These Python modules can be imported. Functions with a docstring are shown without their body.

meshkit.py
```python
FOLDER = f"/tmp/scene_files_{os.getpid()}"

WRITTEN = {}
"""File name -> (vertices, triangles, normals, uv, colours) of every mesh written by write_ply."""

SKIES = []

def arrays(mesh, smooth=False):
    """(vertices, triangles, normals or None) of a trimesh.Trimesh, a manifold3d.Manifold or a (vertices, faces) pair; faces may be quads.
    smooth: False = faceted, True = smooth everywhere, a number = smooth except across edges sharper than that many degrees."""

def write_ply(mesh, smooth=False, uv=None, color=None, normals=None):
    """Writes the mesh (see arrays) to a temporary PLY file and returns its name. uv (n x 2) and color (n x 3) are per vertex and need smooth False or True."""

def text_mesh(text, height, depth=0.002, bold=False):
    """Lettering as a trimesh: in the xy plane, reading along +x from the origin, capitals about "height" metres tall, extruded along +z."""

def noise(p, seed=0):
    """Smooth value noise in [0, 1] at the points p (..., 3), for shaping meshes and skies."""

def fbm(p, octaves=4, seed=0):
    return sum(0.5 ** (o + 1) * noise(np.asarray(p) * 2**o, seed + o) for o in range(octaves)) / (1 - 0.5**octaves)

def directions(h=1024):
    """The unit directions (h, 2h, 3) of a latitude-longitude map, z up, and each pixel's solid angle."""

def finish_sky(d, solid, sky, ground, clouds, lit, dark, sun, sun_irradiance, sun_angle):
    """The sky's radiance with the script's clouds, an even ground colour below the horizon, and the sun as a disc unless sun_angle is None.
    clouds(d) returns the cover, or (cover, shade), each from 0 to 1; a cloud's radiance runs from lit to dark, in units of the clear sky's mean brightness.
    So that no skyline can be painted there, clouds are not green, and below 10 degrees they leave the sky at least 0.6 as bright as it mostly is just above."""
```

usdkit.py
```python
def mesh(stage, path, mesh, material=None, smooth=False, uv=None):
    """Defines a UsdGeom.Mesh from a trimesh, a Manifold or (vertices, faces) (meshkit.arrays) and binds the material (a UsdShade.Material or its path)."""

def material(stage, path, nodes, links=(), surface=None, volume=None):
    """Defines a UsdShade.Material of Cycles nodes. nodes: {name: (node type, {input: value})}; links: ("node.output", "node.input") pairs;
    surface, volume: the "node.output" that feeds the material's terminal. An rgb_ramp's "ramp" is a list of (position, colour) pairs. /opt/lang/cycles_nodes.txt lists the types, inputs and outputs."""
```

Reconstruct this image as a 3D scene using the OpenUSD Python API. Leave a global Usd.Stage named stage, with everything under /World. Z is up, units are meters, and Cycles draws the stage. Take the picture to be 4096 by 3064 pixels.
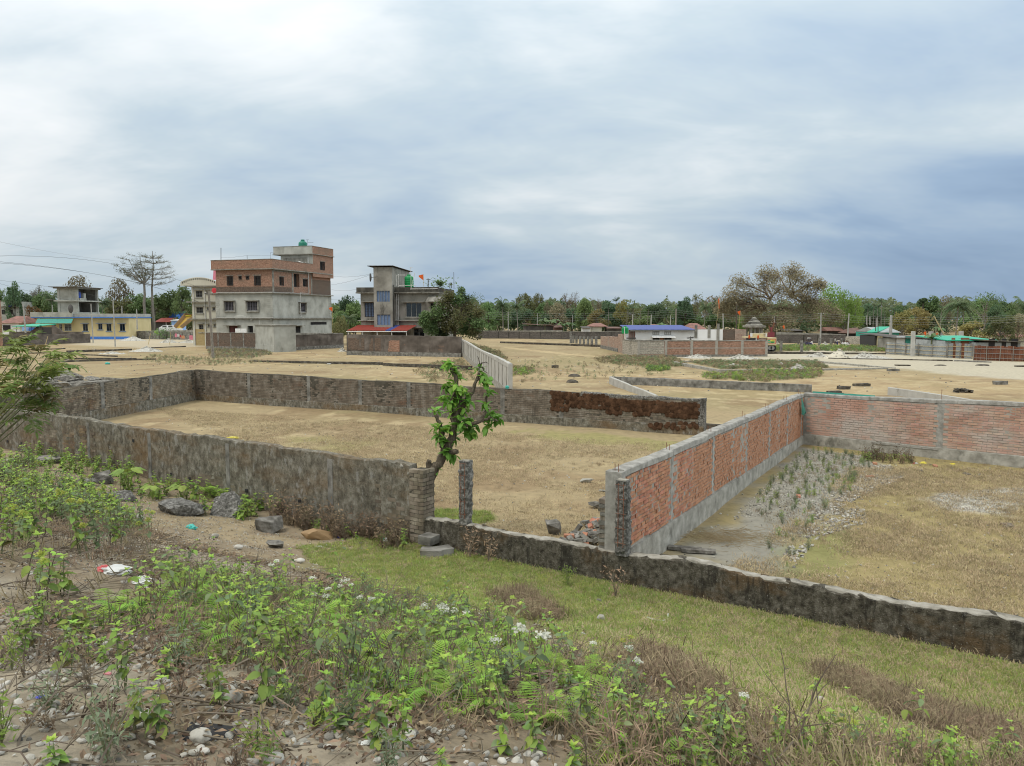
import math, random
import numpy as np, trimesh, usdkit, meshkit
from pxr import Usd, UsdGeom, UsdLux, UsdShade, Gf, Sdf, Vt

stage = Usd.Stage.CreateInMemory()
UsdGeom.SetStageUpAxis(stage, 'Z')
UsdGeom.SetStageMetersPerUnit(stage, 1.0)
world = UsdGeom.Xform.Define(stage, '/World')
UsdGeom.Scope.Define(stage, '/World/Looks')
R = np.random.default_rng(11)

# ---------------------------------------------------------------- camera (photo is 4096 x 3064 pixels)
FPX, CX, CY, HORIZON, EYE = 3078.0, 2048.0, 1532.0, 1265.0, 5.0
PITCH = math.atan((CY - HORIZON) / FPX)
cam = UsdGeom.Camera.Define(stage, '/World/camera')
cam.AddTranslateOp().Set(Gf.Vec3d(0, 0, EYE))
cam.AddRotateXOp().Set(90 - math.degrees(PITCH))
cam.CreateHorizontalApertureAttr(36.0)
cam.CreateVerticalApertureAttr(36.0 * 766 / 1024)
cam.CreateFocalLengthAttr(36.0 * FPX / 4096)
cam.CreateClippingRangeAttr(Gf.Vec2f(0.1, 20000))
cam.CreateExposureAttr(0.06)

# ---------------------------------------------------------------- overcast sky and soft sun
SUN = np.array([-0.42, -0.30, 0.86]); SUN /= np.linalg.norm(SUN)
sun = UsdLux.DistantLight.Define(stage, '/World/sun')
sun.CreateIntensityAttr(0.4); sun.CreateAngleAttr(14.0); sun.CreateColorAttr(Gf.Vec3f(1, 0.95, 0.86))
sun.CreateNormalizeAttr(True) if hasattr(sun, 'CreateNormalizeAttr') else None
_m = Gf.Matrix4d().SetLookAt(Gf.Vec3d(*map(float, SUN)) * 100, Gf.Vec3d(0, 0, 0), Gf.Vec3d(0, 0, 1)).GetInverse()
sun.AddTransformOp().Set(_m)
dome = UsdLux.DomeLight.Define(stage, '/World/sky')
dome.GetPrim().SetCustomDataByKey('kind', 'structure')
_n = {
    'sky': ('sky_texture', dict(sky_type='single_scattering', sun_disc=False, sun_elevation=float(math.asin(SUN[2])), sun_rotation=float(math.atan2(SUN[0], SUN[1])), altitude=100.0, air_density=1.0, aerosol_density=2.0, ozone_density=1.0)),
    'tc': ('texture_coordinate', {}), 'xyz': ('separate_xyz', {}),
    'zc': ('math', dict(math_type='maximum', value2=0.0)), 'zo': ('math', dict(math_type='add', value2=0.33)),
    'u': ('math', dict(math_type='divide')), 'v': ('math', dict(math_type='divide')), 'uv': ('combine_xyz', dict(z=0.0)),
    'map1': ('mapping', dict(scale=(0.85, 1.35, 1), rotation=(0, 0, 0.30), location=(5.2, 0.2, 0.0))), 'n1': ('noise_texture', dict(scale=1.0, detail=4.0, roughness=0.45, distortion=0.4)),
    'map2': ('mapping', dict(scale=(2.1, 3.6, 1), rotation=(0, 0, 0.35), location=(4.1, 2.3, 3.0))), 'n2': ('noise_texture', dict(scale=1.0, detail=6.0, roughness=0.56, distortion=0.25)),
    # index = noise, plus brighter overhead and to the left, darker low on the right
    'a1': ('math', dict(math_type='multiply_add', value2=1.45, value3=-0.68)),
    'a2': ('math', dict(math_type='multiply_add', value2=0.85)),
    'a3': ('math', dict(math_type='multiply_add', value2=0.85)),
    'a4': ('math', dict(math_type='multiply_add', value2=-0.29)),
    'xc': ('clamp', dict(min=-0.8, max=0.8)),
    'ramp': ('rgb_ramp', dict(ramp=[(0.0, (0.290, 0.410, 0.585)), (0.24, (0.365, 0.495, 0.665)), (0.42, (0.480, 0.600, 0.725)), (0.62, (0.600, 0.705, 0.775)), (0.82, (0.790, 0.855, 0.890)), (1.0, (0.925, 0.960, 0.975))])),
    'g': ('math', dict(math_type='multiply_add', value2=8.7, value3=8.1)),
    'cl': ('vector_math', dict(math_type='scale')),
    'mix': ('mix_color', dict(fac=0.95, use_clamp_result=False)),
    'bg': ('background_shader', dict(strength=0.1)),
}
_l = [('tc.generated', 'xyz.vector'), ('xyz.z', 'zc.value1'), ('zc.value', 'zo.value1'), ('xyz.x', 'u.value1'), ('zo.value', 'u.value2'), ('xyz.y', 'v.value1'), ('zo.value', 'v.value2'),
      ('u.value', 'uv.x'), ('v.value', 'uv.y'), ('uv.vector', 'map1.vector'), ('map1.vector', 'n1.vector'), ('uv.vector', 'map2.vector'), ('map2.vector', 'n2.vector'),
      ('n1.fac', 'a1.value1'), ('n2.fac', 'a2.value1'), ('a1.value', 'a2.value3'), ('zc.value', 'a3.value1'), ('a2.value', 'a3.value3'),
      ('xyz.x', 'xc.value'), ('xc.result', 'a4.value1'), ('a3.value', 'a4.value3'), ('a4.value', 'ramp.fac'),
      ('zc.value', 'g.value1'), ('ramp.color', 'cl.vector1'), ('g.value', 'cl.scale'), ('sky.color', 'mix.a'), ('cl.vector', 'mix.b'), ('mix.result', 'bg.color')]
_sm = usdkit.material(stage, '/World/Looks/sky_overcast', _n, _l, surface='bg.background')
UsdShade.MaterialBindingAPI.Apply(dome.GetPrim()).Bind(_sm)

# ---------------------------------------------------------------- helpers
AX, AY, AZ = np.eye(3)
_FWD, _UP = np.array([0, math.cos(PITCH), -math.sin(PITCH)]), np.array([0, math.sin(PITCH), math.cos(PITCH)])
C0 = np.array([0, 0, EYE])
def ray(q):
    return (q[0] - CX) / FPX * AX + _FWD - (q[1] - CY) / FPX * _UP
def at_z(q, z=0.0):
    d = ray(q); return C0 + d * ((z - EYE) / d[2])
def at_y(q, y):
    d = ray(q); return C0 + d * (y / d[1])
def at_plane(q, p0, n):
    d = ray(q); return C0 + d * (np.dot(np.asarray(p0) - C0, n) / np.dot(d, n))
_s3, _s2, _s1 = 2106 / 700, 2212 / 1024, 1593 / 1024
REG = dict(A=(0, 900, _s3), B=(700, 900, _s3), C=(1350, 1000, _s3), D=(2000, 1000, _s3), E=(2700, 1000, _s3), G=(3396, 1000, _s3),
           K1=(0, 1300, _s2), K2=(1024, 1300, _s2), K3=(2048, 1300, _s2), K4=(3072, 1300, _s2),
           L1=(0, 2000, _s1), L2=(1024, 2000, _s1), L3=(2048, 2000, _s1), L4=(3072, 2000, _s1), F=(0, 0, 2212 / 4096))
def px(r, u, v):                     # a spot measured on an enlarged piece of the photograph, in photo pixels
    x, y, s = REG[r]; return (x + u / s, y + v / s)

def sstep(x, a, b):
    t = np.clip((np.asarray(x, float) - a) / (b - a), 0, 1); return t * t * (3 - 2 * t)

_names = {}
def numbered(parent, name):
    k = (str(parent), name); n = _names.get(k, 0); _names[k] = n + 1
    return name if n == 0 else f'{name}_{n:03d}'
def ppath(parent):
    return '/World' if parent is None else str(parent.GetPath() if hasattr(parent, 'GetPath') else parent)
def meta(p, label=None, cat=None, group=None, kind=None):
    for k, v in (('label', label), ('category', cat), ('group', group), ('kind', kind)):
        if v: p.SetCustomDataByKey(k, v)
    return p
def xf(x, loc=(0, 0, 0), rz=0.0, sc=None, rx=0.0, ry=0.0):
    x.AddTranslateOp().Set(Gf.Vec3d(*map(float, loc)))
    if rz or rx or ry: x.AddRotateXYZOp().Set(Gf.Vec3f(math.degrees(rx), math.degrees(ry), math.degrees(rz)))
    if sc is not None: x.AddScaleOp().Set(Gf.Vec3f(*map(float, (sc, sc, sc) if np.ndim(sc) == 0 else sc)))
def thing(name, label=None, cat=None, loc=(0, 0, 0), rz=0.0, group=None, kind=None, sc=None, rx=0.0, ry=0.0):
    x = UsdGeom.Xform.Define(stage, '/World/' + numbered('/World', name)); xf(x, loc, rz, sc, rx, ry)
    return meta(x.GetPrim(), label, cat, group, kind)
def copy_of(proto, name, label, cat, loc, rz=0.0, sc=None, group=None, rx=0.0, ry=0.0):
    p = thing(name, label, cat, loc, rz, group, None, sc, rx, ry)
    p.GetReferences().AddInternalReference(proto); p.SetInstanceable(True)
    return p
_protos = UsdGeom.Scope.Define(stage, '/World/Looks').GetPath()
def proto(name):                     # a class prim that copies refer to; it is not drawn itself
    return stage.CreateClassPrim('/' + numbered('/', 'kind_' + name))

class MB:
    """Collects shapes that become one mesh."""
    def __init__(s): s.v, s.f, s.n = [], [], 0
    def add(s, v, f):
        v = np.asarray(v, float).reshape(-1, 3); f = np.asarray(f, int)
        if f.shape[1] == 4: f = np.vstack([f[:, [0, 1, 2]], f[:, [0, 2, 3]]])
        s.v.append(v); s.f.append(f + s.n); s.n += len(v); return s
    def tm(s, m): return s.add(m.vertices, m.faces)
    def box(s, lo, hi, jit=0.0, rz=0.0):
        lo, hi = np.asarray(lo, float), np.asarray(hi, float)
        v = np.array([[x, y, z] for x in (0, 1) for y in (0, 1) for z in (0, 1)], float) * (hi - lo) + lo
        if jit: v = v + R.uniform(-jit, jit, v.shape)
        if rz:
            c = (lo + hi) / 2; a = v - c; v = np.c_[a[:, 0] * math.cos(rz) - a[:, 1] * math.sin(rz), a[:, 0] * math.sin(rz) + a[:, 1] * math.cos(rz), a[:, 2]] + c
        return s.add(v, BOXF)
    def hexa(s, bottom, top):        # two quads, each four points counter-clockwise from above
        v = np.vstack([bottom, top]); f = [[3, 2, 1, 0], [4, 5, 6, 7]] + [[i, (i + 1) % 4, (i + 1) % 4 + 4, i + 4] for i in range(4)]
        return s.add(v, f)
    def quad(s, a, b, c, d): return s.add([a, b, c, d], [[0, 1, 2, 3]])
    def prism(s, poly, z0, z1):
        m = trimesh.creation.extrude_polygon(__import__('shapely').Polygon(poly), z1 - z0, engine='earcut'); v = np.array(m.vertices); v[:, 2] += z0
        return s.add(v, m.faces)
    def tube(s, pts, rad, n=6, cap=True):
        p = np.asarray(pts, float); r = np.broadcast_to(rad, (len(p),))
        t = np.gradient(p, axis=0); t /= np.linalg.norm(t, axis=1, keepdims=True) + 1e-12
        ref = AX if abs(t[:, 2]).mean() > 0.7 else AZ
        a = np.cross(t, ref); a /= np.linalg.norm(a, axis=1, keepdims=True) + 1e-12; b = np.cross(t, a)
        g = np.arange(n) * 2 * np.pi / n
        v = (p[:, None] + r[:, None, None] * (np.cos(g)[None, :, None] * a[:, None] + np.sin(g)[None, :, None] * b[:, None])).reshape(-1, 3)
        i, j = np.meshgrid(np.arange(len(p) - 1), np.arange(n), indexing='ij')
        q = np.stack([i * n + j, i * n + (j + 1) % n, (i + 1) * n + (j + 1) % n, (i + 1) * n + j], -1).reshape(-1, 4)
        f = np.vstack([q[:, [0, 2, 1]], q[:, [0, 3, 2]]])
        if cap:
            v = np.vstack([v, p[:1], p[-1:]]); k = len(v); L = (len(p) - 1) * n
            f = np.vstack([f] + [[[k - 2, (x + 1) % n, x], [k - 1, L + x, L + (x + 1) % n]] for x in range(n)])
        return s.add(v, f)
    def cyl(s, c, r, h, n=16, r2=None): return s.tube([c, np.add(c, (0, 0, h))], [r, r if r2 is None else r2], n)
    def lathe(s, c, prof, n=20):     # prof: (radius, z)
        g = np.arange(n) * 2 * np.pi / n; pr = np.asarray(prof, float)
        v = np.stack([pr[:, 0, None] * np.cos(g), pr[:, 0, None] * np.sin(g), np.repeat(pr[:, 1, None], n, 1)], -1).reshape(-1, 3) + np.asarray(c)
        i, j = np.meshgrid(np.arange(len(pr) - 1), np.arange(n), indexing='ij')
        return s.add(v, np.stack([i * n + j, i * n + (j + 1) % n, (i + 1) * n + (j + 1) % n, (i + 1) * n + j], -1).reshape(-1, 4))
    def blob(s, c, size, seed=0, rough=0.25, sub=2, freq=1.6, flat=None):
        m = trimesh.creation.icosphere(subdivisions=sub); d = np.array(m.vertices)
        k = 1 + rough * 2 * (meshkit.fbm(d * freq + seed * 7.31 + 50, 3, seed) - 0.5)
        v = d * k[:, None] * np.asarray(size) / 1.0
        if flat is not None: v[:, 2] = np.maximum(v[:, 2], flat)
        return s.add(v + np.asarray(c), m.faces)
    def arr(s): return (np.vstack(s.v), np.vstack(s.f))
    def build(s, name, mat, parent=None, smooth=False, label=None, cat=None, group=None, kind=None, color=None):
        path = ppath(parent); path += '/' + numbered(path, name)
        m = usdkit.mesh(stage, path, s.arr(), MATS[mat] if isinstance(mat, str) else mat, smooth=smooth)
        if color is not None:
            UsdGeom.PrimvarsAPI(m).CreatePrimvar('tint', Sdf.ValueTypeNames.Color3fArray, 'vertex').Set(Vt.Vec3fArray.FromNumpy(np.asarray(color, np.float32)))
        return meta(m.GetPrim(), label, cat, group, kind)
BOXF = np.array([[0, 1, 3, 2], [4, 6, 7, 5], [0, 4, 5, 1], [2, 3, 7, 6], [0, 2, 6, 4], [1, 5, 7, 3]])
def box(lo, hi, jit=0.0): return MB().box(lo, hi, jit)
def polyline(pts, n):
    p = np.asarray(pts, float); d = np.r_[0, np.cumsum(np.linalg.norm(np.diff(p, axis=0), axis=1))]; t = np.linspace(0, d[-1], n)
    return np.stack([np.interp(t, d, p[:, k]) for k in range(p.shape[1])], 1)

# ---------------------------------------------------------------- materials
MATS = {}
def mk(name, ramp, scale=(1, 1, 1), detail=6.0, rough=0.9, layers=(), bump=None, vary=0.0, hue=0.0, obj=False, spec=0.3, metal=0.0, tint=False, transl=0.0, rgh=0.55):
    """ramp: colours over a noise; layers: (colour, noise scale, from, to[, strength]); vary: brightness spread between pieces; tint: multiply by the mesh's tint."""
    n, l = {}, []
    n['co'] = ('texture_coordinate', {}) if obj else ('geometry', {})
    src = 'co.object' if obj else 'co.position'
    n['m0'] = ('mapping', dict(scale=scale)); n['n0'] = ('noise_texture', dict(scale=1.0, detail=detail, roughness=rgh)); n['r0'] = ('rgb_ramp', dict(ramp=ramp))
    l += [(src, 'm0.vector'), ('m0.vector', 'n0.vector'), ('n0.fac', 'r0.fac')]; out = 'r0.color'
    if tint:
        n['tc'] = ('attribute', dict(attribute='tint')); n['tm'] = ('mix_color', dict(blend_type='multiply', fac=1.0, use_clamp_result=False)); l += [(out, 'tm.a'), ('tc.color', 'tm.b')]; out = 'tm.result'
    for i, L in enumerate(layers):
        c, sc, lo, hi = L[:4]; st = L[4] if len(L) > 4 else 1.0
        sc = (sc, sc, sc) if np.ndim(sc) == 0 else sc; k = i + 1
        n[f'm{k}'] = ('mapping', dict(scale=sc, location=(3.7 * k, 1.3 * k, 5.1 * k))); n[f'n{k}'] = ('noise_texture', dict(scale=1.0, detail=7.0, roughness=0.68))
        n[f'g{k}'] = ('map_range', dict(range_type='smoothstep', from_min=lo, from_max=hi, to_min=0.0, to_max=st, clamp=True)); n[f'x{k}'] = ('mix_color', dict(b=c))
        l += [(src, f'm{k}.vector'), (f'm{k}.vector', f'n{k}.vector'), (f'n{k}.fac', f'g{k}.value'), (f'g{k}.result', f'x{k}.fac'), (out, f'x{k}.a')]; out = f'x{k}.result'
    if vary or hue:
        n['oi'] = ('object_info', {}); n['gi'] = ('geometry', {}); n['ad'] = ('math', dict(math_type='add')); n['fr'] = ('math', dict(math_type='fraction'))
        n['vr'] = ('map_range', dict(from_min=0.0, from_max=1.0, to_min=1.0 - vary, to_max=1.0 + vary)); n['f2'] = ('math', dict(math_type='multiply', value2=7.13)); n['f3'] = ('math', dict(math_type='fraction'))
        n['hr'] = ('map_range', dict(from_min=0.0, from_max=1.0, to_min=0.5 - hue, to_max=0.5 + hue)); n['hv'] = ('hsv', dict(saturation=1.0, fac=1.0))
        l += [('oi.random', 'ad.value1'), ('gi.random_per_island', 'ad.value2'), ('ad.value', 'fr.value1'), ('fr.value', 'vr.value'), ('fr.value', 'f2.value1'), ('f2.value', 'f3.value1'), ('f3.value', 'hr.value'),
              ('vr.result', 'hv.value'), ('hr.result', 'hv.hue'), (out, 'hv.color')]; out = 'hv.color'
    n['p'] = ('principled_bsdf', dict(roughness=rough, specular_ior_level=spec, metallic=metal)); l.append((out, 'p.base_color')); surf = 'p.BSDF'
    if bump:
        n['bm'] = ('mapping', dict(scale=(bump[0],) * 3 if np.ndim(bump[0]) == 0 else bump[0])); n['bn'] = ('noise_texture', dict(scale=1.0, detail=5.0, roughness=0.6)); n['b'] = ('bump', dict(strength=bump[1], distance=bump[2]))
        l += [(src, 'bm.vector'), ('bm.vector', 'bn.vector'), ('bn.fac', 'b.height'), ('b.normal', 'p.normal')]
    if transl:
        n['tr'] = ('translucent_bsdf', {}); n['mc'] = ('mix_closure', dict(fac=transl)); l += [(out, 'tr.color'), ('p.BSDF', 'mc.closure1'), ('tr.BSDF', 'mc.closure2')]; surf = 'mc.closure'
    MATS[name] = usdkit.material(stage, f'/World/Looks/{name}', n, l, surface=surf)
    return MATS[name]
def flat(name, c, spread=0.12, rough=0.7, sc=4.0, **k):
    c = np.asarray(c, float); return mk(name, [(0.3, tuple(c * (1 - spread))), (0.7, tuple(c * (1 + spread)))], (sc,) * 3, 4.0, rough, **k)
# ---------------------------------------------------------------- the palette
mk('ground', [(0.25, (0.62, 0.60, 0.56)), (0.45, (0.92, 0.92, 0.92)), (0.60, (1.05, 1.04, 1.02)), (0.78, (1.32, 1.30, 1.26))], (3.1, 3.1, 3.1), 10.0, 0.95, tint=True, bump=(14.0, 0.5, 0.05), spec=0.1, rgh=0.68,
   layers=[((0.16, 0.115, 0.065), 1.7, 0.60, 0.76, 0.55), ((0.50, 0.47, 0.40), 21.0, 0.66, 0.74, 0.5)])
MOSS, RUST, GREY, BLACK = (0.045, 0.042, 0.026), (0.150, 0.080, 0.030), (0.23, 0.225, 0.20), (0.022, 0.021, 0.018)
mk('stained_wall', [(0.34, (0.070, 0.064, 0.049)), (0.5, (0.150, 0.137, 0.106)), (0.66, (0.27, 0.255, 0.210))], (6.5, 6.5, 5.0), 9.0, 0.95,
   [((0.160, 0.092, 0.036), (0.28, 0.28, 0.7), 0.46, 0.66, 0.6), (BLACK, (4.5, 4.5, 0.9), 0.53, 0.70, 0.5), ((0.30, 0.295, 0.27), (5.0, 5.0, 2.6), 0.56, 0.66, 0.6), (BLACK, 13.0, 0.58, 0.66, 0.6)], (46.0, 0.7, 0.03), spec=0.1, rgh=0.7)
mk('stained_brick', [(0.30, (0.092, 0.078, 0.057)), (0.5, (0.155, 0.130, 0.097)), (0.72, (0.25, 0.220, 0.170))], (3.0, 3.0, 3.0), 9.0, 0.95,
   [(RUST, (0.40, 0.40, 0.7), 0.50, 0.68, 0.60), (BLACK, (3.5, 3.5, 0.6), 0.56, 0.76, 0.6), ((0.26, 0.25, 0.22), (5.0, 5.0, 1.4), 0.62, 0.76, 0.5)], (45.0, 0.5, 0.02), vary=0.28, hue=0.012, spec=0.1)
mk('old_brick', [(0.30, (0.105, 0.088, 0.066)), (0.5, (0.175, 0.148, 0.112)), (0.72, (0.27, 0.245, 0.200))], (3.0, 3.0, 3.0), 9.0, 0.95,
   [((0.16, 0.088, 0.05), (0.4, 0.4, 0.9), 0.56, 0.70, 0.6), (BLACK, (3.5, 3.5, 0.6), 0.55, 0.75, 0.65), ((0.28, 0.27, 0.24), (4.0, 4.0, 3.0), 0.62, 0.76, 0.5)], (45.0, 0.5, 0.02), vary=0.26, hue=0.012, spec=0.1)
mk('old_mortar', [(0.3, (0.045, 0.040, 0.030)), (0.7, (0.105, 0.095, 0.075))], (4.0, 4.0, 4.0), 8.0, 0.95, bump=(40.0, 0.5, 0.02), spec=0.1)
mk('old_concrete', [(0.28, (0.075, 0.072, 0.062)), (0.5, (0.175, 0.168, 0.148)), (0.74, (0.30, 0.29, 0.26))], (3.0, 3.0, 3.0), 10.0, 0.93, [(BLACK, (3.2, 3.2, 0.7), 0.56, 0.74, 0.7), ((0.11, 0.095, 0.05), 1.0, 0.56, 0.72, 0.5)], (30.0, 0.6, 0.03), spec=0.15)
mk('low_wall',[(0.36,(0.030,0.027,0.021)),(0.5,(0.085,0.076,0.058)),(0.66,(0.175,0.162,0.132))],(9.0,9.0,9.0),9.0,0.95,[((0.13,0.078,0.034),(0.7,0.7,1.2),0.52,0.66,0.55),(BLACK,(6.0,6.0,0.9),0.52,0.62,0.65),((0.34,0.33,0.295),34.0,0.60,0.68,0.7),(BLACK,21.0,0.62,0.68,0.8)],(48.0,0.9,0.03),spec=0.1,rgh=0.72)
mk('low_wall_top', [(0.3, (0.16, 0.15, 0.12)), (0.5, (0.30, 0.28, 0.235)), (0.72, (0.42, 0.40, 0.35))], (4.0, 4.0, 4.0), 10.0, 0.95, [((0.07, 0.065, 0.05), 2.0, 0.56, 0.72, 0.7)], (26.0, 0.8, 0.04), spec=0.1)
mk('new_concrete',[(0.32,(0.185,0.178,0.157)),(0.5,(0.275,0.265,0.237)),(0.68,(0.36,0.35,0.315))],(5.0,5.0,5.0),9.0,0.92,[((0.125,0.118,0.098),(4.5,4.5,0.8),0.55,0.68,0.6),((0.10,0.095,0.08),18.0,0.62,0.70,0.6)],(30.0,0.4,0.02),spec=0.2)
mk('plinth_concrete', [(0.32, (0.200, 0.190, 0.162)), (0.5, (0.285, 0.275, 0.237)), (0.68, (0.38, 0.365, 0.32))], (4.0, 4.0, 4.0), 9.0, 0.93, [((0.085, 0.085, 0.068), (1.8, 1.8, 1.2), 0.55, 0.70, 0.7)], (24.0, 0.5, 0.03), spec=0.15)
mk('red_brick', [(0.28, (0.295, 0.138, 0.082)), (0.5, (0.395, 0.190, 0.118)), (0.74, (0.475, 0.260, 0.170))], (6.0, 6.0, 6.0), 7.0, 0.9, [((0.40, 0.33, 0.27), 3.0, 0.62, 0.76, 0.5)], (60.0, 0.6, 0.02), vary=0.14, hue=0.010, spec=0.15)
mk('pink_brick',[(0.28,(0.33,0.190,0.135)),(0.5,(0.40,0.255,0.195)),(0.74,(0.42,0.335,0.275))],(1.2,1.2,1.2),9.0,0.9,[((0.385,0.36,0.32),(0.45,0.45,0.8),0.46,0.64,0.75),((0.37,0.155,0.09),2.2,0.60,0.74,0.7)],(50.0,0.5,0.02),vary=0.14,hue=0.01,spec=0.15)
mk('mortar', [(0.3, (0.25, 0.23, 0.195)), (0.7, (0.36, 0.34, 0.295))], (5.0, 5.0, 5.0), 7.0, 0.95, bump=(50.0, 0.6, 0.02), spec=0.1)
mk('aggregate', [(0.30, (0.055, 0.052, 0.045)), (0.5, (0.15, 0.145, 0.13)), (0.66, (0.30, 0.29, 0.265)), (0.8, (0.46, 0.45, 0.42))], (16.0, 16.0, 16.0), 6.0, 0.95, [((0.035, 0.034, 0.028), (3.0, 3.0, 1.0), 0.52, 0.68, 0.7)], (22.0, 1.0, 0.06), spec=0.15)
mk('pale_panel', [(0.28, (0.27, 0.265, 0.24)), (0.5, (0.37, 0.36, 0.325)), (0.74, (0.44, 0.43, 0.39))], (1.5, 1.5, 1.5), 9.0, 0.92, [((0.10, 0.095, 0.08), (3.5, 3.5, 0.45), 0.56, 0.74, 0.7)], (20.0, 0.3, 0.02), spec=0.15)
mk('plaster_grey',[(0.28,(0.235,0.235,0.205)),(0.5,(0.335,0.335,0.295)),(0.74,(0.42,0.42,0.375))],(0.7,0.7,0.7),10.0,0.93,[((0.125,0.118,0.095),(0.8,0.8,0.35),0.56,0.74,0.65),((0.07,0.068,0.055),(3.0,3.0,0.3),0.66,0.8,0.6)],(9.0,0.25,0.03),spec=0.15)
mk('plaster_dark',[(0.28,(0.135,0.128,0.108)),(0.5,(0.235,0.222,0.190)),(0.74,(0.33,0.315,0.275))],(0.6,0.6,0.6),10.0,0.93,[((0.050,0.047,0.040),(1.2,1.2,0.35),0.54,0.70,0.8),((0.36,0.345,0.305),1.3,0.64,0.76,0.5)],(9.0,0.3,0.03),spec=0.15)
mk('soot', [(0.28, (0.035, 0.033, 0.028)), (0.5, (0.070, 0.066, 0.055)), (0.74, (0.15, 0.14, 0.118))], (1.1, 1.1, 0.6), 10.0, 0.95, bump=(12.0, 0.4, 0.03), spec=0.1)
mk('ledge', [(0.28, (0.115, 0.110, 0.095)), (0.5, (0.215, 0.205, 0.175)), (0.74, (0.34, 0.325, 0.285))], (1.5, 1.5, 1.5), 9.0, 0.93, [(BLACK, (1.6, 1.6, 0.6), 0.56, 0.72, 0.7)], (12.0, 0.4, 0.03), spec=0.15)
mk('compound_wall',[(0.28,(0.058,0.050,0.042)),(0.5,(0.110,0.094,0.080)),(0.74,(0.19,0.165,0.145))],(0.7,0.7,0.9),10.0,0.95,[((0.23,0.135,0.090),(0.28,0.28,0.5),0.60,0.72,0.6),(BLACK,(1.6,1.6,0.4),0.56,0.72,0.6)],(14.0,0.5,0.03),spec=0.1)
def brick_mat(name, c1, c2, mortar, size=(0.25, 0.085), stain=None, warp=0.15):
    n = {'g': ('geometry', {}), 'tc': ('texture_coordinate', {}), 's': ('separate_xyz', {}), 'ad': ('math', dict(math_type='add')), 'c': ('combine_xyz', dict(z=0.0)),
         'b': ('brick_texture', dict(color1=c1, color2=c2, mortar=mortar, scale=1.0, mortar_size=0.012, mortar_smooth=0.3, bias=0.0, brick_width=size[0], row_height=size[1])),
         'm': ('mapping', dict(scale=(0.5, 0.5, 0.7))), 'n': ('noise_texture', dict(scale=1.0, detail=9.0, roughness=0.6)), 'rg': ('map_range', dict(range_type='smoothstep', from_min=0.48, from_max=0.7, to_min=0.0, to_max=0.75, clamp=True)),
         'm2': ('mapping', dict(scale=(4.0, 4.0, 7.0))), 'n2': ('noise_texture', dict(scale=1.0, detail=6.0, roughness=0.65)), 'rg2': ('map_range', dict(from_min=0.3, from_max=0.7, to_min=0.6, to_max=1.4)),
         'x': ('mix_color', dict(b=stain or mortar)), 'vs': ('vector_math', dict(math_type='scale')), 'p': ('principled_bsdf', dict(roughness=0.93, specular_ior_level=0.15)), 'bp': ('bump', dict(strength=0.6, distance=0.02, invert=True))}
    l = [('tc.object', 's.vector'), ('s.x', 'ad.value1'), ('s.y', 'ad.value2'), ('ad.value', 'c.x'), ('s.z', 'c.y'), ('c.vector', 'b.vector'), ('g.position', 'm.vector'), ('m.vector', 'n.vector'), ('n.fac', 'rg.value'),
         ('g.position','m2.vector'),('m2.vector','n2.vector'),('n2.fac','rg2.value'),('b.color','vs.vector1'),('rg2.result','vs.scale'),('vs.vector','x.a'),('rg.result','x.fac'),('x.result','p.base_color'),('b.fac','bp.height'),('bp.normal','p.normal')]
    MATS[name] = usdkit.material(stage, f'/World/Looks/{name}', n, l, surface='p.BSDF')
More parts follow.
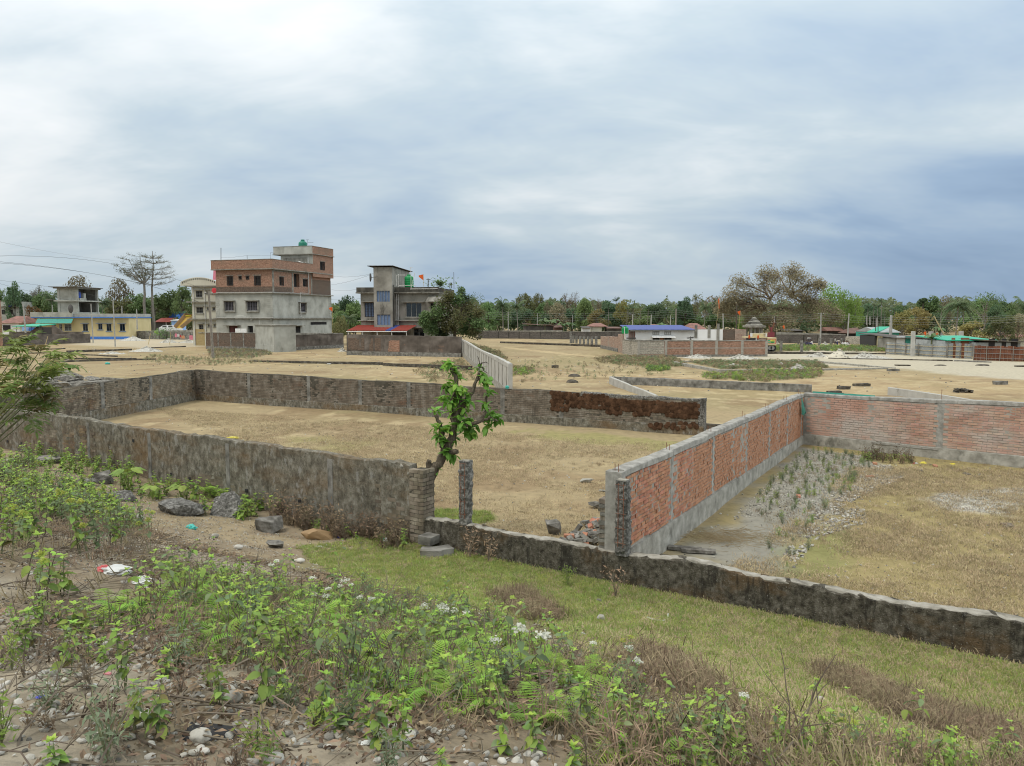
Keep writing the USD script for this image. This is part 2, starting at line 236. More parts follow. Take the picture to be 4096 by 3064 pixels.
brick_mat('house_brick', (0.24, 0.115, 0.075), (0.34, 0.185, 0.125), (0.27, 0.225, 0.175), stain=(0.20, 0.145, 0.105))
brick_mat('house_brick_dark', (0.115, 0.080, 0.060), (0.16, 0.110, 0.082), (0.12, 0.105, 0.085), stain=(0.125, 0.105, 0.085))
brick_mat('wall_brick_pale', (0.24, 0.145, 0.105), (0.36, 0.235, 0.175), (0.36, 0.33, 0.28), stain=(0.33, 0.30, 0.25))
brick_mat('wall_brick_far', (0.085, 0.075, 0.066), (0.12, 0.105, 0.092), (0.16, 0.15, 0.135), stain=(0.058, 0.054, 0.048), size=(0.4, 0.16))
brick_mat('block_pale', (0.30, 0.275, 0.225), (0.38, 0.35, 0.29), (0.12, 0.115, 0.10), stain=(0.30, 0.275, 0.23), size=(0.42, 0.22))
flat('frame_dark', (0.045, 0.042, 0.040)); flat('frame_grey', (0.20, 0.20, 0.19)); flat('grille', (0.16, 0.15, 0.17)); flat('grille_white', (0.52, 0.52, 0.50))
flat('dark_room', (0.022, 0.021, 0.020)); flat('door_brown', (0.085, 0.050, 0.038)); flat('door_maroon', (0.10, 0.036, 0.032))  # dark_room: shade of unlit insides put into colour; also colours the burnt lump
flat('pvc_pipe', (0.50, 0.49, 0.46), rough=0.5); flat('metal_dark', (0.07, 0.066, 0.06), rough=0.6); flat('wire', (0.06, 0.06, 0.06)); flat('wire_pale', (0.26, 0.27, 0.27))
flat('tank_green', (0.012, 0.215, 0.062), rough=0.45); flat('tank_teal', (0.018, 0.165, 0.110), rough=0.45); flat('tank_blue', (0.030, 0.070, 0.330), rough=0.45); flat('tank_navy', (0.05, 0.04, 0.30), rough=0.45)
flat('tin_red', (0.29, 0.062, 0.046), rough=0.5); flat('tin_blue', (0.070, 0.095, 0.27), rough=0.5); flat('tin_green', (0.020, 0.33, 0.20), rough=0.5); flat('tin_teal', (0.045, 0.255, 0.200), rough=0.6)
mk('tin_grey', [(0.3, (0.20, 0.215, 0.215)), (0.7, (0.34, 0.36, 0.355))], (0.8, 0.8, 0.5), 8.0, 0.55, [((0.16, 0.085, 0.05), (1.2, 1.2, 0.4), 0.60, 0.74, 0.6)], (5.0, 0.2, 0.02), vary=0.10, spec=0.4)
mk('tin_rust', [(0.3, (0.135, 0.055, 0.032)), (0.7, (0.25, 0.115, 0.070))], (1.5, 1.5, 0.6), 9.0, 0.8, [((0.27, 0.26, 0.245), (1.5, 1.5, 0.6), 0.62, 0.72, 0.6)], (8.0, 0.3, 0.02), vary=0.16, spec=0.2)
mk('tin_brown', [(0.3, (0.10, 0.058, 0.045)), (0.7, (0.175, 0.105, 0.085))], (0.8, 0.8, 0.8), 8.0, 0.7, [((0.22, 0.20, 0.18), 0.9, 0.62, 0.72, 0.5)], vary=0.15, spec=0.2)
mk('roof_terracotta', [(0.3, (0.15, 0.085, 0.070)), (0.7, (0.29, 0.155, 0.125))], (1.0, 1.0, 1.0), 8.0, 0.85, [((0.24, 0.20, 0.17), 1.0, 0.60, 0.74, 0.5)], spec=0.15)
mk('old_tin', [(0.3, (0.050, 0.046, 0.042)), (0.7, (0.13, 0.115, 0.10))], (0.8, 0.8, 0.8), 8.0, 0.7, [((0.17, 0.085, 0.055), 0.9, 0.58, 0.72, 0.5)], spec=0.2)
mk('yellow_paint', [(0.3, (0.47, 0.39, 0.20)), (0.7, (0.56, 0.47, 0.26))], (0.6, 0.6, 0.4), 8.0, 0.8, [((0.36, 0.31, 0.19), (1.5, 1.5, 0.3), 0.60, 0.76, 0.5)], spec=0.2)
mk('cream_paint', [(0.3, (0.42, 0.40, 0.32)), (0.7, (0.52, 0.50, 0.41))], (0.6, 0.6, 0.4), 8.0, 0.8, [((0.21, 0.20, 0.16), (1.2, 1.2, 0.35), 0.58, 0.74, 0.55)], spec=0.2)
flat('ochre', (0.34, 0.26, 0.125)); flat('blue_paint', (0.055, 0.17, 0.50)); flat('blue_dull', (0.13, 0.19, 0.30)); flat('white_paint', (0.66, 0.66, 0.63), rough=0.6)
mk('whitewash', [(0.3, (0.58, 0.58, 0.56)), (0.7, (0.70, 0.70, 0.68))], (0.5, 0.5, 0.5), 8.0, 0.8, [((0.40, 0.40, 0.37), (1.2, 1.2, 0.3), 0.62, 0.78, 0.5)], spec=0.2)
flat('flag_orange',(0.62,0.115,0.025),transl=0.3); flat('cloth_pink',(0.58,0.20,0.25),transl=0.2); flat('cloth_red',(0.50,0.04,0.05)); flat('cloth_white',(0.62,0.60,0.58)); flat('cloth_orange',(0.55,0.27,0.14)); flat('cloth_dark',(0.05,0.045,0.055)); flat('cloth_blue',(0.25,0.38,0.62)); flat('cloth_navy',(0.055,0.055,0.15)); flat('cloth_khaki',(0.34,0.30,0.24)); flat('skin',(0.16,0.088,0.058)); flat('hair',(0.012,0.011,0.010))
flat('truck_yellow', (0.42, 0.27, 0.05)); flat('truck_white', (0.60, 0.60, 0.58), rough=0.4); flat('rubber', (0.02, 0.02, 0.02)); flat('truck_body', (0.26, 0.17, 0.085))
mk('bark', [(0.3, (0.060, 0.048, 0.034)), (0.55, (0.115, 0.095, 0.068)), (0.75, (0.19, 0.165, 0.125))], (22.0, 22.0, 7.0), 8.0, 0.95, [((0.10, 0.11, 0.05), 6.0, 0.60, 0.74, 0.5)], (32.0, 0.9, 0.03), spec=0.1)
flat('bark_grey', (0.18, 0.165, 0.14), 0.3, 0.95, 6.0); flat('bark_dark', (0.075, 0.062, 0.050), 0.3, 0.95, 6.0); flat('bark_brown', (0.115, 0.085, 0.062), 0.3, 0.95, 6.0); flat('wood_grey', (0.20, 0.18, 0.15), 0.3, 0.95, 3.0)
flat('pole_concrete', (0.30, 0.295, 0.27), 0.15, 0.9, 3.0); flat('bamboo', (0.42, 0.33, 0.17), 0.2, 0.7, 3.0); flat('temple_red', (0.20, 0.045, 0.055)); flat('temple_cream', (0.50, 0.42, 0.24)); flat('plastic_black', (0.025, 0.025, 0.028))
def leaf(name, c1, c2, vary=0.3, hue=0.02, transl=0.3, rough=0.6, sc=0.5): mk(name, [(0.3, c1), (0.7, c2)], (sc,) * 3, 3.0, rough, vary=vary, hue=hue, transl=transl, spec=0.25)
leaf('leaf_green',(0.096,0.152,0.057),(0.154,0.216,0.080)); leaf('leaf_dark',(0.058,0.103,0.053),(0.094,0.140,0.068)); leaf('leaf_olive',(0.110,0.123,0.050),(0.168,0.170,0.069)); leaf('leaf_brown',(0.168,0.150,0.090),(0.240,0.208,0.128))  # background leaf tones, lightened so the colour carries the haze of distance
leaf('leaf_rusty',(0.17,0.095,0.040),(0.22,0.135,0.060)); leaf('leaf_yellow',(0.180,0.164,0.056),(0.240,0.205,0.075)); leaf('leaf_light',(0.125,0.215,0.045),(0.165,0.265,0.060)); leaf('leaf_palm',(0.082,0.129,0.060),(0.130,0.175,0.083)); leaf('leaf_pale',(0.16,0.15,0.11),(0.22,0.20,0.15)); leaf('leaf_banana',(0.090,0.150,0.062),(0.130,0.195,0.080))
leaf('leaf_far',(0.102,0.135,0.075),(0.168,0.193,0.103),0.35,0.03,0.3,0.7,0.12); leaf('leaf_bright',(0.145,0.300,0.040),(0.215,0.390,0.062),0.3,0.02,0.3,0.5,9.0); leaf('leaf_tip',(0.20,0.33,0.05),(0.25,0.38,0.07),0.2,0.02,0.35,0.5,9.0); leaf('weed_leaf',(0.162,0.243,0.048),(0.246,0.335,0.075),0.32,0.025,0.3,0.6,9.0); leaf('weed_dull',(0.125,0.175,0.080),(0.185,0.235,0.110),0.3,0.02,0.25,0.7,9.0); leaf('weed_tip',(0.258,0.400,0.064),(0.330,0.475,0.092),0.25,0.02,0.35,0.6,9.0)  # distant woodland leaf tone has distance haze put into its colour
leaf('fern_leaf',(0.192,0.335,0.042),(0.282,0.432,0.070),0.3,0.02,0.35,0.6,9.0); leaf('dry_weed',(0.20,0.165,0.095),(0.29,0.235,0.140),0.3,0.015,0.15,0.9,9.0); leaf('dead_leaf',(0.185,0.135,0.082),(0.280,0.210,0.135),0.4,0.02,0.1,0.95,9.0); leaf('dead_dark',(0.105,0.075,0.048),(0.180,0.130,0.085),0.4,0.015,0.05,0.95,9.0); leaf('sage_weed',(0.14,0.175,0.105),(0.19,0.225,0.14),0.25,0.015,0.2,0.8,9.0); leaf('flower_white',(0.50,0.51,0.42),(0.62,0.62,0.54),0.12,0.0,0.3,0.7,9.0); leaf('flower_yellow',(0.30,0.34,0.06),(0.42,0.44,0.10),0.2,0.01,0.3,0.7,9.0); leaf('shrub_leaf',(0.140,0.205,0.050),(0.220,0.275,0.075),0.35,0.03,0.35,0.6,9.0)
leaf('grass_green',(0.215,0.275,0.065),(0.305,0.345,0.105),0.35,0.03,0.3,0.8,3.0); leaf('grass_dry',(0.345,0.275,0.165),(0.46,0.370,0.230),0.3,0.015,0.2,0.9,3.0); leaf('twig',(0.115,0.092,0.066),(0.195,0.160,0.118),0.35,0.012,0.0,0.9,9.0); leaf('stem_green',(0.12,0.135,0.065),(0.175,0.18,0.095),0.3,0.02,0.0,0.8,9.0)
mk('stone', [(0.3, (0.235, 0.220, 0.185)), (0.5, (0.345, 0.330, 0.285)), (0.72, (0.46, 0.445, 0.40))], (7.0, 7.0, 7.0), 7.0, 0.85, [((0.24, 0.20, 0.15), 4.0, 0.58, 0.74, 0.5)], (30.0, 0.4, 0.02), vary=0.28, hue=0.01, spec=0.2)
mk('rock_dark', [(0.3, (0.085, 0.080, 0.068)), (0.5, (0.165, 0.155, 0.135)), (0.72, (0.31, 0.295, 0.26))], (6.0, 6.0, 6.0), 9.0, 0.95, [((0.045, 0.043, 0.035), 2.5, 0.54, 0.7, 0.7)], (26.0, 0.9, 0.04), vary=0.2, spec=0.15)
mk('gravel_pale', [(0.3, (0.30, 0.285, 0.245)), (0.5, (0.42, 0.405, 0.355)), (0.72, (0.55, 0.535, 0.48))], (5.0, 5.0, 5.0), 9.0, 0.95, bump=(12.0, 0.8, 0.08), spec=0.15)
mk('sand_pale', [(0.3, (0.44, 0.40, 0.31)), (0.7, (0.55, 0.51, 0.41))], (2.0, 2.0, 2.0), 9.0, 0.95, bump=(8.0, 0.6, 0.06), spec=0.1)
mk('field_block', [(0.3, (0.045, 0.040, 0.032)), (0.5, (0.090, 0.080, 0.064)), (0.74, (0.19, 0.175, 0.145))], (3.0, 3.0, 3.0), 9.0, 0.95, [((0.10, 0.060, 0.04), 2.0, 0.58, 0.72, 0.6)], (20.0, 0.8, 0.04), vary=0.2, spec=0.1)
mk('dung', [(0.3, (0.040, 0.022, 0.013)), (0.7, (0.105, 0.058, 0.034))], (9.0, 9.0, 9.0), 7.0, 0.95, bump=(30.0, 0.9, 0.03), vary=0.35, spec=0.05)
flat('bag_white',(0.60,0.61,0.58),0.1,0.35,9.0,transl=0.15); flat('bag_teal',(0.05,0.36,0.31),0.1,0.35,9.0); flat('bag_red',(0.45,0.085,0.085),0.2,0.35,9.0); flat('bag_blue',(0.06,0.07,0.34),0.2,0.35,9.0); flat('bag_yellow',(0.58,0.50,0.06),0.15,0.35,9.0); flat('bag_pink',(0.55,0.22,0.22),0.2,0.35,9.0); flat('net_green',(0.055,0.20,0.15),0.2,0.7,9.0)
def glass(name, tintc, f=0.12):
    MATS[name] = usdkit.material(stage, f'/World/Looks/{name}', {'t': ('transparent_bsdf', dict(color=tintc)), 'g': ('glossy_bsdf', dict(color=(0.8, 0.85, 0.9), roughness=0.06)), 'f': ('fresnel', dict(IOR=1.5)), 'm': ('mix_closure', {})},
                                 [('f.fac', 'm.fac'), ('t.BSDF', 'm.closure1'), ('g.BSDF', 'm.closure2')], surface='m.closure')
glass('pane', (0.55, 0.60, 0.62))
# ---------------------------------------------------------------- ground: the field, the strip before the long wall, and the bank the picture is taken from
WA, WS = 15.16, 0.62                 # the long wall's near face: y = WA - WS * x
WN = math.hypot(1, WS)
def side(x, y): return (WA - WS * np.asarray(x, float) - np.asarray(y, float)) / WN      # metres on the near side of the wall
def along(x, y): return (np.asarray(x, float) - WS * (np.asarray(y, float) - WA)) / WN
def xyz(x, y, k=1.0, dz=0.0): return np.stack([np.asarray(x, float) * k, np.asarray(y, float) * k, np.full(np.shape(x), 1.0 * dz)], -1)
def noise2(x, y, f, seed, oct=4): return meshkit.fbm(xyz(x, y, f, seed * 3.3), oct, seed)
def height(x, y, rough=True):
    x, y = np.asarray(x, float), np.asarray(y, float)
    s, t = side(x, y), along(x, y)
    h = np.interp(s, [-0.2, 0.05, 1.2, 2.6, 4.5, 8.0, 10.5, 11.7, 14], [0.0, 0.05, 0.10, 0.30, 0.95, 2.25, 3.10, 3.36, 3.42])
    lift = sstep(-t, 3.0, 16.0) * 0.52
    h = h + lift * np.where(s > 0, 1 - sstep(s, 3.0, 8.5), 0.0) * sstep(s, -0.1, 0.05)
    if rough:
        n1, n2 = noise2(x, y, 0.55, 3), noise2(x, y, 1.9, 5)
        near = sstep(s, 1.5, 4.0)
        h = h + near * ((n1 - 0.5) * 0.34 + (n2 - 0.5) * 0.12)
        far = 1 - sstep(s, -0.6, 0.0)
        h = h + far * ((noise2(x, y, 0.11, 8) - 0.5) * 0.22 + (noise2(x, y, 0.6, 9) - 0.5) * 0.10) * (1 - sstep(y, 100, 160))
    return h
_T = np.concatenate([np.arange(1.5, 40, 0.15), np.arange(40, 400, 1.0)])
def on_ground(q):                    # where the sight line through a photo pixel meets the ground
    d = ray(q); t = _T
    for _ in range(2):
        p = C0 + t[:, None] * d; below = p[:, 2] < height(p[:, 0], p[:, 1])
        if not below.any(): return at_z(q, 0.0)
        i = int(np.argmax(below)); t = np.linspace(t[max(i - 1, 0)], t[i], 60)
    p = C0 + d * t[0] if i == 0 else p[i]; return np.array([p[0], p[1], float(height(p[0], p[1]))])
def grow(a, b, s0, k):
    out = [a]
    while out[-1] < b: out.append(out[-1] + max(s0, k * abs(out[-1])))
    return np.array(out)
gx = grow(0.07, 1400, 0.14, 0.0); gx = np.concatenate([np.arange(0, 18, 0.15), grow(18, 800, 0.17, 0.025)]); gx = np.concatenate([-gx[:0:-1], gx])
gy = np.concatenate([np.arange(-14, 2, 1.0), np.arange(2, 24, 0.13), grow(24, 1200, 0.13, 0.010)])
GX, GY = np.meshgrid(gx, gy)
GZ = height(GX, GY)
def zone(col, c, w):                 # w: weight map
    return col + (np.asarray(c)[None, None] - col) * np.clip(w, 0, 1)[..., None]
def zone_poly(pixels, z=0.0, soft=1.0, jag=1.0, seed=1, field=True):
    import shapely
    pts = [at_z(q, z)[:2] if field else on_ground(q)[:2] for q in pixels]
    poly = shapely.Polygon(pts).buffer(0)
    x0, y0, x1, y1 = poly.bounds; m = 3 * soft + 3
    w = np.zeros(GX.shape); sel = (GX > x0 - m) & (GX < x1 + m) & (GY > y0 - m) & (GY < y1 + m)
    g = shapely.points(GX[sel], GY[sel]); d = shapely.distance(poly, g) - np.where(shapely.contains(poly, g), shapely.distance(poly.boundary, g), 0)
    d = d + (noise2(GX[sel], GY[sel], 0.9 / soft, seed) - 0.5) * 3.0 * jag * soft
    w[sel] = 1 - sstep(d, -soft * 0.6, soft * 0.6); return w
TAN, TAN2, GRN, SOIL, GRAV, SAND, GREYS = (0.303, 0.241, 0.140), (0.330, 0.248, 0.140), (0.135, 0.150, 0.055), (0.230, 0.185, 0.125), (0.330, 0.290, 0.220), (0.43, 0.395, 0.305), (0.245, 0.240, 0.208)
col = np.broadcast_to(np.array(TAN), GX.shape + (3,)).copy()
SD = side(GX, GY)
nA, nB, nC, nD = noise2(GX, GY, 0.13, 21), noise2(GX, GY, 0.05, 22), noise2(GX, GY, 0.35, 23), noise2(GX, GY, 1.3, 24)
col = zone(col,TAN2,sstep(nB,0.45,0.62)); col = zone(col,(0.225,0.195,0.095),sstep(nA,0.50,0.66) * 0.45); col = zone(col,(0.215,0.150,0.085),sstep(nC,0.52,0.68) * 0.65); col = zone(col,(0.44,0.36,0.215),sstep(nD * 0.6 + nB * 0.4,0.52,0.62) * 0.6)
# pale sand of the far right, tracks and gravel
_f = lambda *a: [px('F', u, v) for u, v in a]
col = zone(col, SAND, zone_poly(_f((1660, 762), (1800, 752), (1930, 765), (2212, 782), (2400, 800), (2400, 830), (2120, 815), (1960, 800), (1800, 790), (1640, 775)), 0, 1.6, 1.0, 31) * 0.85)
col = zone(col, SAND, zone_poly(_f((1465, 764), (1650, 764), (1670, 776), (1560, 780), (1460, 772)), 0, 1.2, 1.0, 32) * 0.8)
col = zone(col, (0.45, 0.40, 0.30), zone_poly(_f((150, 733), (440, 728), (445, 748), (330, 752), (160, 745)), 0, 1.5, 1.0, 33) * 0.7)
col = zone(col, (0.46, 0.36, 0.21), zone_poly([px('D', 60, 1165), px('D', 640, 1225), px('D', 1230, 1285), px('D', 1180, 1292), px('D', 500, 1232), px('D', 40, 1180)], 0, 0.6, 1.0, 34) * 0.6)
# right-hand plot: grey soil by the red wall, scattered gravel, greenish turf
col = zone(col, (0.265, 0.220, 0.098), zone_poly(_f((1740, 960), (2300, 1010), (2400, 1380), (1700, 1300), (1420, 1215)), 0, 0.5, 0.5, 35) * 0.8)
col = zone(col, GREYS, zone_poly([px('K4', 300, 1060), px('K4', 800, 1130), px('K4', 1100, 1280), px('K4', 700, 1480), px('K4', 560, 1655), px('L3', 1593, 480), px('L3', 1000, 330), px('K4', -300, 1655), px('K4', 0, 1360)], 0, 0.7, 0.8, 36) * 0.9)
col = zone(col, (0.47, 0.45, 0.375), zone_poly([px('K4', 1350, 1500), px('K4', 1560, 1440), px('K4', 2212, 1420), px('K4', 2212, 1560), px('K4', 2080, 1655), px('K4', 1560, 1620)], 0, 0.4, 0.6, 37) * 0.9)
col = zone(col, (0.185, 0.205, 0.072), zone_poly([px('L4', 0, 470), px('L4', 350, 160), px('L4', 620, 200), px('L4', 330, 480), px('L4', 130, 560)], 0, 0.6, 1.0, 38) * 0.6)
# green corner of the near plot and worn turf
col = zone(col, (0.150, 0.205, 0.050), zone_poly([px('L2', 1030, 70), px('L2', 1440, 75), px('L2', 1470, 120), px('L2', 1330, 160), px('L2', 1040, 140)], 0, 0.35, 0.5, 39) * 0.9)
col = zone(col, (0.235, 0.225, 0.085), zone_poly([px('K3', 0, 900), px('K3', 900, 960), px('K3', 1500, 1010), px('K3', 1300, 1080), px('K3', 300, 980)], 0, 0.8, 1.2, 40) * 0.7)
col = zone(col, (0.235, 0.225, 0.085), zone_poly([px('K2', 300, 960), px('K2', 900, 990), px('K2', 1000, 1100), px('K2', 500, 1110)], 0, 1.0, 1.2, 41) * 0.55)
# strip of grass on the near side, then the bank
wg = sstep(SD, -0.05, 0.1)
strip = wg * (1 - sstep(SD + (nC - 0.5) * 2.2, 3.2, 5.6)); ta = along(GX, GY)
col = zone(col, SOIL, wg)
col = zone(col,(0.185,0.175,0.072),strip * sstep(ta,-3.2,-1.0)); col = zone(col,GRN,strip * sstep(ta,-2.5,0.5) * sstep(nC + 0.25 * (1 - sstep(ta,0,7)),0.46,0.64)); col = zone(col,(0.265,0.215,0.110),strip * np.maximum(sstep(ta,3.0,8.0),.45) * sstep(nD,0.42,0.58) * 0.8)
col = zone(col, (0.29, 0.235, 0.150), wg * sstep(nD * 0.5 + nC * 0.5, 0.52, 0.62) * sstep(-ta, 1.2, 3.5) * 0.8)
bank = sstep(SD, 4.6, 6.6) * (1 - 0.55 * sstep(ta, 4.0, 7.0))
col = zone(col, (0.205, 0.168, 0.115), bank * sstep(nC, 0.40, 0.55)); col = zone(col, GRAV, bank * sstep(nD, 0.46, 0.62) * 0.8)
col = zone(col, (0.285, 0.245, 0.185), zone_poly([px('L2', 60, 1290), px('L2', 480, 1250), px('L2', 640, 1330), px('L2', 560, 1560), px('L2', 120, 1600)], 0, 0.3, 0.6, 42, False) * 0.9)
col = zone(col, (0.27, 0.24, 0.185), zone_poly([px('L1', 0, 1330), px('L1', 600, 1330), px('L1', 800, 1640), px('L1', 0, 1655)], 0, 0.3, 0.6, 43, False) * 0.8)
nx = len(gx); i, j = np.meshgrid(np.arange(len(gy) - 1), np.arange(nx - 1), indexing='ij')
quads = np.stack([i * nx + j, i * nx + j + 1, (i + 1) * nx + j + 1, (i + 1) * nx + j], -1).reshape(-1, 4)
g = MB().add(np.stack([GX, GY, GZ], -1).reshape(-1, 3), quads)
g.build('ground', 'ground', None, True, kind='structure', color=col.reshape(-1, 3))
# ---------------------------------------------------------------- walls
class Frame:
    """A thing with its own axes: x from p0 towards p1, y away from the face that looks at the viewer, z up."""
    def __init__(s, name, label, cat, p0, p1, group=None, z=0.0):
        s.p0 = np.array([p0[0], p0[1], z]); d = np.array([p1[0] - p0[0], p1[1] - p0[1]]); s.L = float(np.linalg.norm(d)); s.rz = math.atan2(d[1], d[0])
        s.ex = np.array([d[0], d[1], 0]) / s.L; s.ey = np.array([-s.ex[1], s.ex[0], 0]); s.prim = thing(name, label, cat, s.p0, s.rz, group)
    def loc(s, p): d = np.asarray(p, float) - s.p0; return np.stack([d @ s.ex, d @ s.ey, d[..., 2]], -1)
    def wld(s, p): p = np.asarray(p, float); return s.p0 + p[..., 0:1] * s.ex + p[..., 1:2] * s.ey + p[..., 2:3] * AZ
    def front(s, q, y=0.0): return s.loc(at_plane(q, s.p0 + s.ey * y, s.ey))          # pixel -> (x, y, z) on the front face
    def flank(s, q, x=None): return s.loc(at_plane(q, s.p0 + s.ex * (s.L if x is None else x), s.ex))
    def build(s, m, name, mat, parent=None, **k): return m.build(name, mat, parent or s.prim, **k)
def slab(m, L, hf, y0, y1, z0=-0.3, seg=None, jit=0.0, x0=0.0, ch=0.025):
    n = max(2, int(seg or L / 0.35) + 1); xs = np.linspace(x0, x0 + L, n); h = np.array([hf(x) for x in xs])
    sec = []
    for x, t in zip(xs, h):
        c = np.array([[x, y0, z0], [x, y0, t - ch], [x, y0 + ch, t], [x, y1 - ch, t], [x, y1, t - ch], [x, y1, z0]])
        if jit: c[1:5, 1:] += R.normal(0, jit, (4, 2))
        sec.append(c)
    v = np.vstack(sec); f = []
    for i in range(n - 1):
        for k in range(5): f.append([i * 6 + k, i * 6 + k + 1, i * 6 + 7 + k, i * 6 + 6 + k])
    a = (n - 1) * 6
    f += [[0, 3, 2, 1], [0, 5, 4, 3], [a, a + 1, a + 2, a + 3], [a, a + 3, a + 4, a + 5]]
    return m.add(v, np.array(f)[:, ::-1])
def lerp(a, b, L): return lambda x: a + (b - a) * x / L
def in_view(p, m=0.1):
    d = np.asarray(p) - C0; y = d @ _FWD; u = d[..., 0] / np.maximum(y, .01) * FPX / 2048; v = -(d @ _UP) / np.maximum(y, .01) * FPX / 1532
    return (y > 0.3) & (np.abs(u) < 1 + m) & (np.abs(v) < 1 + m)
def lay_bricks(fr, x0, x1, z0, ztop, mat, size=(0.24, 0.075), joint=0.013, proud=(0.004, 0.012), y=0.0, tilt=0.0, skip=None, parent=None, jit=0.003, depth=0.03, out=None):
    """Bricks on a wall's face; ztop and z0 are functions of x. Collected as boxes in out: (distance to the eye, mesh piece)."""
    out = [] if out is None else out; bl, bh = size; row = 0
    zb = min(z0(x0), z0(x1)); zmax = max(ztop(x0), ztop(x1))
    z = zb
    while z < zmax - bh * 0.5:
        x = x0 - (bl / 2 if row % 2 else 0) - R.uniform(0, 0.02)
        while x < x1 - 0.02:
            a, b = max(x, x0), min(x + bl - joint, x1); c = (a + b) / 2
            lo, hi = max(z + R.normal(0, jit), z0(c)), min(z + bh - joint + R.normal(0, jit), ztop(c))
            if b - a > 0.05 and hi - lo > 0.03 and not (skip and skip(c, (lo + hi) / 2)):
                p = R.uniform(*proud)
                m = MB().box((a + R.normal(0, jit), y - p, lo), (b + R.normal(0, jit), y + depth, hi), jit)
                if tilt: m.v[0][:, 1] += (m.v[0][:, 0] - c) * R.normal(0, tilt)
                w = fr.wld(np.array([c, y, (lo + hi) / 2])); out.append((float(np.linalg.norm(w - C0)) if in_view(w, 0.05) else 1e9, m, mat))
            x += bl
        z += bh; row += 1
    return out
def set_bricks(fr, out, parent=None, near=300):
    out.sort(key=lambda o: o[0]); rest = {}
    for k, (d, m, mat) in enumerate(out):
        if k < near and d < 1e8: m.build('brick', mat, parent or fr.prim)
        else: rest.setdefault(mat, MB()).add(*m.arr())
    for mat, m in rest.items(): m.build('brick_facing', mat, parent or fr.prim, kind='stuff')
def ends(b0, t0, b1, t1, z=0.0):
    p0, p1 = at_z(b0, z), at_z(b1, z); return p0, p1, at_y(t0, p0[1])[2], at_y(t1, p1[1])[2]
def on_line(q, off=0.0): return at_plane(q, (0, WA + off * WN, 0), np.array([WS, 1, 0]))
def wall_y(x, off=0.0): return WA + off * WN - WS * x

# the long wall beside the bank: a low stretch on the right ...
pier = on_line(px('K2', 1375, 1450))                     # where the tall stretch ends
e1 = on_line(px('K2', 1445, 1500))
xr = 9.6
low = Frame('low_wall', 'long low mossy concrete wall running along the grass strip to the right edge', 'wall', (e1[0], wall_y(e1[0])), (xr, wall_y(xr)))
zl = on_line(px('L3', 300, 300)); zr = on_line(px('L4', 1000, 720))
H_LOW = 0.62
hl = lambda x: H_LOW + 0.035 * math.sin(x * 1.9) * math.sin(x * 0.7 + 1) + 0.05 * (1 if 5.2 < x < 7.0 else 0) * math.sin((x - 5.2) * 1.75)
slab(MB(), low.L, hl, 0.0, 0.26, -0.4, low.L / 0.10, 0.012).build('wall_body', 'low_wall', low.prim, 25)
slab(MB(), low.L - 0.02, lambda x: hl(x) + 0.016, 0.030, 0.232, 0.56, low.L / 0.09, 0.007, 0.01).build('worn_top', 'low_wall_top', low.prim, 25)
def low_top(x): return low.p0 + low.ex * x

def rough_post(name, label, q_top, q_bot, w, off, zb, lean=0.0, mat='aggregate', cut=0.0):
    p = at_plane(q_bot, (0, WA + off * WN, 0), np.array([WS, 1, 0])); h = at_plane(q_top, (0, WA + off * WN, 0), np.array([WS, 1, 0]))[2] - zb
    t = thing(name, label, 'post', (p[0], p[1], zb), low.rz, None, None, None, 0, lean)
    n, secs = 26, []
    for i in range(n):
        z = h * i / (n - 1); k = w / 2 * (1 + R.normal(0, 0.035)) * (1 - cut * (z > h * 0.45) * 0.25); c = 0.30 * k
        q = np.array([[-k, -k + c], [-k + c, -k], [k - c, -k], [k, -k + c], [k, k - c], [k - c, k], [-k + c, k], [-k, k - c]]) + R.normal(0, 0.009, (8, 2))
        secs.append(np.c_[q, np.full(8, z)])
    v = np.vstack(secs + [[[0, 0, h + 0.01]]]); f = []
    for i in range(n - 1):
        for j in range(8): f += [[i * 8 + j, i * 8 + (j + 1) % 8, (i + 1) * 8 + (j + 1) % 8], [i * 8 + j, (i + 1) * 8 + (j + 1) % 8, (i + 1) * 8 + j]]
    a = (n - 1) * 8; f += [[a + j, a + (j + 1) % 8, len(v) - 1] for j in range(8)]
    MB().add(v, f).build('shaft', mat, t, 40)
    MB().box((-w * .34, -w * .34, h), (w * .34, w * .34, h + 0.015), 0.012).build('broken_top', 'low_wall_top', t)
    for k, x in enumerate((-0.18, 0.22)):
        MB().tube([(x * w, -w * 0.53, h * 0.12), (x * w + 0.004, -w * 0.54, h * 0.5), (x * w, -w * 0.5, h * 0.97)], 0.006, 5).build('rebar', 'tin_rust', t)
    for z in np.arange(0.25, h, 0.27): MB().tube([(-w * .4, -w * .535, z), (w * .42, -w * .535, z + R.normal(0, .01))], 0.004, 4).build('rebar_tie', 'tin_rust', t)
rough_post('concrete_post', 'free-standing rough concrete post on the low wall, right of the leaning tree', px('K2', 1818, 1172), px('L2', 1305, 215), 0.235, 0.13, H_LOW, 0.01)
rough_post('concrete_post', 'blackened concrete post with exposed rebar before the end of the red brick wall', px('K3', 972, 1340), px('L3', 690, 385), 0.255, 0.06, H_LOW - 0.02, -0.008, cut=0.4)

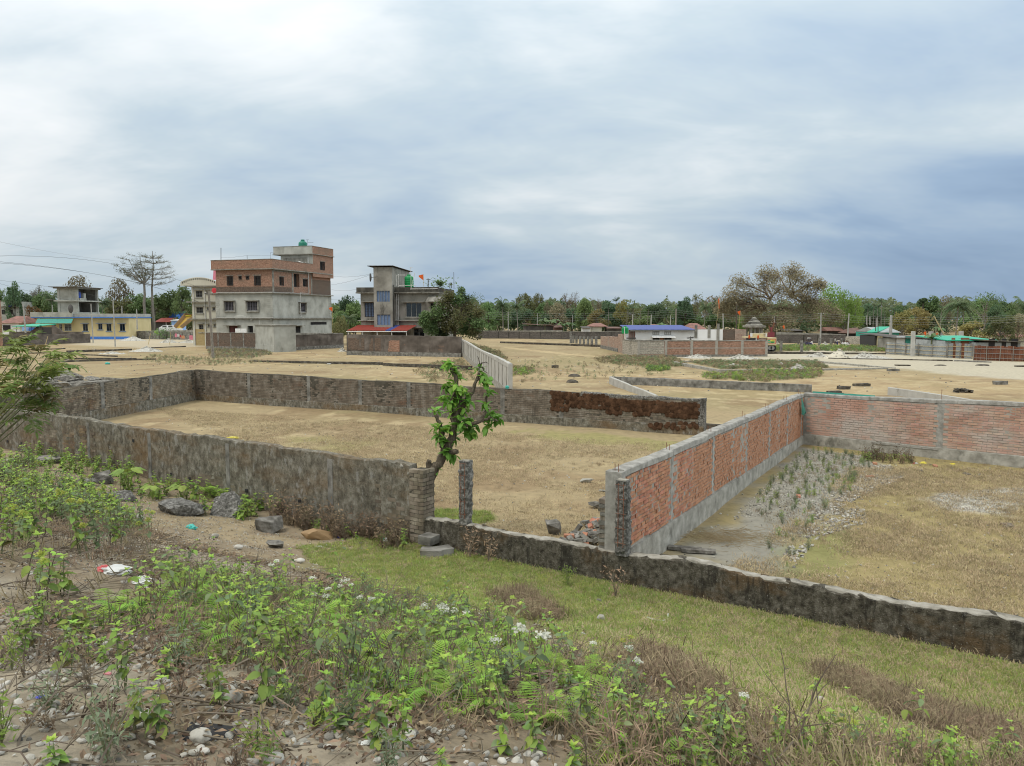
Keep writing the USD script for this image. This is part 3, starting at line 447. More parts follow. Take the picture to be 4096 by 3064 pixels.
# ... and a tall stained stretch on the left
TL = -24.0
tall = Frame('stained_wall', 'long rust and black stained boundary wall behind the rubble, ending at a brick pier', 'wall', (TL, wall_y(TL)), (e1[0], wall_y(e1[0])))
hq = {}
for r, u, v in (('K1', 0, 735), ('K1', 300, 745), ('K1', 700, 800), ('K1', 1050, 880), ('K1', 2212, 1020), ('K2', 500, 1100), ('K2', 900, 1165), ('K2', 1250, 1190)):
    p = tall.front(px(r, u, v)); hq[float(p[0])] = float(p[2])
kx = np.array(sorted(hq)); kz = np.array([hq[k] for k in kx]); kz = 0.55 * kz + 0.45 * np.polyval(np.polyfit(kx, kz, 1), kx)
xpier = float(tall.front(px('K2', 1345, 1300))[0])
ht = lambda x: float(np.interp(x, kx, kz)) + 0.012 * math.sin(3.1 * x) + 0.010 * math.sin(7.7 * x + 2)
slab(MB(), xpier - 0.05, ht, 0.0, 0.25, -0.4, xpier / 0.16, 0.010).build('wall_body', 'stained_wall', tall.prim, 25)
hp = float(tall.front(px('K2', 1395, 1262))[2])
hpf = lambda x: hp + (0.22 if x < xpier - 0.02 else 0)
pw = tall.L - xpier + 0.02
pr = MB().box((xpier - 0.03, -0.03, -0.3), (tall.L + 0.02, 0.36, hp), 0.006).build('brick_pier', 'old_mortar', tall.prim)
pb = []
for z in np.arange(0.03, hp - 0.03, 0.088):
    o = 0.11 if int(z / 0.088) % 2 else 0.0
    for a in np.arange(xpier - 0.04 - o, tall.L + 0.02, 0.245):
        lo, hi = max(a, xpier - 0.04), min(a + 0.232, tall.L + 0.03)
        if hi - lo > 0.04: pb.append((1, MB().box((lo, -0.037, z), (hi, 0.1, z + 0.077), 0.005), 'stained_brick'))
    for a in np.arange(-0.04 - o, 0.36, 0.245):
        lo, hi = max(a, -0.04), min(a + 0.232, 0.37)
        if hi - lo > 0.04: pb.append((1, MB().box((tall.L - 0.05, lo, z), (tall.L + 0.030, hi, z + 0.077), 0.005), 'stained_brick'))
set_bricks(tall, pb, pr)
for k in range(7): MB().blob((xpier - 0.28 + 0.05 * k + R.normal(0, .02), 0.1 + R.normal(0, .04), ht(xpier - .1) - 0.05 - 0.035 * k), (0.07, 0.08, 0.05), k, 0.4, 1).build('crumbled_mortar', 'low_wall_top', pr)
cols = []
for r, u, v0, v1, w in (('K1', 760, 870, 1110, 32), ('K1', 1290, 975, 1240, 38), ('K1', 1965, 1045, 1350, 42), ('K2', 640, 1180, 1540, 58)):
    a, b = tall.front(px(r, u, v0)), tall.front(px(r, u, v1)); hw = w / 2 / 2.16 / FPX * np.linalg.norm(tall.wld(a) - C0)
    cols.append((a[0], hw)); MB().box((a[0] - hw, -0.014, 0.2), (a[0] + hw, 0.06, ht(a[0]) - 0.10), 0.006).build('concrete_column', 'old_concrete', tall.prim)
holes = []
for r, u, v in (('K1', 68, 1005), ('K1', 187, 1022), ('K1', 346, 1052), ('K1', 436, 1070), ('K1', 868, 1165), ('K1', 1135, 1218), ('K1', 1483, 1292), ('K1', 1640, 1328), ('K1', 2132, 1432), ('K2', 378, 1520), ('K1', 1152, 1000)):
    p = tall.front(px(r, u, v)); holes.append(p)
hide = lambda x, z: any(abs(x - c) < w + 0.03 for c, w in cols) or any(abs(x - h[0]) < 0.13 and abs(z - h[2]) < 0.07 for h in holes) or noise2(x, z, 0.42, 91, 2) < 0.50
tb = lay_bricks(tall, 6.0, xpier - 0.06, lambda x: 0.28 + 0.5 * max(0, 1 - x / tall.L), lambda x: ht(x) - 0.12, 'stained_brick', (0.245, 0.088), 0.012, (0.001, 0.006), skip=hide, jit=0.003)
set_bricks(tall, tb)
for h in holes: MB().box((h[0] - 0.05, -0.013, h[2] - 0.045), (h[0] + 0.05, 0.02, h[2] + 0.045), 0.008).build('weep_hole', 'dark_room', tall.prim)  # near-black plugs on the face paint the shade inside the weep holes


def brick_run(name,label,p0,p1,h0,h1,body,brick,plinth,coping=None,colx=(),colw=0.11,colmat='old_concrete',thick=0.24,cat='wall',bsize=(0.245,0.088),bproud=(0.002,0.010),xr=None,tilt=0.0,joint=0.013,wav=0.0,plmat=None,group=None,skip=None,near=300,proudcol=0.010,rough=0.006,smoothtop=25):
    fr = Frame(name, label, cat, p0, p1, group); L = fr.L
    hf = lambda x: h0 + (h1 - h0) * x / L + (wav * math.sin(x * 0.8 + h0) + wav * 0.6 * math.sin(2.3 * x) if wav else 0)
    ct = coping[0] if coping else 0.0
    slab(MB(), L, lambda x: hf(x) - ct, 0.0, thick, -0.35, max(2, L / 0.3), rough).build('wall_body', body, fr.prim, smoothtop)
    pz = plinth[0] if plinth else 0.0; pzf = pz if callable(pz) else (lambda x: pz)
    if plinth: slab(MB(), L, pzf, -plinth[1], 0.05, -0.35, max(2, L / 0.4), rough).build('plinth', plmat or 'plinth_concrete', fr.prim, 25)
    if coping: # cast top beam, in lengths between columns
        cuts = [0.0] + [c for c in colx if 0.05 < c < L - 0.05] + [L]
        for a, b in zip(cuts[:-1], cuts[1:]):
            m = MB(); slab(m, b - a - 0.004, lambda x: hf(x) + R.normal(0, 0.003), -coping[1], thick + coping[1], 0, max(2, (b - a) / 0.3), 0.004, a + 0.002)
            m.v[0] = m.v[0].copy(); low_ = m.v[0][:, 2] == 0; m.v[0][low_, 2] = [hf(x) - ct for x in m.v[0][low_, 0]]; m.build('coping', 'new_concrete', fr.prim, 25)
    for c in colx: MB().box((c - colw, -proudcol, pzf(c) - 0.02), (c + colw, 0.05, hf(c) - ct - 0.004), 0.004).build('concrete_column', colmat, fr.prim)
    if brick:
        sk = lambda x, z: any(abs(x - c) < colw + 0.012 for c in colx) or (skip is not None and skip(x, z))
        out = lay_bricks(fr, *(xr or (0.0, L)), lambda x: pzf(x) + 0.012, lambda x: hf(x) - ct - 0.012, brick, bsize, joint, bproud, tilt=tilt, skip=sk)
        set_bricks(fr, out, near=near)
    return fr, hf
# the red plot wall: side run, then back run
corner = at_z(px('K4', 295, 1025))
near5 = on_line(px('L3', 690, 300), 0.30)
h_near = at_plane(px('K3', 900, 1250), near5, np.array([WS, 1, 0]))[2]
h_corner = at_y(px('K4', 292, 590), corner[1])[2]
f5 = Frame.__new__(Frame)
f5.p0 = np.array([near5[0], near5[1], 0]); d5 = (corner - near5)[:2]; f5.L = float(np.hypot(*d5)); f5.ex = np.array([*d5 / f5.L, 0]); f5.ey = np.array([-f5.ex[1], f5.ex[0], 0])
c5 = [float(f5.front(px(r, u, v))[0]) for r, u, v in (('K3', 1380, 1400), ('K3', 1735, 1200), ('K3', 2025, 1050), ('K4', 12, 900), ('K4', 168, 850), ('K4', 290, 800))]
redside, hf5 = brick_run('brick_wall','orange red brick wall running away from the black rebar post to the green net scrap',near5,corner,h_near,h_corner,'mortar','red_brick',(lambda x: 0.55 - 0.012 * x,0.05),(0.125,0.018),c5,0.075,'new_concrete',bsize=(0.235,0.083),bproud=(0.004,0.017),tilt=0.06,joint=0.014,wav=0.012)
MB().box((-0.17, -0.03, -0.3), (0.012, 0.30, hf5(0) - 0.02), 0.008).build('end_column', 'new_concrete', redside.prim)
for c in [0.0 - 0.1] + c5:
    for dx, dy in ((-0.05, 0.05), (0.06, 0.16)): MB().tube([(c + dx, dy, hf5(c) - 0.05), (c + dx + R.normal(0, .01), dy, hf5(c) + R.uniform(0.10, 0.2))], 0.007, 5).build('rebar_stub', 'tin_rust', redside.prim)
right6 = at_z(px('K4', 2212, 1238)); h6 = at_y(px('K4', 2212, 675), right6[1])[2]; d6 = right6 - corner
end6 = corner + d6 * 1.3
f6 = Frame.__new__(Frame); f6.p0 = np.array([corner[0], corner[1], 0]); f6.L = float(np.hypot(*(end6 - corner)[:2])); f6.ex = (end6 - corner) / f6.L; f6.ey = np.array([-f6.ex[1], f6.ex[0], 0])
c6 = float(f6.front(px('K4', 1488, 850))[0])
redback, hf6 = brick_run('brick_wall','pinkish brick wall across the back of the right plot, smeared with mortar',corner,end6,h_corner,h_corner + (h6 - h_corner) * 1.3,'mortar','pink_brick',(0.40,0.05),(0.13,0.02),[0.05,c6,2 * c6],0.11,'new_concrete',bsize=(0.30,0.088),bproud=(0.003,0.016),tilt=0.01,joint=0.016,wav=0.014)
MB().tube([(c6 - 0.02, 0.1, hf6(c6) - 0.1), (c6 - 0.02, 0.1, hf6(c6) + 0.35)], 0.008, 5).build('rebar_stub', 'tin_rust', redback.prim)
MB().box((0.3, 0.10, hf6(1) + 0.002), (2.6, 0.125, hf6(1) + 0.06), 0.01).build('top_board', 'tin_teal', redback.prim)
for xx, w_, zz in ((2.6, 2.2, 0.30), (8.0, 3.0, 0.31)): MB().box((xx, -0.066, zz), (xx + w_, -0.04, zz + 0.05), 0.005).build('cement_lip', 'new_concrete', redback.prim)
# broken brick stub left of the red wall's end
stub = on_line(px('L3', 575, 310), 0.28); hst = at_plane(px('K3', 805, 1500), stub, np.array([WS, 1, 0]))[2]
t = thing('brick_stub', 'ragged remnant of a torn down grey brick wall beside the red wall end', 'brick stub', (stub[0], stub[1], 0), low.rz)
z = 0.0; k = 0
while z < hst:
    w = 0.13 + R.uniform(-0.03, 0.04); MB().box((-w / 2 + R.normal(0, .012), -0.12, z), (w / 2 + 0.02, 0.12, z + 0.074), 0.012).build('brick', 'old_concrete' if k % 2 else 'old_brick', t); z += 0.082; k += 1
MB().box((-0.03, -0.09, 0), (0.07, 0.10, hst - 0.05), 0.01).build('mortar_core', 'mortar', t)

# the old plot wall on the left: side run and long back run
p3c = at_z(px('K1', 1690, 650)); h3c = at_y(px('K1', 1690, 388), p3c[1])[2]
a3 = at_plane(px('K1', 560, 535), p3c, np.array([1.0, -0.12, 0])); 
d3 = np.array([-1.35, -11.0, 0]); d3 /= np.linalg.norm(d3); p3n = p3c + d3 * 15.5
side3, hf3 = brick_run('stained_wall','dark brown old brick wall receding from the rock pile to the far plot corner',p3n,p3c,h3c * 0.97,h3c,'old_mortar','stained_brick',(0.52,0.05),None,[3.0,7.0,11.0],0.13,'old_concrete',plmat='stained_wall',xr=(1.0,15.5),wav=0.02)
p4e = at_z(px('K3', 1655, 955)); h4e = at_y(px('K3', 1600, 650), p4e[1])[2]
f4 = Frame.__new__(Frame); f4.p0 = np.array([p3c[0], p3c[1], 0]); f4.L = float(np.hypot(*(p4e - p3c)[:2])); f4.ex = (p4e - p3c) / f4.L; f4.ey = np.array([-f4.ex[1], f4.ex[0], 0])
c4 = [float(f4.front(px(r, u, v))[0]) for r, u, v in (('K1', 2150, 500), ('K2', 455, 560), ('K2', 900, 580), ('K2', 1320, 650), ('K2', 2130, 680), ('K3', 425, 700))]
back4, hf4 = brick_run('old_brick_wall', 'long grey weathered brick wall behind the leaning tree, dung cakes on its right end', p3c, p4e, h3c, h4e, 'old_mortar', 'old_brick', (0.38, 0.055), None, c4, 0.11, 'old_concrete', plmat='stained_wall', wav=0.022)
MB().box((back4.L - 0.24, -0.02, -0.2), (back4.L + 0.03, 0.30, hf4(back4.L) + 0.03), 0.02).build('end_pier', 'aggregate', back4.prim)
slab(MB(), 5.6, lambda x: hf4(x) + 0.035 + 0.01 * math.sin(4 * x), -0.015, 0.26, h4e - 0.06, 40, 0.014, back4.L - 5.55).build('rough_coping', 'aggregate', back4.prim, 25)
for k, u in enumerate((960, 1015)):
    p = at_z(px('K3',u,945)); MB().box((-0.2,-0.06,0),(0.2,0.06,0.1),0.01).build('loose_block','plinth_concrete',None,label=('left' if k == 0 else 'right') + ' one of two loose concrete blocks lying at the foot of the dung cake wall',cat='block').GetAttribute('points')
def far_wall(name, label, b0, t0, b1, t1, mat, thick=0.22, cols=0, colmat='ledge', coping=None, cat='wall', group=None, plinth=None, jag=0.03, z=0.0, ext=(0, 0), colw=0.12):
    p0, p1, h0, h1 = ends(b0, t0, b1, t1, z); d = p1 - p0; p0 = p0 - d * ext[0]; p1 = p1 + d * ext[1]
    fr = Frame(name, label, cat, p0, p1, group); L = fr.L; hf = lambda x: h0 + (h1 - h0) * x / L + (R.normal(0, jag * 0.4) if jag else 0)
    slab(MB(), L, hf, 0, thick, -0.4, max(2, L / 0.8), 0.006).build('wall_body', mat, fr.prim, 20)
    for c in np.linspace(0.0, L, cols + 2)[1:-1] if cols else (): MB().box((c - colw, -0.02, -0.1), (c + colw, 0.06, lerp(h0, h1, L)(c) - 0.05), 0.005).build('concrete_column', colmat, fr.prim)
    if plinth: MB().box((0.0, -0.05, -0.3), (L, 0.03, plinth), 0.004).build('plinth', 'old_concrete', fr.prim)
    if coping: slab(MB(), L, lambda x: lerp(h0, h1, L)(x) + coping, -0.03, thick + 0.03, min(h0, h1) - 0.04, max(2, L / 1.0), 0.006).build('coping', 'ledge', fr.prim, 20)
    return fr, lerp(h0, h1, L)
pxs = lambda r, *a: [px(r, u, v) for u, v in a]
# pale ribbed wall beyond the leaning tree
p7f, p7n = at_z(px('C', 1487, 1262)), None
h7f = at_y(px('C', 1490, 1078), p7f[1])[2]; d7 = 2.12
p7n = at_plane(px('K2', 2185, 345), (0, 46.3, 0), np.array([0, 1.0, 0]))
rib = Frame('ribbed_wall', 'pale concrete panel wall with vertical ribs beyond the leafy stump tree', 'wall', p7f, p7n)
top7 = lambda x: h7f + (p7n[2] - h7f) * x / rib.L + 0.06 * math.sin(x * 0.16)
slab(MB(), rib.L, top7, 0, 0.18, -0.3, 60, 0.006).build('wall_body', 'pale_panel', rib.prim, 20)
slab(MB(), rib.L, lambda x: top7(x) + 0.05, -0.03, 0.21, 1.9, 60, 0.008).build('coping', 'pale_panel', rib.prim, 20)
MB().box((0, -0.05, -0.3), (rib.L, 0.02, 0.55), 0.0).build('plinth', 'plinth_concrete', rib.prim)
for x in np.arange(1.3, rib.L - 0.5, 2.45): MB().box((x, -0.03, 0.56), (x + 0.14, 0.01, top7(x) - 0.03)).build('rib', 'ledge', rib.prim)
MB().box((rib.L - 0.22, -0.04, -0.2), (rib.L + 0.05, 0.22, top7(rib.L)), 0.004).build('end_column', 'pale_panel', rib.prim)
# compound wall of the tower house
w8, h8 = far_wall('compound_wall', 'tall sooty brick compound wall below the red tin awning', px('C', 112, 1262), px('C', 112, 1016), px('C', 1487, 1290), px('C', 1487, 1043), 'compound_wall', 0.25, 7, 'compound_wall', 0.0, plinth=0.5)
for (u0, u1, v0, v1) in ((385, 520, 1060, 1225), (610, 745, 1090, 1225), (130, 320, 1060, 1200)):
    a, b = w8.front(px('C', u0, v1)), w8.front(px('C', u1, v0)); MB().box((a[0], -0.012, a[2]), (b[0], 0.03, b[2]), 0.02).build('bare_brickwork', 'house_brick_dark' if u0 != 610 else 'house_brick', w8.prim)
# compound wall of the three-storey house with its corner wash house
w9a, h9a = far_wall('compound_wall', 'low brick compound wall left of the plastered corner outhouse', px('B', 375, 1490), px('B', 375, 1293), px('B', 985, 1505), px('B', 985, 1300), 'house_brick_dark', 0.22, 3, 'old_concrete', 0.03, plinth=0.45)
w9b, h9b = far_wall('compound_wall', 'dark damp compound wall right of the plastered corner outhouse', px('B', 1285, 1518), px('B', 1285, 1300), px('B', 2030, 1475), px('B', 2030, 1302), 'compound_wall', 0.22, 4, 'compound_wall', 0.03, plinth=0.5)
oc = at_z(px('B', 1197, 1532)); oh = at_y(px('B', 1197, 1203), oc[1])[2]
ol = at_z(px('B', 972, 1512)); orr = at_z(px('B', 1290, 1518))
of = Frame('outhouse', 'small grey plastered flat-roofed outhouse at the compound wall corner', 'outhouse', ol, oc)
MB().box((0, 0, -0.3), (of.L, 3.2, oh - 0.12)).build('wall', 'plaster_grey', of.prim); MB().box((-0.12, -0.12, oh - 0.118), (of.L + 0.12, 3.32, oh)).build('roof_slab', 'ledge', of.prim)
MB().box((0.0, -0.06, -0.3), (of.L + 0.05, -0.004, 0.95), 0.01).build('plinth', 'plaster_grey', of.prim); MB().tube([(0.9, 0.3, oh), (0.9, 0.3, oh + 0.6)], 0.02, 5).build('vent_pipe', 'pvc_pipe', of.prim)
# left of the houses
far_wall('compound_wall', 'long brown boundary wall in front of the yellow house at far left', px('A', 0, 1458), px('A', 0, 1318), px('A', 1090, 1416), px('A', 1090, 1309), 'compound_wall', 0.22, 4, 'compound_wall', 0.0, ext=(0.25, 0))
far_wall('compound_wall', 'grey panelled boundary wall between the yellow house and the pale house', px('A', 1570, 1368), px('A', 1570, 1280), px('B', 380, 1385), px('B', 380, 1262), 'old_concrete', 0.2, 9, 'compound_wall', 0.04)
gp0, gp1 = at_y(px('A', 110, 1310), 150.0), at_y(px('A', 1000, 1310), 150.0)
gw = Frame('gate_wall', 'curved dark gate wall with a closed gate before the yellow house', 'wall', (gp0[0], 150), (gp1[0], 150))
prof = [(0, 2.2), (0.25, 2.25), (0.38, 2.7), (0.40, 3.25), (0.41, 3.25)]
xs = np.linspace(0, gw.L * 0.435, 18); slab(MB(), xs[-1], lambda x: 2.0 + 1.3 * sstep(x / gw.L, 0.26, 0.43), 0, 0.22, -0.3, 18).build('wall_body', 'compound_wall', gw.prim, 20)
slab(MB(), gw.L * 0.42, lambda x: 2.0 + 1.3 * (1 - sstep(x / gw.L, 0.58, 0.75)), 0, 0.22, -0.3, 18, 0, gw.L * 0.58).build('wall_body', 'compound_wall', gw.prim, 20)
MB().box((gw.L * 0.44, 0.05, 0), (gw.L * 0.575, 0.10, 2.9)).build('gate', 'frame_dark', gw.prim)
# the far side of the field
far_wall('boundary_wall', 'long blackened brick boundary wall behind the field, left of the row of posts', px('C', 1690, 1062), px('C', 1690, 976), px('D', 750, 1074), px('D', 750, 970), 'wall_brick_far', 0.22, 7, 'soot', 0.05)
far_wall('boundary_wall', 'black boundary wall behind the row of leaning concrete posts', px('D', 752, 1075), px('D', 752, 985), px('D', 1480, 1070), px('D', 1480, 982), 'wall_brick_far', 0.22, 4, 'soot', 0.05)
far_wall('boundary_wall', 'sooty boundary wall behind the seated workers, under the big bare tree', px('E', 1215, 1118), px('E', 1215, 990), px('E', 2050, 1122), px('E', 2050, 1018), 'wall_brick_far', 0.22, 4, 'soot', 0.04)
far_wall('block_wall', 'pale concrete block wall before the green-roofed house', px('E', 2050, 1128), px('E', 2050, 1040), px('G', 300, 1135), px('G', 300, 1035), 'block_pale', 0.22, 1, 'block_pale', 0.0)
for k, (u, v0, v1) in enumerate(((853, 985, 1120), (882, 1030, 1118), (920, 1032, 1125), (965, 1035, 1130), (1010, 1038, 1135), (1057, 1040, 1142), (1105, 1040, 1148), (1158, 1040, 1152))):
    p = at_z(px('D', u, v1)); h = at_y(px('D', u, v0), p[1])[2]; w = 0.17
    m = MB(); m.hexa([(-w, -w, -.2), (w, -w, -.2), (w, w, -.2), (-w, w, -.2)], [(-w + R.normal(0, .02), -w, h), (w, -w, h), (w, w, h), (-w, w, h)])
    q = thing('field_post', 'square concrete post in the bare row before the black far wall', 'post', p, 0.3, 'concrete posts of the unfinished fence', ry=R.normal(0, 0.02)); m.build('shaft', 'old_concrete', q)
pl = lambda nm, lb, b0, t0, b1, t1, mat='old_concrete', th=0.2, ext=(0, 0): far_wall(nm, lb, b0, t0, b1, t1, mat, th, 0, jag=0.02, ext=ext, cat='low wall')
pl('plinth_wall', 'low footing wall at the foot of the bare post row', px('D', 0, 1120), px('D', 0, 1100), px('D', 1205, 1168), px('D', 1205, 1140), 'field_block')
# low-walled plot in the middle distance
pl('plot_wall', 'pale low plot wall slanting towards the weathered brick wall', px('K3', 838, 508), px('K3', 838, 446), px('K3', 1235, 650), px('K3', 1235, 606), 'pale_panel')
pl('plot_wall', 'black streaked low plot wall running right from the pale slanting one', px('K3', 842, 505), px('K3', 842, 444), px('K4', 374, 586), px('K4', 374, 514), 'old_concrete')
pl('plinth_wall', 'nearly buried low footing behind the red wall corner', px('K4', 376, 602), px('K4', 376, 582), px('K4', 655, 608), px('K4', 655, 588), 'field_block')
pl('plot_wall', 'short pale low wall ending behind the pink brick wall', px('K4', 1032, 606), px('K4', 1032, 535), px('K4', 1880, 700), px('K4', 1880, 662), 'pale_panel')
pl('plinth_wall', 'low block footing between the dung cake wall and the red wall', px('K3', 1660, 900), px('K3', 1660, 850), px('K3', 1880, 905), px('K3', 1880, 860), 'field_block')
# weedy plot with pale edging
pl('plot_wall', 'pale low wall slanting along the left of the weedy plot', px('E', -30, 1366), px('E', -30, 1338), px('E', 530, 1476), px('E', 530, 1440), 'plinth_concrete')
pl('plot_wall', 'grey low wall along the front of the weedy plot', px('E', 532, 1474), px('E', 532, 1438), px('G', 470, 1440), px('G', 470, 1418), 'plinth_concrete')
pl('plot_wall', 'low wall along the back of the weedy plot', px('E', 20, 1348), px('E', 20, 1332), px('E', 1730, 1356), px('E', 1730, 1330), 'plinth_concrete')
pl('plot_wall', 'thin pale wall closing the right end of the weedy plot', px('E', 1735, 1358), px('E', 1735, 1334), px('G', 545, 1436), px('G', 545, 1414), 'plinth_concrete')
pl('kerb', 'long dark kerb across the pale sand before the corrugated fence', px('G', -250, 1306), px('G', -250, 1297), px('G', 1250, 1338), px('G', 1250, 1322), 'field_block')
pl('kerb', 'broken grey kerb end at the right of the pale sand', px('G', 1260, 1340), px('G', 1260, 1322), px('G', 1710, 1356), px('G', 1710, 1342), 'old_concrete')
pl('plinth_wall', 'long dark footing below the workers, with a row of concrete posts', px('E', 1112, 1252), px('E', 1112, 1222), px('G', 445, 1256), px('G', 445, 1238), 'field_block')
for k, (r, u, v0, v1) in enumerate((('E', 1275, 1095, 1222), ('E', 1522, 1090, 1226), ('E', 1735, 1062, 1168), ('E', 1875, 1064, 1168), ('E', 2006, 1060, 1166), ('G', 201, 1066, 1172), ('E', 1484, 1120, 1160), ('E', 1370, 1092, 1118))):
    p = at_z(px(r, u, v1)); h = at_y(px(r, u, v0), p[1])[2]; w = 0.15
    q = thing('field_post', 'concrete post of the plot below the sooty boundary wall', 'post', p, 0.1, 'concrete posts below the sooty wall', ry=R.normal(0, 0.02)); box((-w, -w, -.2), (w, w, h), 0.02).build('shaft', 'old_concrete', q)
# low footings in the field on the left
for lb, a in (('dark earth footing in the left field, farthest of the set',('A',330,1510,1500,790,1490,1480)),('broad dark footing left of the sand heap in the left field',('A',810,1542,1510,1590,1506,1490)),('footing running right from the sand heap to the outhouse wall',('A',1790,1484,1472,2240,1466,1455)),
              ('thin footing behind the feathery shrub',('A',330,1552,1535,860,1545,1530)),('long footing in the left field, second nearest',('A',830,1560,1545,1400,1585,1572)),('nearest dark footing of the left field',('A',640,1655,1632,1880,1620,1605)),('footing behind the green scrap in the left field',('A',640,1622,1602,1640,1612,1600))):
    r, u0, b0, t0, u1, b1, t1 = a; pl('plinth_wall', lb, px(r, u0, b0), px(r, u0, t0), px(r, u1, b1), px(r, u1, t1), 'field_block')
pl('plinth_wall', 'long low footing crossing the field behind the weathered wall, left part', px('K2', -60, 318), px('K2', -60, 305), px('K2', 1090, 346), px('K2', 1090, 322), 'field_block')
pl('plinth_wall', 'low footing ending at the foot of the ribbed wall', px('K2', 1095, 352), px('K2', 1095, 328), px('K2', 1860, 390), px('K2', 1860, 352), 'field_block')
pl('plot_wall', 'low dark wall behind the rock pile on the left', px('K1', 870, 490), px('K1', 870, 450), px('K1', 1210, 520), px('K1', 1210, 476), 'old_concrete')
# loose foundation blocks standing in the field
for lb, (r,u,v0,v1,w) in (('worn double block in the field right of the ribbed wall',('D',662,1388,1422,88)),('half sunk rounded concrete lump in the field',('D',895,1492,1532,160)),('squared dark block in front of the sunk lump',('D',870,1560,1600,152)),('dark squared block in the sand near the weedy plot',('G',168,1612,1643,180)),
        ('flat dark block at the left of the sandy ground',('G',662,1380,1398,160)),('low dark lump in the middle of the sandy ground',('G',1132,1380,1397,150)),('dark flat hump in the sand before the rusty fence',('G',1645,1376,1396,170)),('dark block at the right edge of the sand',('G',2075,1388,1408,110)),
        ('grey slab block alone in the right field',('G',1840,1580,1615,150)),('broken block left of the squared one in the right field',('K4',665,530,558,100)),('heap-like stack of bricks in the right field',('K4',1705,552,588,145)),('block beside the buried footing',('K4',585,572,600,115)),('squared block right of the broken one',('K4',822,508,530,130)),('pale end block of the weedy plot edging',('G',545,1432,1462,130))):
    p = at_z(px(r, u, v1)); h = max(0.12, at_y(px(r, u, v0), p[1])[2]); s = REG[r][2]; ww = w / s / FPX * p[1]
    q = thing('foundation_block', lb, 'concrete block', p, R.uniform(-.15, .15)); k = 'lump' in lb or 'hump' in lb
    m = MB()
    if k: m.blob((0, ww * .3, 0), (ww / 2, ww * .35, h), int(u), 0.15, 2, flat=-0.1)
    elif 'stack' in lb:
        for n_ in range(22): m.box((-ww / 2 + (n_ % 6) * ww / 6, R.uniform(0, .3), h * (n_ // 6) / 4), (-ww / 2 + (n_ % 6 + .92) * ww / 6, R.uniform(.4, .6), h * (n_ // 6 + .95) / 4), 0.03)
    else: m.box((-ww / 2, 0, -.1), (ww / 2, ww * .45, h), 0.03)
    m.build('block_body', 'field_block' if 'pale' not in lb and 'grey' not in lb else 'old_concrete', q, 35 if k else False)
# dung cakes drying on the right end of the weathered brick wall
P_ = proto('dung_cake'); m = MB(); m.lathe((0, 0, 0), [(0.0, 0.0), (0.112, 0.0), (0.118, 0.012), (0.10, 0.03), (0.075, 0.026), (0.06, 0.036), (0.03, 0.03), (0.0, 0.034)], 14); m.v[0][:, :2] *= (1 + R.normal(0, .05, (len(m.v[0]), 1)))
m.build('cake', 'dung', P_.GetPath(), 40)
spots = []
for row in range(6):
    for kx in range(60):
        u = 350 + kx * 31 + (15 if row % 2 else 0); v = 590 + row * 33 + (u - 350) * 0.058
        if u > 1620: continue
        n_ = meshkit.noise(np.array([u * 0.008, row * 0.9, 3.0]))
        keep = row < 4 or (row == 4 and n_ > 0.35) or (row == 5 and n_ > 0.66)
        if u < 480 and row < 5: keep = True
        if 480 < u < 700 and row > 3 or (u > 1280 and row > 4): keep = False
        if u > 1050 and row == 0: keep = False
        if keep: spots.append((u + R.normal(0, 4), v + R.normal(0, 4)))
for k in range(16): spots.append((1200 + k * 26 + R.normal(0, 8), 858 + (k % 2) * 22 + R.normal(0, 6)))
for u, v in spots:
    p = back4.front(px('K3', u, v)); 
    if p[2] > hf4(p[0]) - 0.08 or p[2] < 0.1: continue
    w = back4.wld(np.array([p[0],-0.012 - (0.05 if p[2] < .42 else 0),p[2]])); copy_of(P_.GetPath(),'dung_cake','round brown dung cake stuck to the weathered brick wall to dry','dung cake',w,back4.rz,R.uniform(0.85,1.12),'dung cakes drying on the brick wall',rx=math.pi / 2)
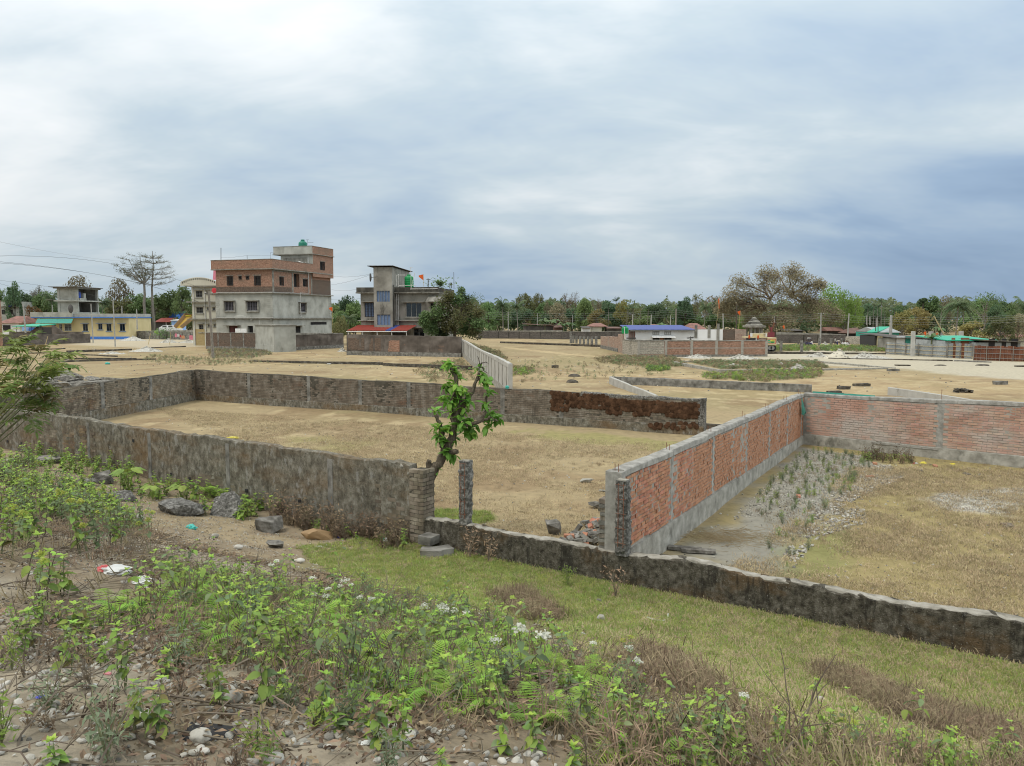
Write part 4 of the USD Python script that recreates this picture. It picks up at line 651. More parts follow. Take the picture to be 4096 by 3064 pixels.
# ---------------------------------------------------------------- houses
import manifold3d as mf
class House(Frame):
    """Front face on y = 0 (seen from -y), right-hand flank on x = L."""
    def __init__(s, name, label, cat, qcorner, depth, slope, qleft, group=None):
        c = at_y(qcorner, depth); ey = np.array([slope, 1, 0]) / math.hypot(slope, 1); p0 = at_plane(qleft, c, ey)
        super().__init__(name, label, cat, p0, c, group); s.cuts = []; s.later = []
    def q(s, face, r, u, v, off=0.0):        # pixel -> (distance along the face, z)
        p = s.front(px(r, u, v), -off) if face == 'f' else s.flank(px(r, u, v), s.L + off)
        return (p[0] if face == 'f' else p[1]), p[2]
    def slot(s, face, a0, a1, z0, z1, d0, d1, off=0.0):   # a box on a face; d counts outwards
        a0, a1 = min(a0, a1), max(a0, a1); z0, z1 = min(z0, z1), max(z0, z1)
        if face == 'f': return (a0, -d1 - off, z0), (a1, -d0 - off, z1)
        return (s.L + d0 + off, a0, z0), (s.L + d1 + off, a1, z1)
    def rect(s, face, r, u0, v0, u1, v1, off=0.0):
        a0, z1 = s.q(face, r, u0, v0, off); a1, z0 = s.q(face, r, u1, v1, off); return a0, a1, z0, z1
    def body(s, name, mat, boxes, parent=None):
        m = mf.Manifold()
        for lo, hi in boxes: m = m + mf.Manifold.cube([b - a for a, b in zip(lo, hi)]).translate(lo)
        for lo, hi in s.cuts: m = m - mf.Manifold.cube([b - a for a, b in zip(lo, hi)]).translate(lo)
        d = m.to_mesh(); return MB().add(d.vert_properties[:, :3], d.tri_verts).build(name, mat, parent or s.prim)
    def window(s, face, r, u0, v0, u1, v1, bars=6, mull=1, hood=None, sill=None, box_=0.0, frame='frame_dark', back='dark_room', grille='frame_dark', deep=0.16, off=0.0, glass_=False, hoodmat='ledge', name='window'):
        a0, a1, z0, z1 = s.rect(face, r, u0, v0, u1, v1, off); S = lambda *k: s.slot(face, *k, off=off)
        s.cuts.append(S(a0, a1, z0, z1, -deep, 0.3))
        def later():
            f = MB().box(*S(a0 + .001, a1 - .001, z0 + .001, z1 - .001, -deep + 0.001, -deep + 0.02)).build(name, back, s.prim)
            fr = MB(); t = 0.055; d = (-0.09, -0.03)
            fr.box(*S(a0, a0 + t, z0, z1, *d)); fr.box(*S(a1 - t, a1, z0, z1, *d)); fr.box(*S(a0 + t, a1 - t, z0, z0 + t, *d)); fr.box(*S(a0 + t, a1 - t, z1 - t, z1, *d))
            for k in range(mull): c = a0 + (a1 - a0) * (k + 1) / (mull + 1); fr.box(*S(c - .025, c + .025, z0 + t, z1 - t, *d))
            fr.build('frame', frame, f)
            if glass_: MB().box(*S(a0 + t, a1 - t, z0 + t, z1 - t, -0.085, -0.075)).build('pane', 'pane', f)
            if bars:
                g = MB()
                for k in range(bars): c = z0 + (z1 - z0) * (k + .5) / bars; g.box(*S(a0 + t, a1 - t, c - .014, c + .014, -0.028, -0.004))
                nv = max(2, int((a1 - a0) / 0.22))
                for k in range(nv): c = a0 + (a1 - a0) * (k + .5) / nv; g.box(*S(c - .010, c + .010, z0 + t, z1 - t, -0.045, -0.030))
                g.build('grille', grille, f)
            if box_:
                b = MB(); b.box(*S(a0 - .22, a0 - .02, z0 - .25, z1 + .1, 0, box_)); b.box(*S(a1 + .02, a1 + .22, z0 - .25, z1 + .1, 0, box_)); b.box(*S(a0 - .02, a1 + .02, z0 - .25, z0 - .08, 0, box_)); b.build('surround', 'ledge', f)
            if hood: MB().box(*S(a0 - hood[0], a1 + hood[0], z1 + .06, z1 + .15, -0.02, hood[1])).build('sunshade', hoodmat, s.prim)
            if sill: MB().box(*S(a0 - sill, a1 + sill, z0 - .17, z0 - .02, 0, 0.10)).build('sill', hoodmat, s.prim)
        s.later.append(later)
    def finish(s):
        for k in s.later: k()
        s.later = []
    def pipe(s, name, mat, pts, rad=0.05): return MB().tube(pts, rad, 6).build(name, mat, s.prim)
def zq(h, face, r, u, v, off=0.0): return h.q(face, r, u, v, off)[1]
def tank(name, label, c, rad, hgt, mat):
    t = thing(name, label, 'water tank', c)
    prof = [(0, 0), (rad * .95, 0), (rad, hgt * .05)]
    for k in range(4): z = hgt * (.10 + .16 * k); prof += [(rad, z), (rad * 1.035, z + hgt * .03), (rad * 1.035, z + hgt * .06), (rad, z + hgt * .09)]
    prof += [(rad, hgt * .74), (rad * .93, hgt * .80), (rad * .45, hgt * .90), (rad * .42, hgt * .90)]
    MB().lathe((0, 0, 0), prof, 24).build('barrel', mat, t, 40); MB().lathe((0, 0, hgt * .895), [(rad * .46, 0), (rad * .46, hgt * .09), (rad * .38, hgt * .105), (0, hgt * .105)], 18).build('lid', mat, t, 40)
    return t
def flag(name, label, r, u, vtop, vbot, y, mat, w=0.9, h=0.7, lean=0.0, side_=-1):
    a, b = at_y(px(r, u + lean, vtop), y), at_y(px(r, u, vbot), y); t = thing(name, label, 'flag', b); d = a - b
    MB().tube([(0, 0, 0), d], 0.028, 5).build('pole', 'bamboo', t)
    n = 8; v = []; f = []
    for i in range(n):
        k = i / (n - 1); q = d + np.array([side_ * w * k, 0.10 * math.sin(5 * k), -0.18 * k * h]); v += [q, q + np.array([0, 0.05 * math.sin(6 * k), -h * (1 - .75 * k)])]
    for i in range(n - 1): f.append([2 * i, 2 * i + 1, 2 * i + 3, 2 * i + 2])
    MB().add(v, np.array(f)).build('cloth', mat, t, True)

# --- three-storey house, brick above, grey plaster below
H = House('brick_house', 'three-storey house with bare brick top floor over grey plastered floors', 'house', px('B', 1185, 1300), 122.0, 0.30, px('B', 500, 1300))
D1 = H.q('s', 'B', 1880, 900)[0]; L = H.L
z1, z2, z3, z4 = [zq(H, 'f', 'B', 1185, v) for v in (1122, 815, 525, 412)]
H.window('f', 'B', 605, 920, 715, 1030, 7, 2, (0.25, 0.45), None, 0.22, 'grille', 'dark_room', 'grille'); H.window('f', 'B', 870, 918, 1000, 1030, 7, 3, (0.3, 0.45), None, 0.22, 'grille', 'dark_room', 'grille')
H.window('s', 'B', 1494, 938, 1568, 1045, 7, 1, (0.3, 0.45), None, 0.22, 'grille', 'dark_room', 'grille')
H.window('f', 'B', 650, 1215, 755, 1300, 0, 1, (0.55, 0.8), None, 0, 'door_brown', 'door_maroon', name='door'); H.window('f', 'B', 872, 1215, 940, 1300, 0, 0, None, None, 0, 'frame_dark', 'dark_room', name='doorway', deep=0.5)
H.window('s', 'B', 1295, 1215, 1362, 1310, 0, 1, (0.6, 0.8), None, 0, 'door_brown', 'door_brown', name='door'); H.window('s', 'B', 1450, 1218, 1512, 1310, 5, 1, (0.5, 0.6))
H.window('s', 'B', 1632, 1168, 1826, 1199, 2, 5, None, None, 0, 'frame_dark', name='ventilator')
H.body('lower_wall', 'plaster_grey', [((0, 0, -.3), (L, D1, z1)), ((0, 0, z1), (L, D1, z2))]); H.finish(); H.cuts = []
rb = lambda face, a, z, d=0.035, off=0.0: MB().box(*H.slot(face, a[0], a[1], z[0], z[1], 0, d, off))
zz = np.linspace(z1 + .25, z2 - .15, 13)
for face, a0, a1 in (('f', 0.0, 0.75), ('f', L - 1.05, L + 0.035), ('s', 0.0, 0.35), ('s', D1 - 1.0, D1)):
    for k in range(12): rb(face, (a0 + (.12 if k % 2 and a0 == 0 else 0), a1 - (.15 if k % 2 else 0)), (zz[k], zz[k + 1] - .07)).build('quoin', 'plaster_grey', H.prim)
for z, o in ((z1, .30), (z2, .32), (z3, .42)): MB().box((-o, -o, z - .09), (L + o, D1 + (o if z < z3 else 0), z + .06), 0.01).build('floor_ledge', 'ledge', H.prim)
for u0, u1, v0, v1, nm in ((620, 694, 618, 728, 5), (762, 797, 612, 656, 2), (848, 886, 612, 656, 2), (948, 1028, 612, 726, 7)): H.window('f', 'B', u0, v0, u1, v1, nm, 1 if nm > 2 else 0, (0.2, 0.06), None, 0, 'frame_dark', 'dark_room', deep=0.45)
for u0, u1, v0, v1, nm in ((1255,1314,622,732,6),(1430,1500,585,750,0),(1540,1600,650,745,6)): H.window('s','B',u0,v0,u1,v1,nm,1 if nm else 0,(0.2,0.06) if nm else None,None,0,'frame_dark','dark_room',deep=0.6,name='window' if nm else 'doorway')
yT = H.q('s', 'B', 1640, 600)[0]
H.body('brick_wall', 'house_brick', [((0.12, .12, z2 + .06), (L - .02, D1 - .1, z3 - .09))]); H.finish(); H.cuts = []
zb = zq(H, 'f', 'B', 1185, 738)
MB().box((0.12, 0.10, z2 + .07), (L - .03, 0.119, zb)).build('damp_band', 'house_brick_dark', H.prim); MB().box((L - .019, 0.15, z2 + .07), (L, H.q('s', 'B', 1405, 800)[0], zb)).build('damp_band', 'house_brick_dark', H.prim)
for y0 in (0.10, H.q('s', 'B', 1408, 700)[0], yT - .2): MB().box((L - .06, y0, z2 + .061), (L + .03, y0 + .38, z3 - .091)).build('concrete_column', 'ledge', H.prim)
MB().box((L - .05, yT + .2, z2 + .061), (L + .012, D1 - .1, zq(H, 's', 'B', 1700, 660))).build('damp_infill', 'house_brick_dark', H.prim)  # darker brick facing below the tower overhang
MB().box((L - .32, 0.40, z3 - .35), (L + .01, yT - .2, z3 - .091)).build('lintel_beam', 'ledge', H.prim)
# parapet, front and flank
MB().box((-.36,-.36,z3 + .061),(L + .36,-.12,z4)).build('parapet','house_brick',H.prim); MB().box((L + .12,-.119,z3 + .061),(L + .36,yT,z4)).build('parapet','house_brick',H.prim); MB().box((-.36,-.119,z3 + .061),(-.12,D1,z4)).build('parapet','house_brick',H.prim)
MB().box((-.40, -.40, z4), (L + .40, -.10, z4 + .07), .01).build('coping', 'ledge', H.prim); MB().box((L + .10, -.099, z4), (L + .40, yT, z4 + .07), .01).build('coping', 'ledge', H.prim)
# stair tower at the back
xt = H.front(px('B', 1272, 400), yT)[0]; zt1, zt2 = zq(H, 's', 'B', 1640, 350, .36), zq(H, 's', 'B', 1605, 246, .36)
yTe = H.q('s', 'B', 1904, 500, .36)[0]; zlow = zq(H, 's', 'B', 1780, 632, .36)
H.window('s', 'B', 1745, 440, 1806, 548, 7, 1, (0.1, 0.05), None, 0, 'frame_dark', 'dark_room', deep=0.5, off=0.36)
H.body('tower_brick', 'house_brick', [((L - .2, yT + .02, zlow), (L + .36, yTe, zt1))]); H.finish(); H.cuts = []
MB().box((xt, yT, z3 - .05), (L - .201, yTe, zt1)).build('tower_wall', 'plaster_grey', H.prim); MB().box((L - .2, yT, z4), (L + .36, yT + .019, zt1)).build('tower_wall', 'plaster_grey', H.prim)
MB().box((xt + .5, yT - .02, z3), (L - .8, yT - .001, zt1 - .5)).build('tower_panel', 'ledge', H.prim)
MB().box((xt - 1.3, yT - .5, zt1), (L + .55, yTe + .2, zt1 + .10), .01).build('tower_ledge', 'ledge', H.prim)
MB().box((xt - 1.2,yT - .38,zt1 + .101),(L + .42,yT - .18,zt2)).build('tower_parapet','plaster_grey',H.prim); MB().box((L + .22,yT - .179,zt1 + .101),(L + .42,yTe,zt2)).build('tower_parapet','house_brick',H.prim); MB().box((xt - 1.2,yT - .179,zt1 + .101),(xt - 1.0,yTe,zt2)).build('tower_parapet','plaster_grey',H.prim)
MB().box((xt - 1.24, yT - .42, zt2), (L + .46, yT - .15, zt2 + .06)).build('coping', 'ledge', H.prim); MB().box((L + .19, yT - .149, zt2), (L + .46, yTe, zt2 + .06)).build('coping', 'ledge', H.prim)
MB().box((xt, yT, zt1 + .101), (L, yTe, zt1 + .15)).build('tower_roof', 'ledge', H.prim)
p = H.q('s', 'B', 1607, 700, .1); H.pipe('drain_pipe', 'pvc_pipe', [(L + .12, p[0], z3), (L + .12, p[0], z2 + .2), (L + .34, p[0] - 3.0, z2 + .18), (L + .34, p[0] - 3.0, z1 + .2), (L + .3, p[0] - 2.2, z1 + .12)], .06)
H.pipe('drain_pipe','pvc_pipe',[(L - .5,yT - .03,zt1),(L - .5,yT - .03,z4 - .6)],.06); H.pipe('water_pipe','pvc_pipe',[(0.4,-.33,z2 + .12),(L * .6,-.33,z2 + .10),(L + .2,-.33,z2 + .08),(L + .33,1.5,z2 + .1),(L + .33,8,z2 + .1)],.04); H.pipe('water_pipe','pvc_pipe',[(0.4,-.33,z1 + .08),(L * .6,-.33,z1 + .12),(L + .25,-.33,z1 + .1)],.03)
for xx in (0.62 * L, 0.96 * L): MB().box((xx, -.2, z1 - .35), (xx + .35, 0.0, z1 - .091)).build('bracket', 'plaster_grey', H.prim)
MB().lathe((0, 0, 0), [(0, .5), (.9, .38), (1.3, 0)], 16)
m = MB(); m.lathe((0, 0, 0), [(1.25, 0), (1.0, .25), (.55, .42), (0, .48)], 20); m.v[0][:, 1] *= .12; m.v[0] += np.array([H.q('f', 'B', 785, 1110)[0], -.02, z1 + .06]); m.build('arch_moulding', 'plaster_grey', H.prim, 40)
a0, a1, b0, b1 = H.rect('f', 'B', 722, 1246, 790, 1296, 1.0); 
for k in range(2): q = thing('white_sheet',('left' if k == 0 else 'right') + ' one of two white boards leaning by the doors of the brick house','board',H.wld(np.array([a0 + k * (a1 - a0 + .04),-1.0,0.0])),H.rz); box((0,0,b0),(a1 - a0,.04,b1)).build('board','white_paint',q); box((0.1,0.05,0),(.18,.1,b0)).build('leg','wood_grey',q); box((a1 - a0 - .2,0.05,0),(a1 - a0 - .12,.1,b0)).build('leg','wood_grey',q)
tp = H.wld(np.array([H.front(px('B', 1538, 240), yT + 1.2)[0], yT + 1.2, zt1 + .15])); ts = np.linalg.norm(tp - C0) / FPX / _s3
tank('water_tank', 'teal water tank on top of the brick house stair tower', tp, 96 / 2 * ts, EYE - 0 + (tp[1]) * (1265 - (900 + 190 / _s3)) / FPX - tp[2], 'tank_teal')
def rods(items, r, y, label):
    for lb, pts, rad in items: q = thing('roof_rod', lb, 'rod'); MB().tube([at_y(px(r, u, v), y) for u, v in pts], rad, 5).build('rod', 'metal_dark', q)
rods([('tall dark rod standing on the front left parapet of the brick house',[(553,418),(553,275)],.045),('pair of thin rods by the stair tower of the brick house',[(1153,410),(1150,333),(1200,340)],.03),('thin rod in the middle of the brick house roof',[(868,410),(867,365)],.03)],'B',121.5,'')
q = thing('clothes_line', 'thin line strung across the brick house roof', 'line'); MB().tube([at_y(px('B', u, v), 121.5) for u, v in ((555, 396), (700, 388), (867, 368), (1150, 372))], .012, 4).build('line', 'wire', q)
q = thing('antenna', 'small television antenna beside the teal tank', 'antenna', H.wld(np.array([0, 0, 0]))); m = MB()
for a, b in (((1597, 240), (1595, 178)), ((1575, 180), (1610, 178)), ((1600, 208), (1665, 215))): m.tube([at_y(px('B', *a), 134) - H.wld(np.array([0, 0, 0])), at_y(px('B', *b), 134) - H.wld(np.array([0, 0, 0]))], .025, 5)
m.build('mast', 'metal_dark', q)
q = thing('white_bundle','white sacks heaped on the roof of the brick house','sacks',H.wld(np.array([L - 1.2,yT - 1.6,z4 - .5]))); MB().blob((0,0,.4),(.8,.6,.45),3,.3).build('sack','cloth_white',q,True); MB().blob((.9,.1,.3),(.5,.5,.35),5,.3).build('sack','cloth_white',q,True)

# --- pale house behind it
G2 = House('pale_house', 'pale grey house with wavy roof parapet behind the brick house', 'house', px('B', 560, 1200), 132.0, 0.12, px('B', 212, 1200)); L2 = G2.L
zz = [zq(G2, 'f', 'B', 350, v) for v in (1132, 925, 735)]
for rct in ((248,790,332,870),(378,792,412,826),(450,792,486,826),(255,988,340,1060),(385,990,412,1024),(450,990,486,1024),(285,1195,345,1290),(395,1195,425,1222),(465,1195,490,1222)): G2.window('f','B',*rct,4,1,(0.2,.4),.12,0,'frame_grey','dark_room','frame_grey')
G2.body('wall', 'cream_paint', [((0, 0, -.3), (L2, 10, zz[2]))]); G2.finish(); G2.cuts = []
for z in zz: MB().box((-.7, -.6, z - .1), (L2 + .1, 10.1, z + .06), .01).build('floor_ledge', 'ledge', G2.prim)
xs = np.linspace(-1.6, L2, 48); wave = lambda x: zq(G2, 'f', 'B', 350, 690) + 0.85 * np.abs(np.sin((x + 1.6) / 6.5 * math.pi)) ** .7
slab(MB(), L2 + 1.6, lambda x: float(wave(x)), -.62, -.45, zz[2] + .061, 48, 0, -1.6).build('parapet', 'cream_paint', G2.prim)
slab(MB(), L2 + 1.6, lambda x: float(wave(x)) + .12, -.70, -.38, zz[2] + .8, 48, 0, -1.6)
m = MB()
for x in np.arange(-1.3, L2, .34): m.box((x, -.635, float(wave(x)) - .42), (x + .14, -.60, float(wave(x)) - .14))
m.build('parapet_opening', 'dark_room', G2.prim)  # dark bars paint the shade of openings; the parapet behind is solid
for xx in (0.4, G2.q('f', 'B', 365, 1000)[0]): G2.pipe('drain_pipe', 'pvc_pipe', [(xx, -.1, zz[2] - .1), (xx, -.1, 0)], .07)
a0, a1, b0, b1 = G2.rect('f', 'B', 235, 1000, 355, 1255); MB().box((a0, -.02, 0), (a1, -.004, b1 - 3.6)).build('ochre_band', 'ochre', G2.prim)
q = thing('washing', 'pink cloth hung over the wavy parapet of the pale house', 'cloth', at_y(px('B', 455, 660), 131)); MB().quad((0, 0, 0), (2.4, 0, 0), (2.4, .1, 2.3), (.2, .1, 2.5)).build('cloth', 'cloth_pink', q)
q = thing('washing', 'red cloth hanging at an upper window of the pale house', 'cloth', at_y(px('B', 473, 824), 131)); MB().blob((0, 0, .4), (.42, .1, .55), 3).build('cloth', 'cloth_red', q, True)

# --- dark plaster house with a stair tower
T = House('tower_house', 'sooty plaster house with a tall stair tower and red tin awning', 'house', px('C', 1222, 900), 108.0, 0.14, px('C', 283, 900)); LT = T.L
DT = 9.5; t1, t2, t3 = [zq(T, 'f', 'C', 900, v) for v in (850, 516, 447)]
T.window('f','C',325,632,440,806,9,2,(0.3,.6),None,0,'frame_dark','blue_dull','frame_dark'); T.window('f','C',824,636,1014,808,0,2,(0.45,.6),.15,0,'pole_concrete','frame_grey',glass_=True); T.window('f','C',915,940,1046,1040,0,1,(0.3,.5),None,0,'frame_grey',glass_=True)
T.window('f', 'C', 1120, 640, 1205, 790, 0, 1, None, None, 0, 'frame_dark')
T.body('wall', 'plaster_dark', [((0, 0, -.3), (LT, DT, t2))]); T.finish(); T.cuts = []
for z, o in ((t1, .35), (t2, .55)): MB().box((-o, -o, z - .07), (LT + .1, DT + .1, z + .10), .02).build('floor_ledge', 'ledge', T.prim)
MB().box((-.45,-.45,t2 + .101),(LT + .12,-.25,t3),.015).build('parapet','soot',T.prim); MB().box((LT - .1,-.249,t2 + .101),(LT + .12,DT,t3 - .1),.015).build('parapet','soot',T.prim); MB().box((-.45,-.249,t2 + .101),(-.25,DT,t3)).build('parapet','soot',T.prim)
MB().box((-.3, 0, t2 + .101), (LT, DT, t2 + .15)).build('roof_slab', 'soot', T.prim)
# stair tower
ty = -1.5
xa, xb = T.front(px('C', 440, 800), ty)[0], T.front(px('C', 662, 800), ty)[0]; ztf = T.front(px('C', 550, 205), ty)[2]
yb_ = T.flank(px('C', 868, 400), xb)[1]; zbk = T.flank(px('C', 868, 268), xb)[2]
TW = House.__new__(House); TW.__dict__.update(T.__dict__); TW.cuts = []; TW.later = []; 
TW.window('f', 'C', 468, 490, 633, 625, 0, 4, None, None, 0, 'frame_grey', 'blue_dull', off=-ty, glass_=False); TW.window('f', 'C', 474, 776, 640, 906, 0, 3, None, None, 0, 'frame_grey', 'blue_dull', off=-ty)
hx = MB().hexa([(xa, ty, -.3), (xb, ty, -.3), (xb, yb_, -.3), (xa, yb_, -.3)], [(xa, ty, ztf), (xb, ty, ztf), (xb, yb_, zbk), (xa, yb_, zbk)])
mm = mf.Manifold(mf.Mesh(np.asarray(hx.v[0], np.float32), np.asarray(hx.f[0], np.uint32)))
if mm.volume() < 0: mm = mf.Manifold(mf.Mesh(np.asarray(hx.v[0], np.float32), np.asarray(hx.f[0][:, ::-1], np.uint32)))
for lo, hi in TW.cuts: mm = mm - mf.Manifold.cube([b - a for a, b in zip(lo, hi)]).translate(lo)
dm = mm.to_mesh(); MB().add(dm.vert_properties[:, :3], dm.tri_verts).build('stair_tower', 'plaster_dark', T.prim); TW.finish()
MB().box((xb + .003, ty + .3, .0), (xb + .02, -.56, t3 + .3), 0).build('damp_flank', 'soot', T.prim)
a, b = TW.q('f', 'C', 545, 640, -ty), TW.q('f', 'C', 545, 770, -ty); MB().box((xa + .35, ty - .012, b[1]), (xb - .35, ty - .001, a[1])).build('stained_panel', 'plaster_dark', T.prim)
m = MB()
for k in range(40):                  # corrugated roof sheet over the stair tower
    x0 = xa - .75 + (xb - xa + 1.0) * k / 40; x1 = x0 + (xb - xa + 1.0) / 40; s_ = (ztf - zbk) / (yb_ - ty); e = .05 * (k % 2)
    m.hexa([(x0,ty - .35,ztf + .10 + s_ * .35),(x1,ty - .35,ztf + .10 + s_ * .35 + .05),(x1,yb_ + 1.0,zbk + .10 - s_ * 1.0 + .05),(x0,yb_ + 1.0,zbk + .10 - s_ * 1.0)],[(x0,ty - .35,ztf + .16 + s_ * .35 + e),(x1,ty - .35,ztf + .16 + s_ * .35 + .05 - e),(x1,yb_ + 1.0,zbk + .16 - s_ + .05 - e),(x0,yb_ + 1.0,zbk + .16 - s_ + e)])
m.build('tower_roof', 'old_tin', T.prim)
# corner canopy
xc0 = T.q('f', 'C', 1085, 620)[0]; zc0, zc1 = zq(T, 'f', 'C', 1150, 622), zq(T, 'f', 'C', 1150, 545)
MB().hexa([(xc0, -1.2, zc0), (LT + 1.2, -1.2, zc0), (LT + 1.2, 4, zc0), (xc0, 4, zc0)], [(xc0 + .2, -.02, zc1), (LT + .02, -.02, zc1), (LT + .02, 3.6, zc1), (xc0 + .2, 3.6, zc1)]).build('corner_canopy', 'ledge', T.prim)
MB().box((LT - .25, -1.15, t1), (LT + .1, -.9, zc0)).build('balcony_pillar', 'ledge', T.prim)
for xx in (T.q('f', 'C', 716, 700)[0], T.q('f', 'C', 722, 700)[0] + .15): T.pipe('drain_pipe', 'pvc_pipe', [(xx, -.1, t2 - .1), (xx, -.1, .5)], .05)
m = MB(); m.tube([(T.q('f', 'C', 885, 472)[0], -.5, zq(T, 'f', 'C', 885, 472)), (T.q('f', 'C', 1215, 468)[0], -.5, zq(T, 'f', 'C', 1215, 468))], .05, 6); m.build('water_pipe', 'pvc_pipe', T.prim)
# red tin awning
ay0, ay1 = -3.4, -.3; xs0, xs1 = T.front(px('C', 108, 970), ay0)[0], T.front(px('C', 832, 980), ay0)[0]; zf_, zb_ = T.front(px('C', 400, 974), ay0)[2], T.front(px('C', 400, 908), ay1)[2]
aw = thing('tin_awning', 'red corrugated tin awning with one blue sheet below the stair tower', 'awning', T.wld(np.array([xs0, ay0, 0])), T.rz); n = 44; W_ = xs1 - xs0
for k in range(n):
    x0, x1 = W_ * k / n, W_ * (k + 1) / n; c = (x0 + x1) / 2; mat = 'tin_blue' if 28 <= k < 32 else 'tin_red'; dy = ay1 - ay0; sh = .55
    m = MB(); m.add([(x0, 0, zf_), (c, 0, zf_ + .09), (x1, 0, zf_), (x0 + sh, dy, zb_), (c + sh, dy, zb_ + .09), (x1 + sh, dy, zb_)], [[0, 1, 4, 3], [1, 2, 5, 4]]); m.build('roof_sheet', mat, aw)
box((-.05, -.03, zf_ - .14), (W_ + .05, .03, zf_ - .03)).build('fascia', 'white_paint', aw)
for x in np.linspace(.2, W_ - .1, 5): box((x, .02, 0), (x + .08, .1, zf_ - .05)).build('post', 'pvc_pipe', aw)
box((3.9, 2.2, 0), (W_ - 1, 2.3, zf_ - .2)).build('back_board', 'frame_dark', aw)
tp = T.wld(np.array([T.front(px('C',862,432),1.5)[0],1.5,t3 + .05])); ts = np.linalg.norm(tp - C0) / FPX / _s3; tank('water_tank','bright green water tank on the roof of the tower house',tp,53 * ts,tp[1] * (1265 - (1000 + 300 / _s3)) / FPX + EYE - tp[2],'tank_green')
q = thing('tank_stand', 'white pipe frame standing around the green tank on the tower house roof', 'pipe frame', tp); m = MB()
for pp in (((712, 430), (712, 302), (815, 302)), ((732, 445), (732, 290)), ((740, 430), (940, 430), (940, 445)), ((885, 462), (930, 275)), ((885, 460), (882, 212)), ((868, 213), (902, 213))): m.tube([at_y(px('C', *a), 107.2) - tp for a in pp], .035, 5)
m.build('pipe', 'pvc_pipe', q)
flag('roof_flag', 'orange pennant flag on the roof of the tower house', 'C', 1040, 292, 440, 108.5, 'flag_orange', 0.62, 0.85, -8)
rods([('T-shaped dark clothes post on the tower house roof',[(1091,450),(1092,357)],.07),('crossbar of the T-shaped clothes post',[(1073,355),(1114,357)],.05),('tall thin aerial mast at the right of the tower house roof',[(1402,470),(1400,265)],.03),('cluster rod with short crossbar near the tree on the roof',[(1352,460),(1352,398),(1370,400)],.06),('slim rod beside the cluster rod',[(1374,460),(1374,392)],.06)],'C',107.5,'')
q = thing('clothes_line', 'line sagging from the T-shaped post to the roof rods', 'line'); MB().tube([at_y(px('C', u, v), 107.5) for u, v in ((1114, 358), (1180, 380), (1280, 395), (1335, 400))], .014, 4).build('line', 'wire', q)
q = thing('roof_bush', 'small green bush sprouting behind the parapet of the tower house', 'bush', at_y(px('C', 1225, 450), 109)); BUSHQ = q
q = thing('satellite_dish','dish on the left edge of the stair tower','dish',at_y(px('C',410,330),106.5)); m = MB(); m.lathe((0,0,0),[(0,0),(.35,.05),(.62,.18)],16); m.v[0] = m.v[0][:,[2,0,1]] * np.array([-1,1,1]); m.build('dish','metal_dark',q,40); MB().tube([(0,0,0),(.8,.2,.1)],.04,5).build('arm','metal_dark',q)

# --- yellow house with open grey frame on top
Y = House('yellow_house', 'single-storey yellow house with blue trim and grey concrete frame above', 'house', px('A', 1556, 1300), 168.0, -0.03, px('A', 428, 1300)); LY = Y.L
zr0, zr1 = zq(Y, 'f', 'A', 1200, 1118), zq(Y, 'f', 'A', 1200, 1068); xm = Y.q('f', 'A', 872, 1200)[0]
for rct in ((996, 1190, 1060, 1276), (1180, 1188, 1234, 1258), (1280, 1190, 1342, 1276), (1440, 1190, 1506, 1276)): Y.window('f', 'A', *rct, 0, 1, (.3, .55), .2, 0, 'frame_grey', 'blue_dull', glass_=True, hoodmat='blue_dull')
for rct in ((708, 1190, 752, 1278), (772, 1190, 864, 1276)): Y.window('f', 'A', *rct, 6, 1, None, None, 0, 'grille_white', 'dark_room', 'grille_white')
Y.window('f', 'A', 628, 1186, 672, 1262, 0, 0, None, None, 0, 'door_brown', 'frame_dark', name='door', deep=.4)
Y.body('wall', 'yellow_paint', [((0.2, 0, -.3), (LY, 11, zr0))]); Y.finish(); Y.cuts = []
MB().box((-.3,-.9,zr0),(LY + .15,11.2,zr0 + .18),.01).build('blue_trim','blue_paint',Y.prim); MB().box((-.4,-.95,zr0 + .181),(xm + .5,11.2,zr1 + .35),.01).build('parapet','plaster_grey',Y.prim); MB().box((xm + .501,-.5,zr0 + .181),(LY + .0,11.2,zr1),.01).build('parapet','plaster_grey',Y.prim)
a0, a1, b0, b1 = Y.rect('f', 'A', 430, 1128, 864, 1182, 1.6); MB().hexa([(a0, -1.9, b0), (a1, -1.9, b0), (a1, -1.8, b0), (a0, -1.8, b0)], [(a0, -.95, b1), (a1, -.95, b1), (a1, -.85, b1), (a0, -.85, b1)]).build('awning', 'tin_teal', Y.prim)
MB().box((a0, -.6, 0), (a0 + .3, -.3, zr0)).build('porch_pillar', 'cream_paint', Y.prim); MB().box((xm, -.08, 0), (xm + .25, -.001, zr0)).build('corner_pier', 'yellow_paint', Y.prim)
MB().box((xm + 2.0, -.10, -.2), (LY + .05, -.002, zq(Y, 'f', 'A', 1300, 1343))).build('blue_base', 'blue_paint', Y.prim)
yu = 2.2; xu0, xu1 = [Y.front(px('A', u, 900), yu)[0] for u in (690, 934)]; du = Y.flank(px('A', 1186, 900), xu1)[1] - yu; zu0, zu1, zu2 = zr0 + .3, Y.front(px('A', 900, 920), yu)[2], Y.front(px('A', 900, 765), yu)[2]
for x, y in ((xu0, yu), (xu1 - .5, yu), (xu1 - .5, yu + du - .5), (xu0, yu + du - .5)): MB().box((x, y, zu0), (x + .5, y + .5, zu2)).build('frame_column', 'plaster_grey', Y.prim)
for z in (zu1, zu2): MB().box((xu0 - .5, yu - .6, z), (xu1 + .45, yu + du + .3, z + .28), .01).build('frame_slab', 'ledge' if z == zu2 else 'plaster_grey', Y.prim)
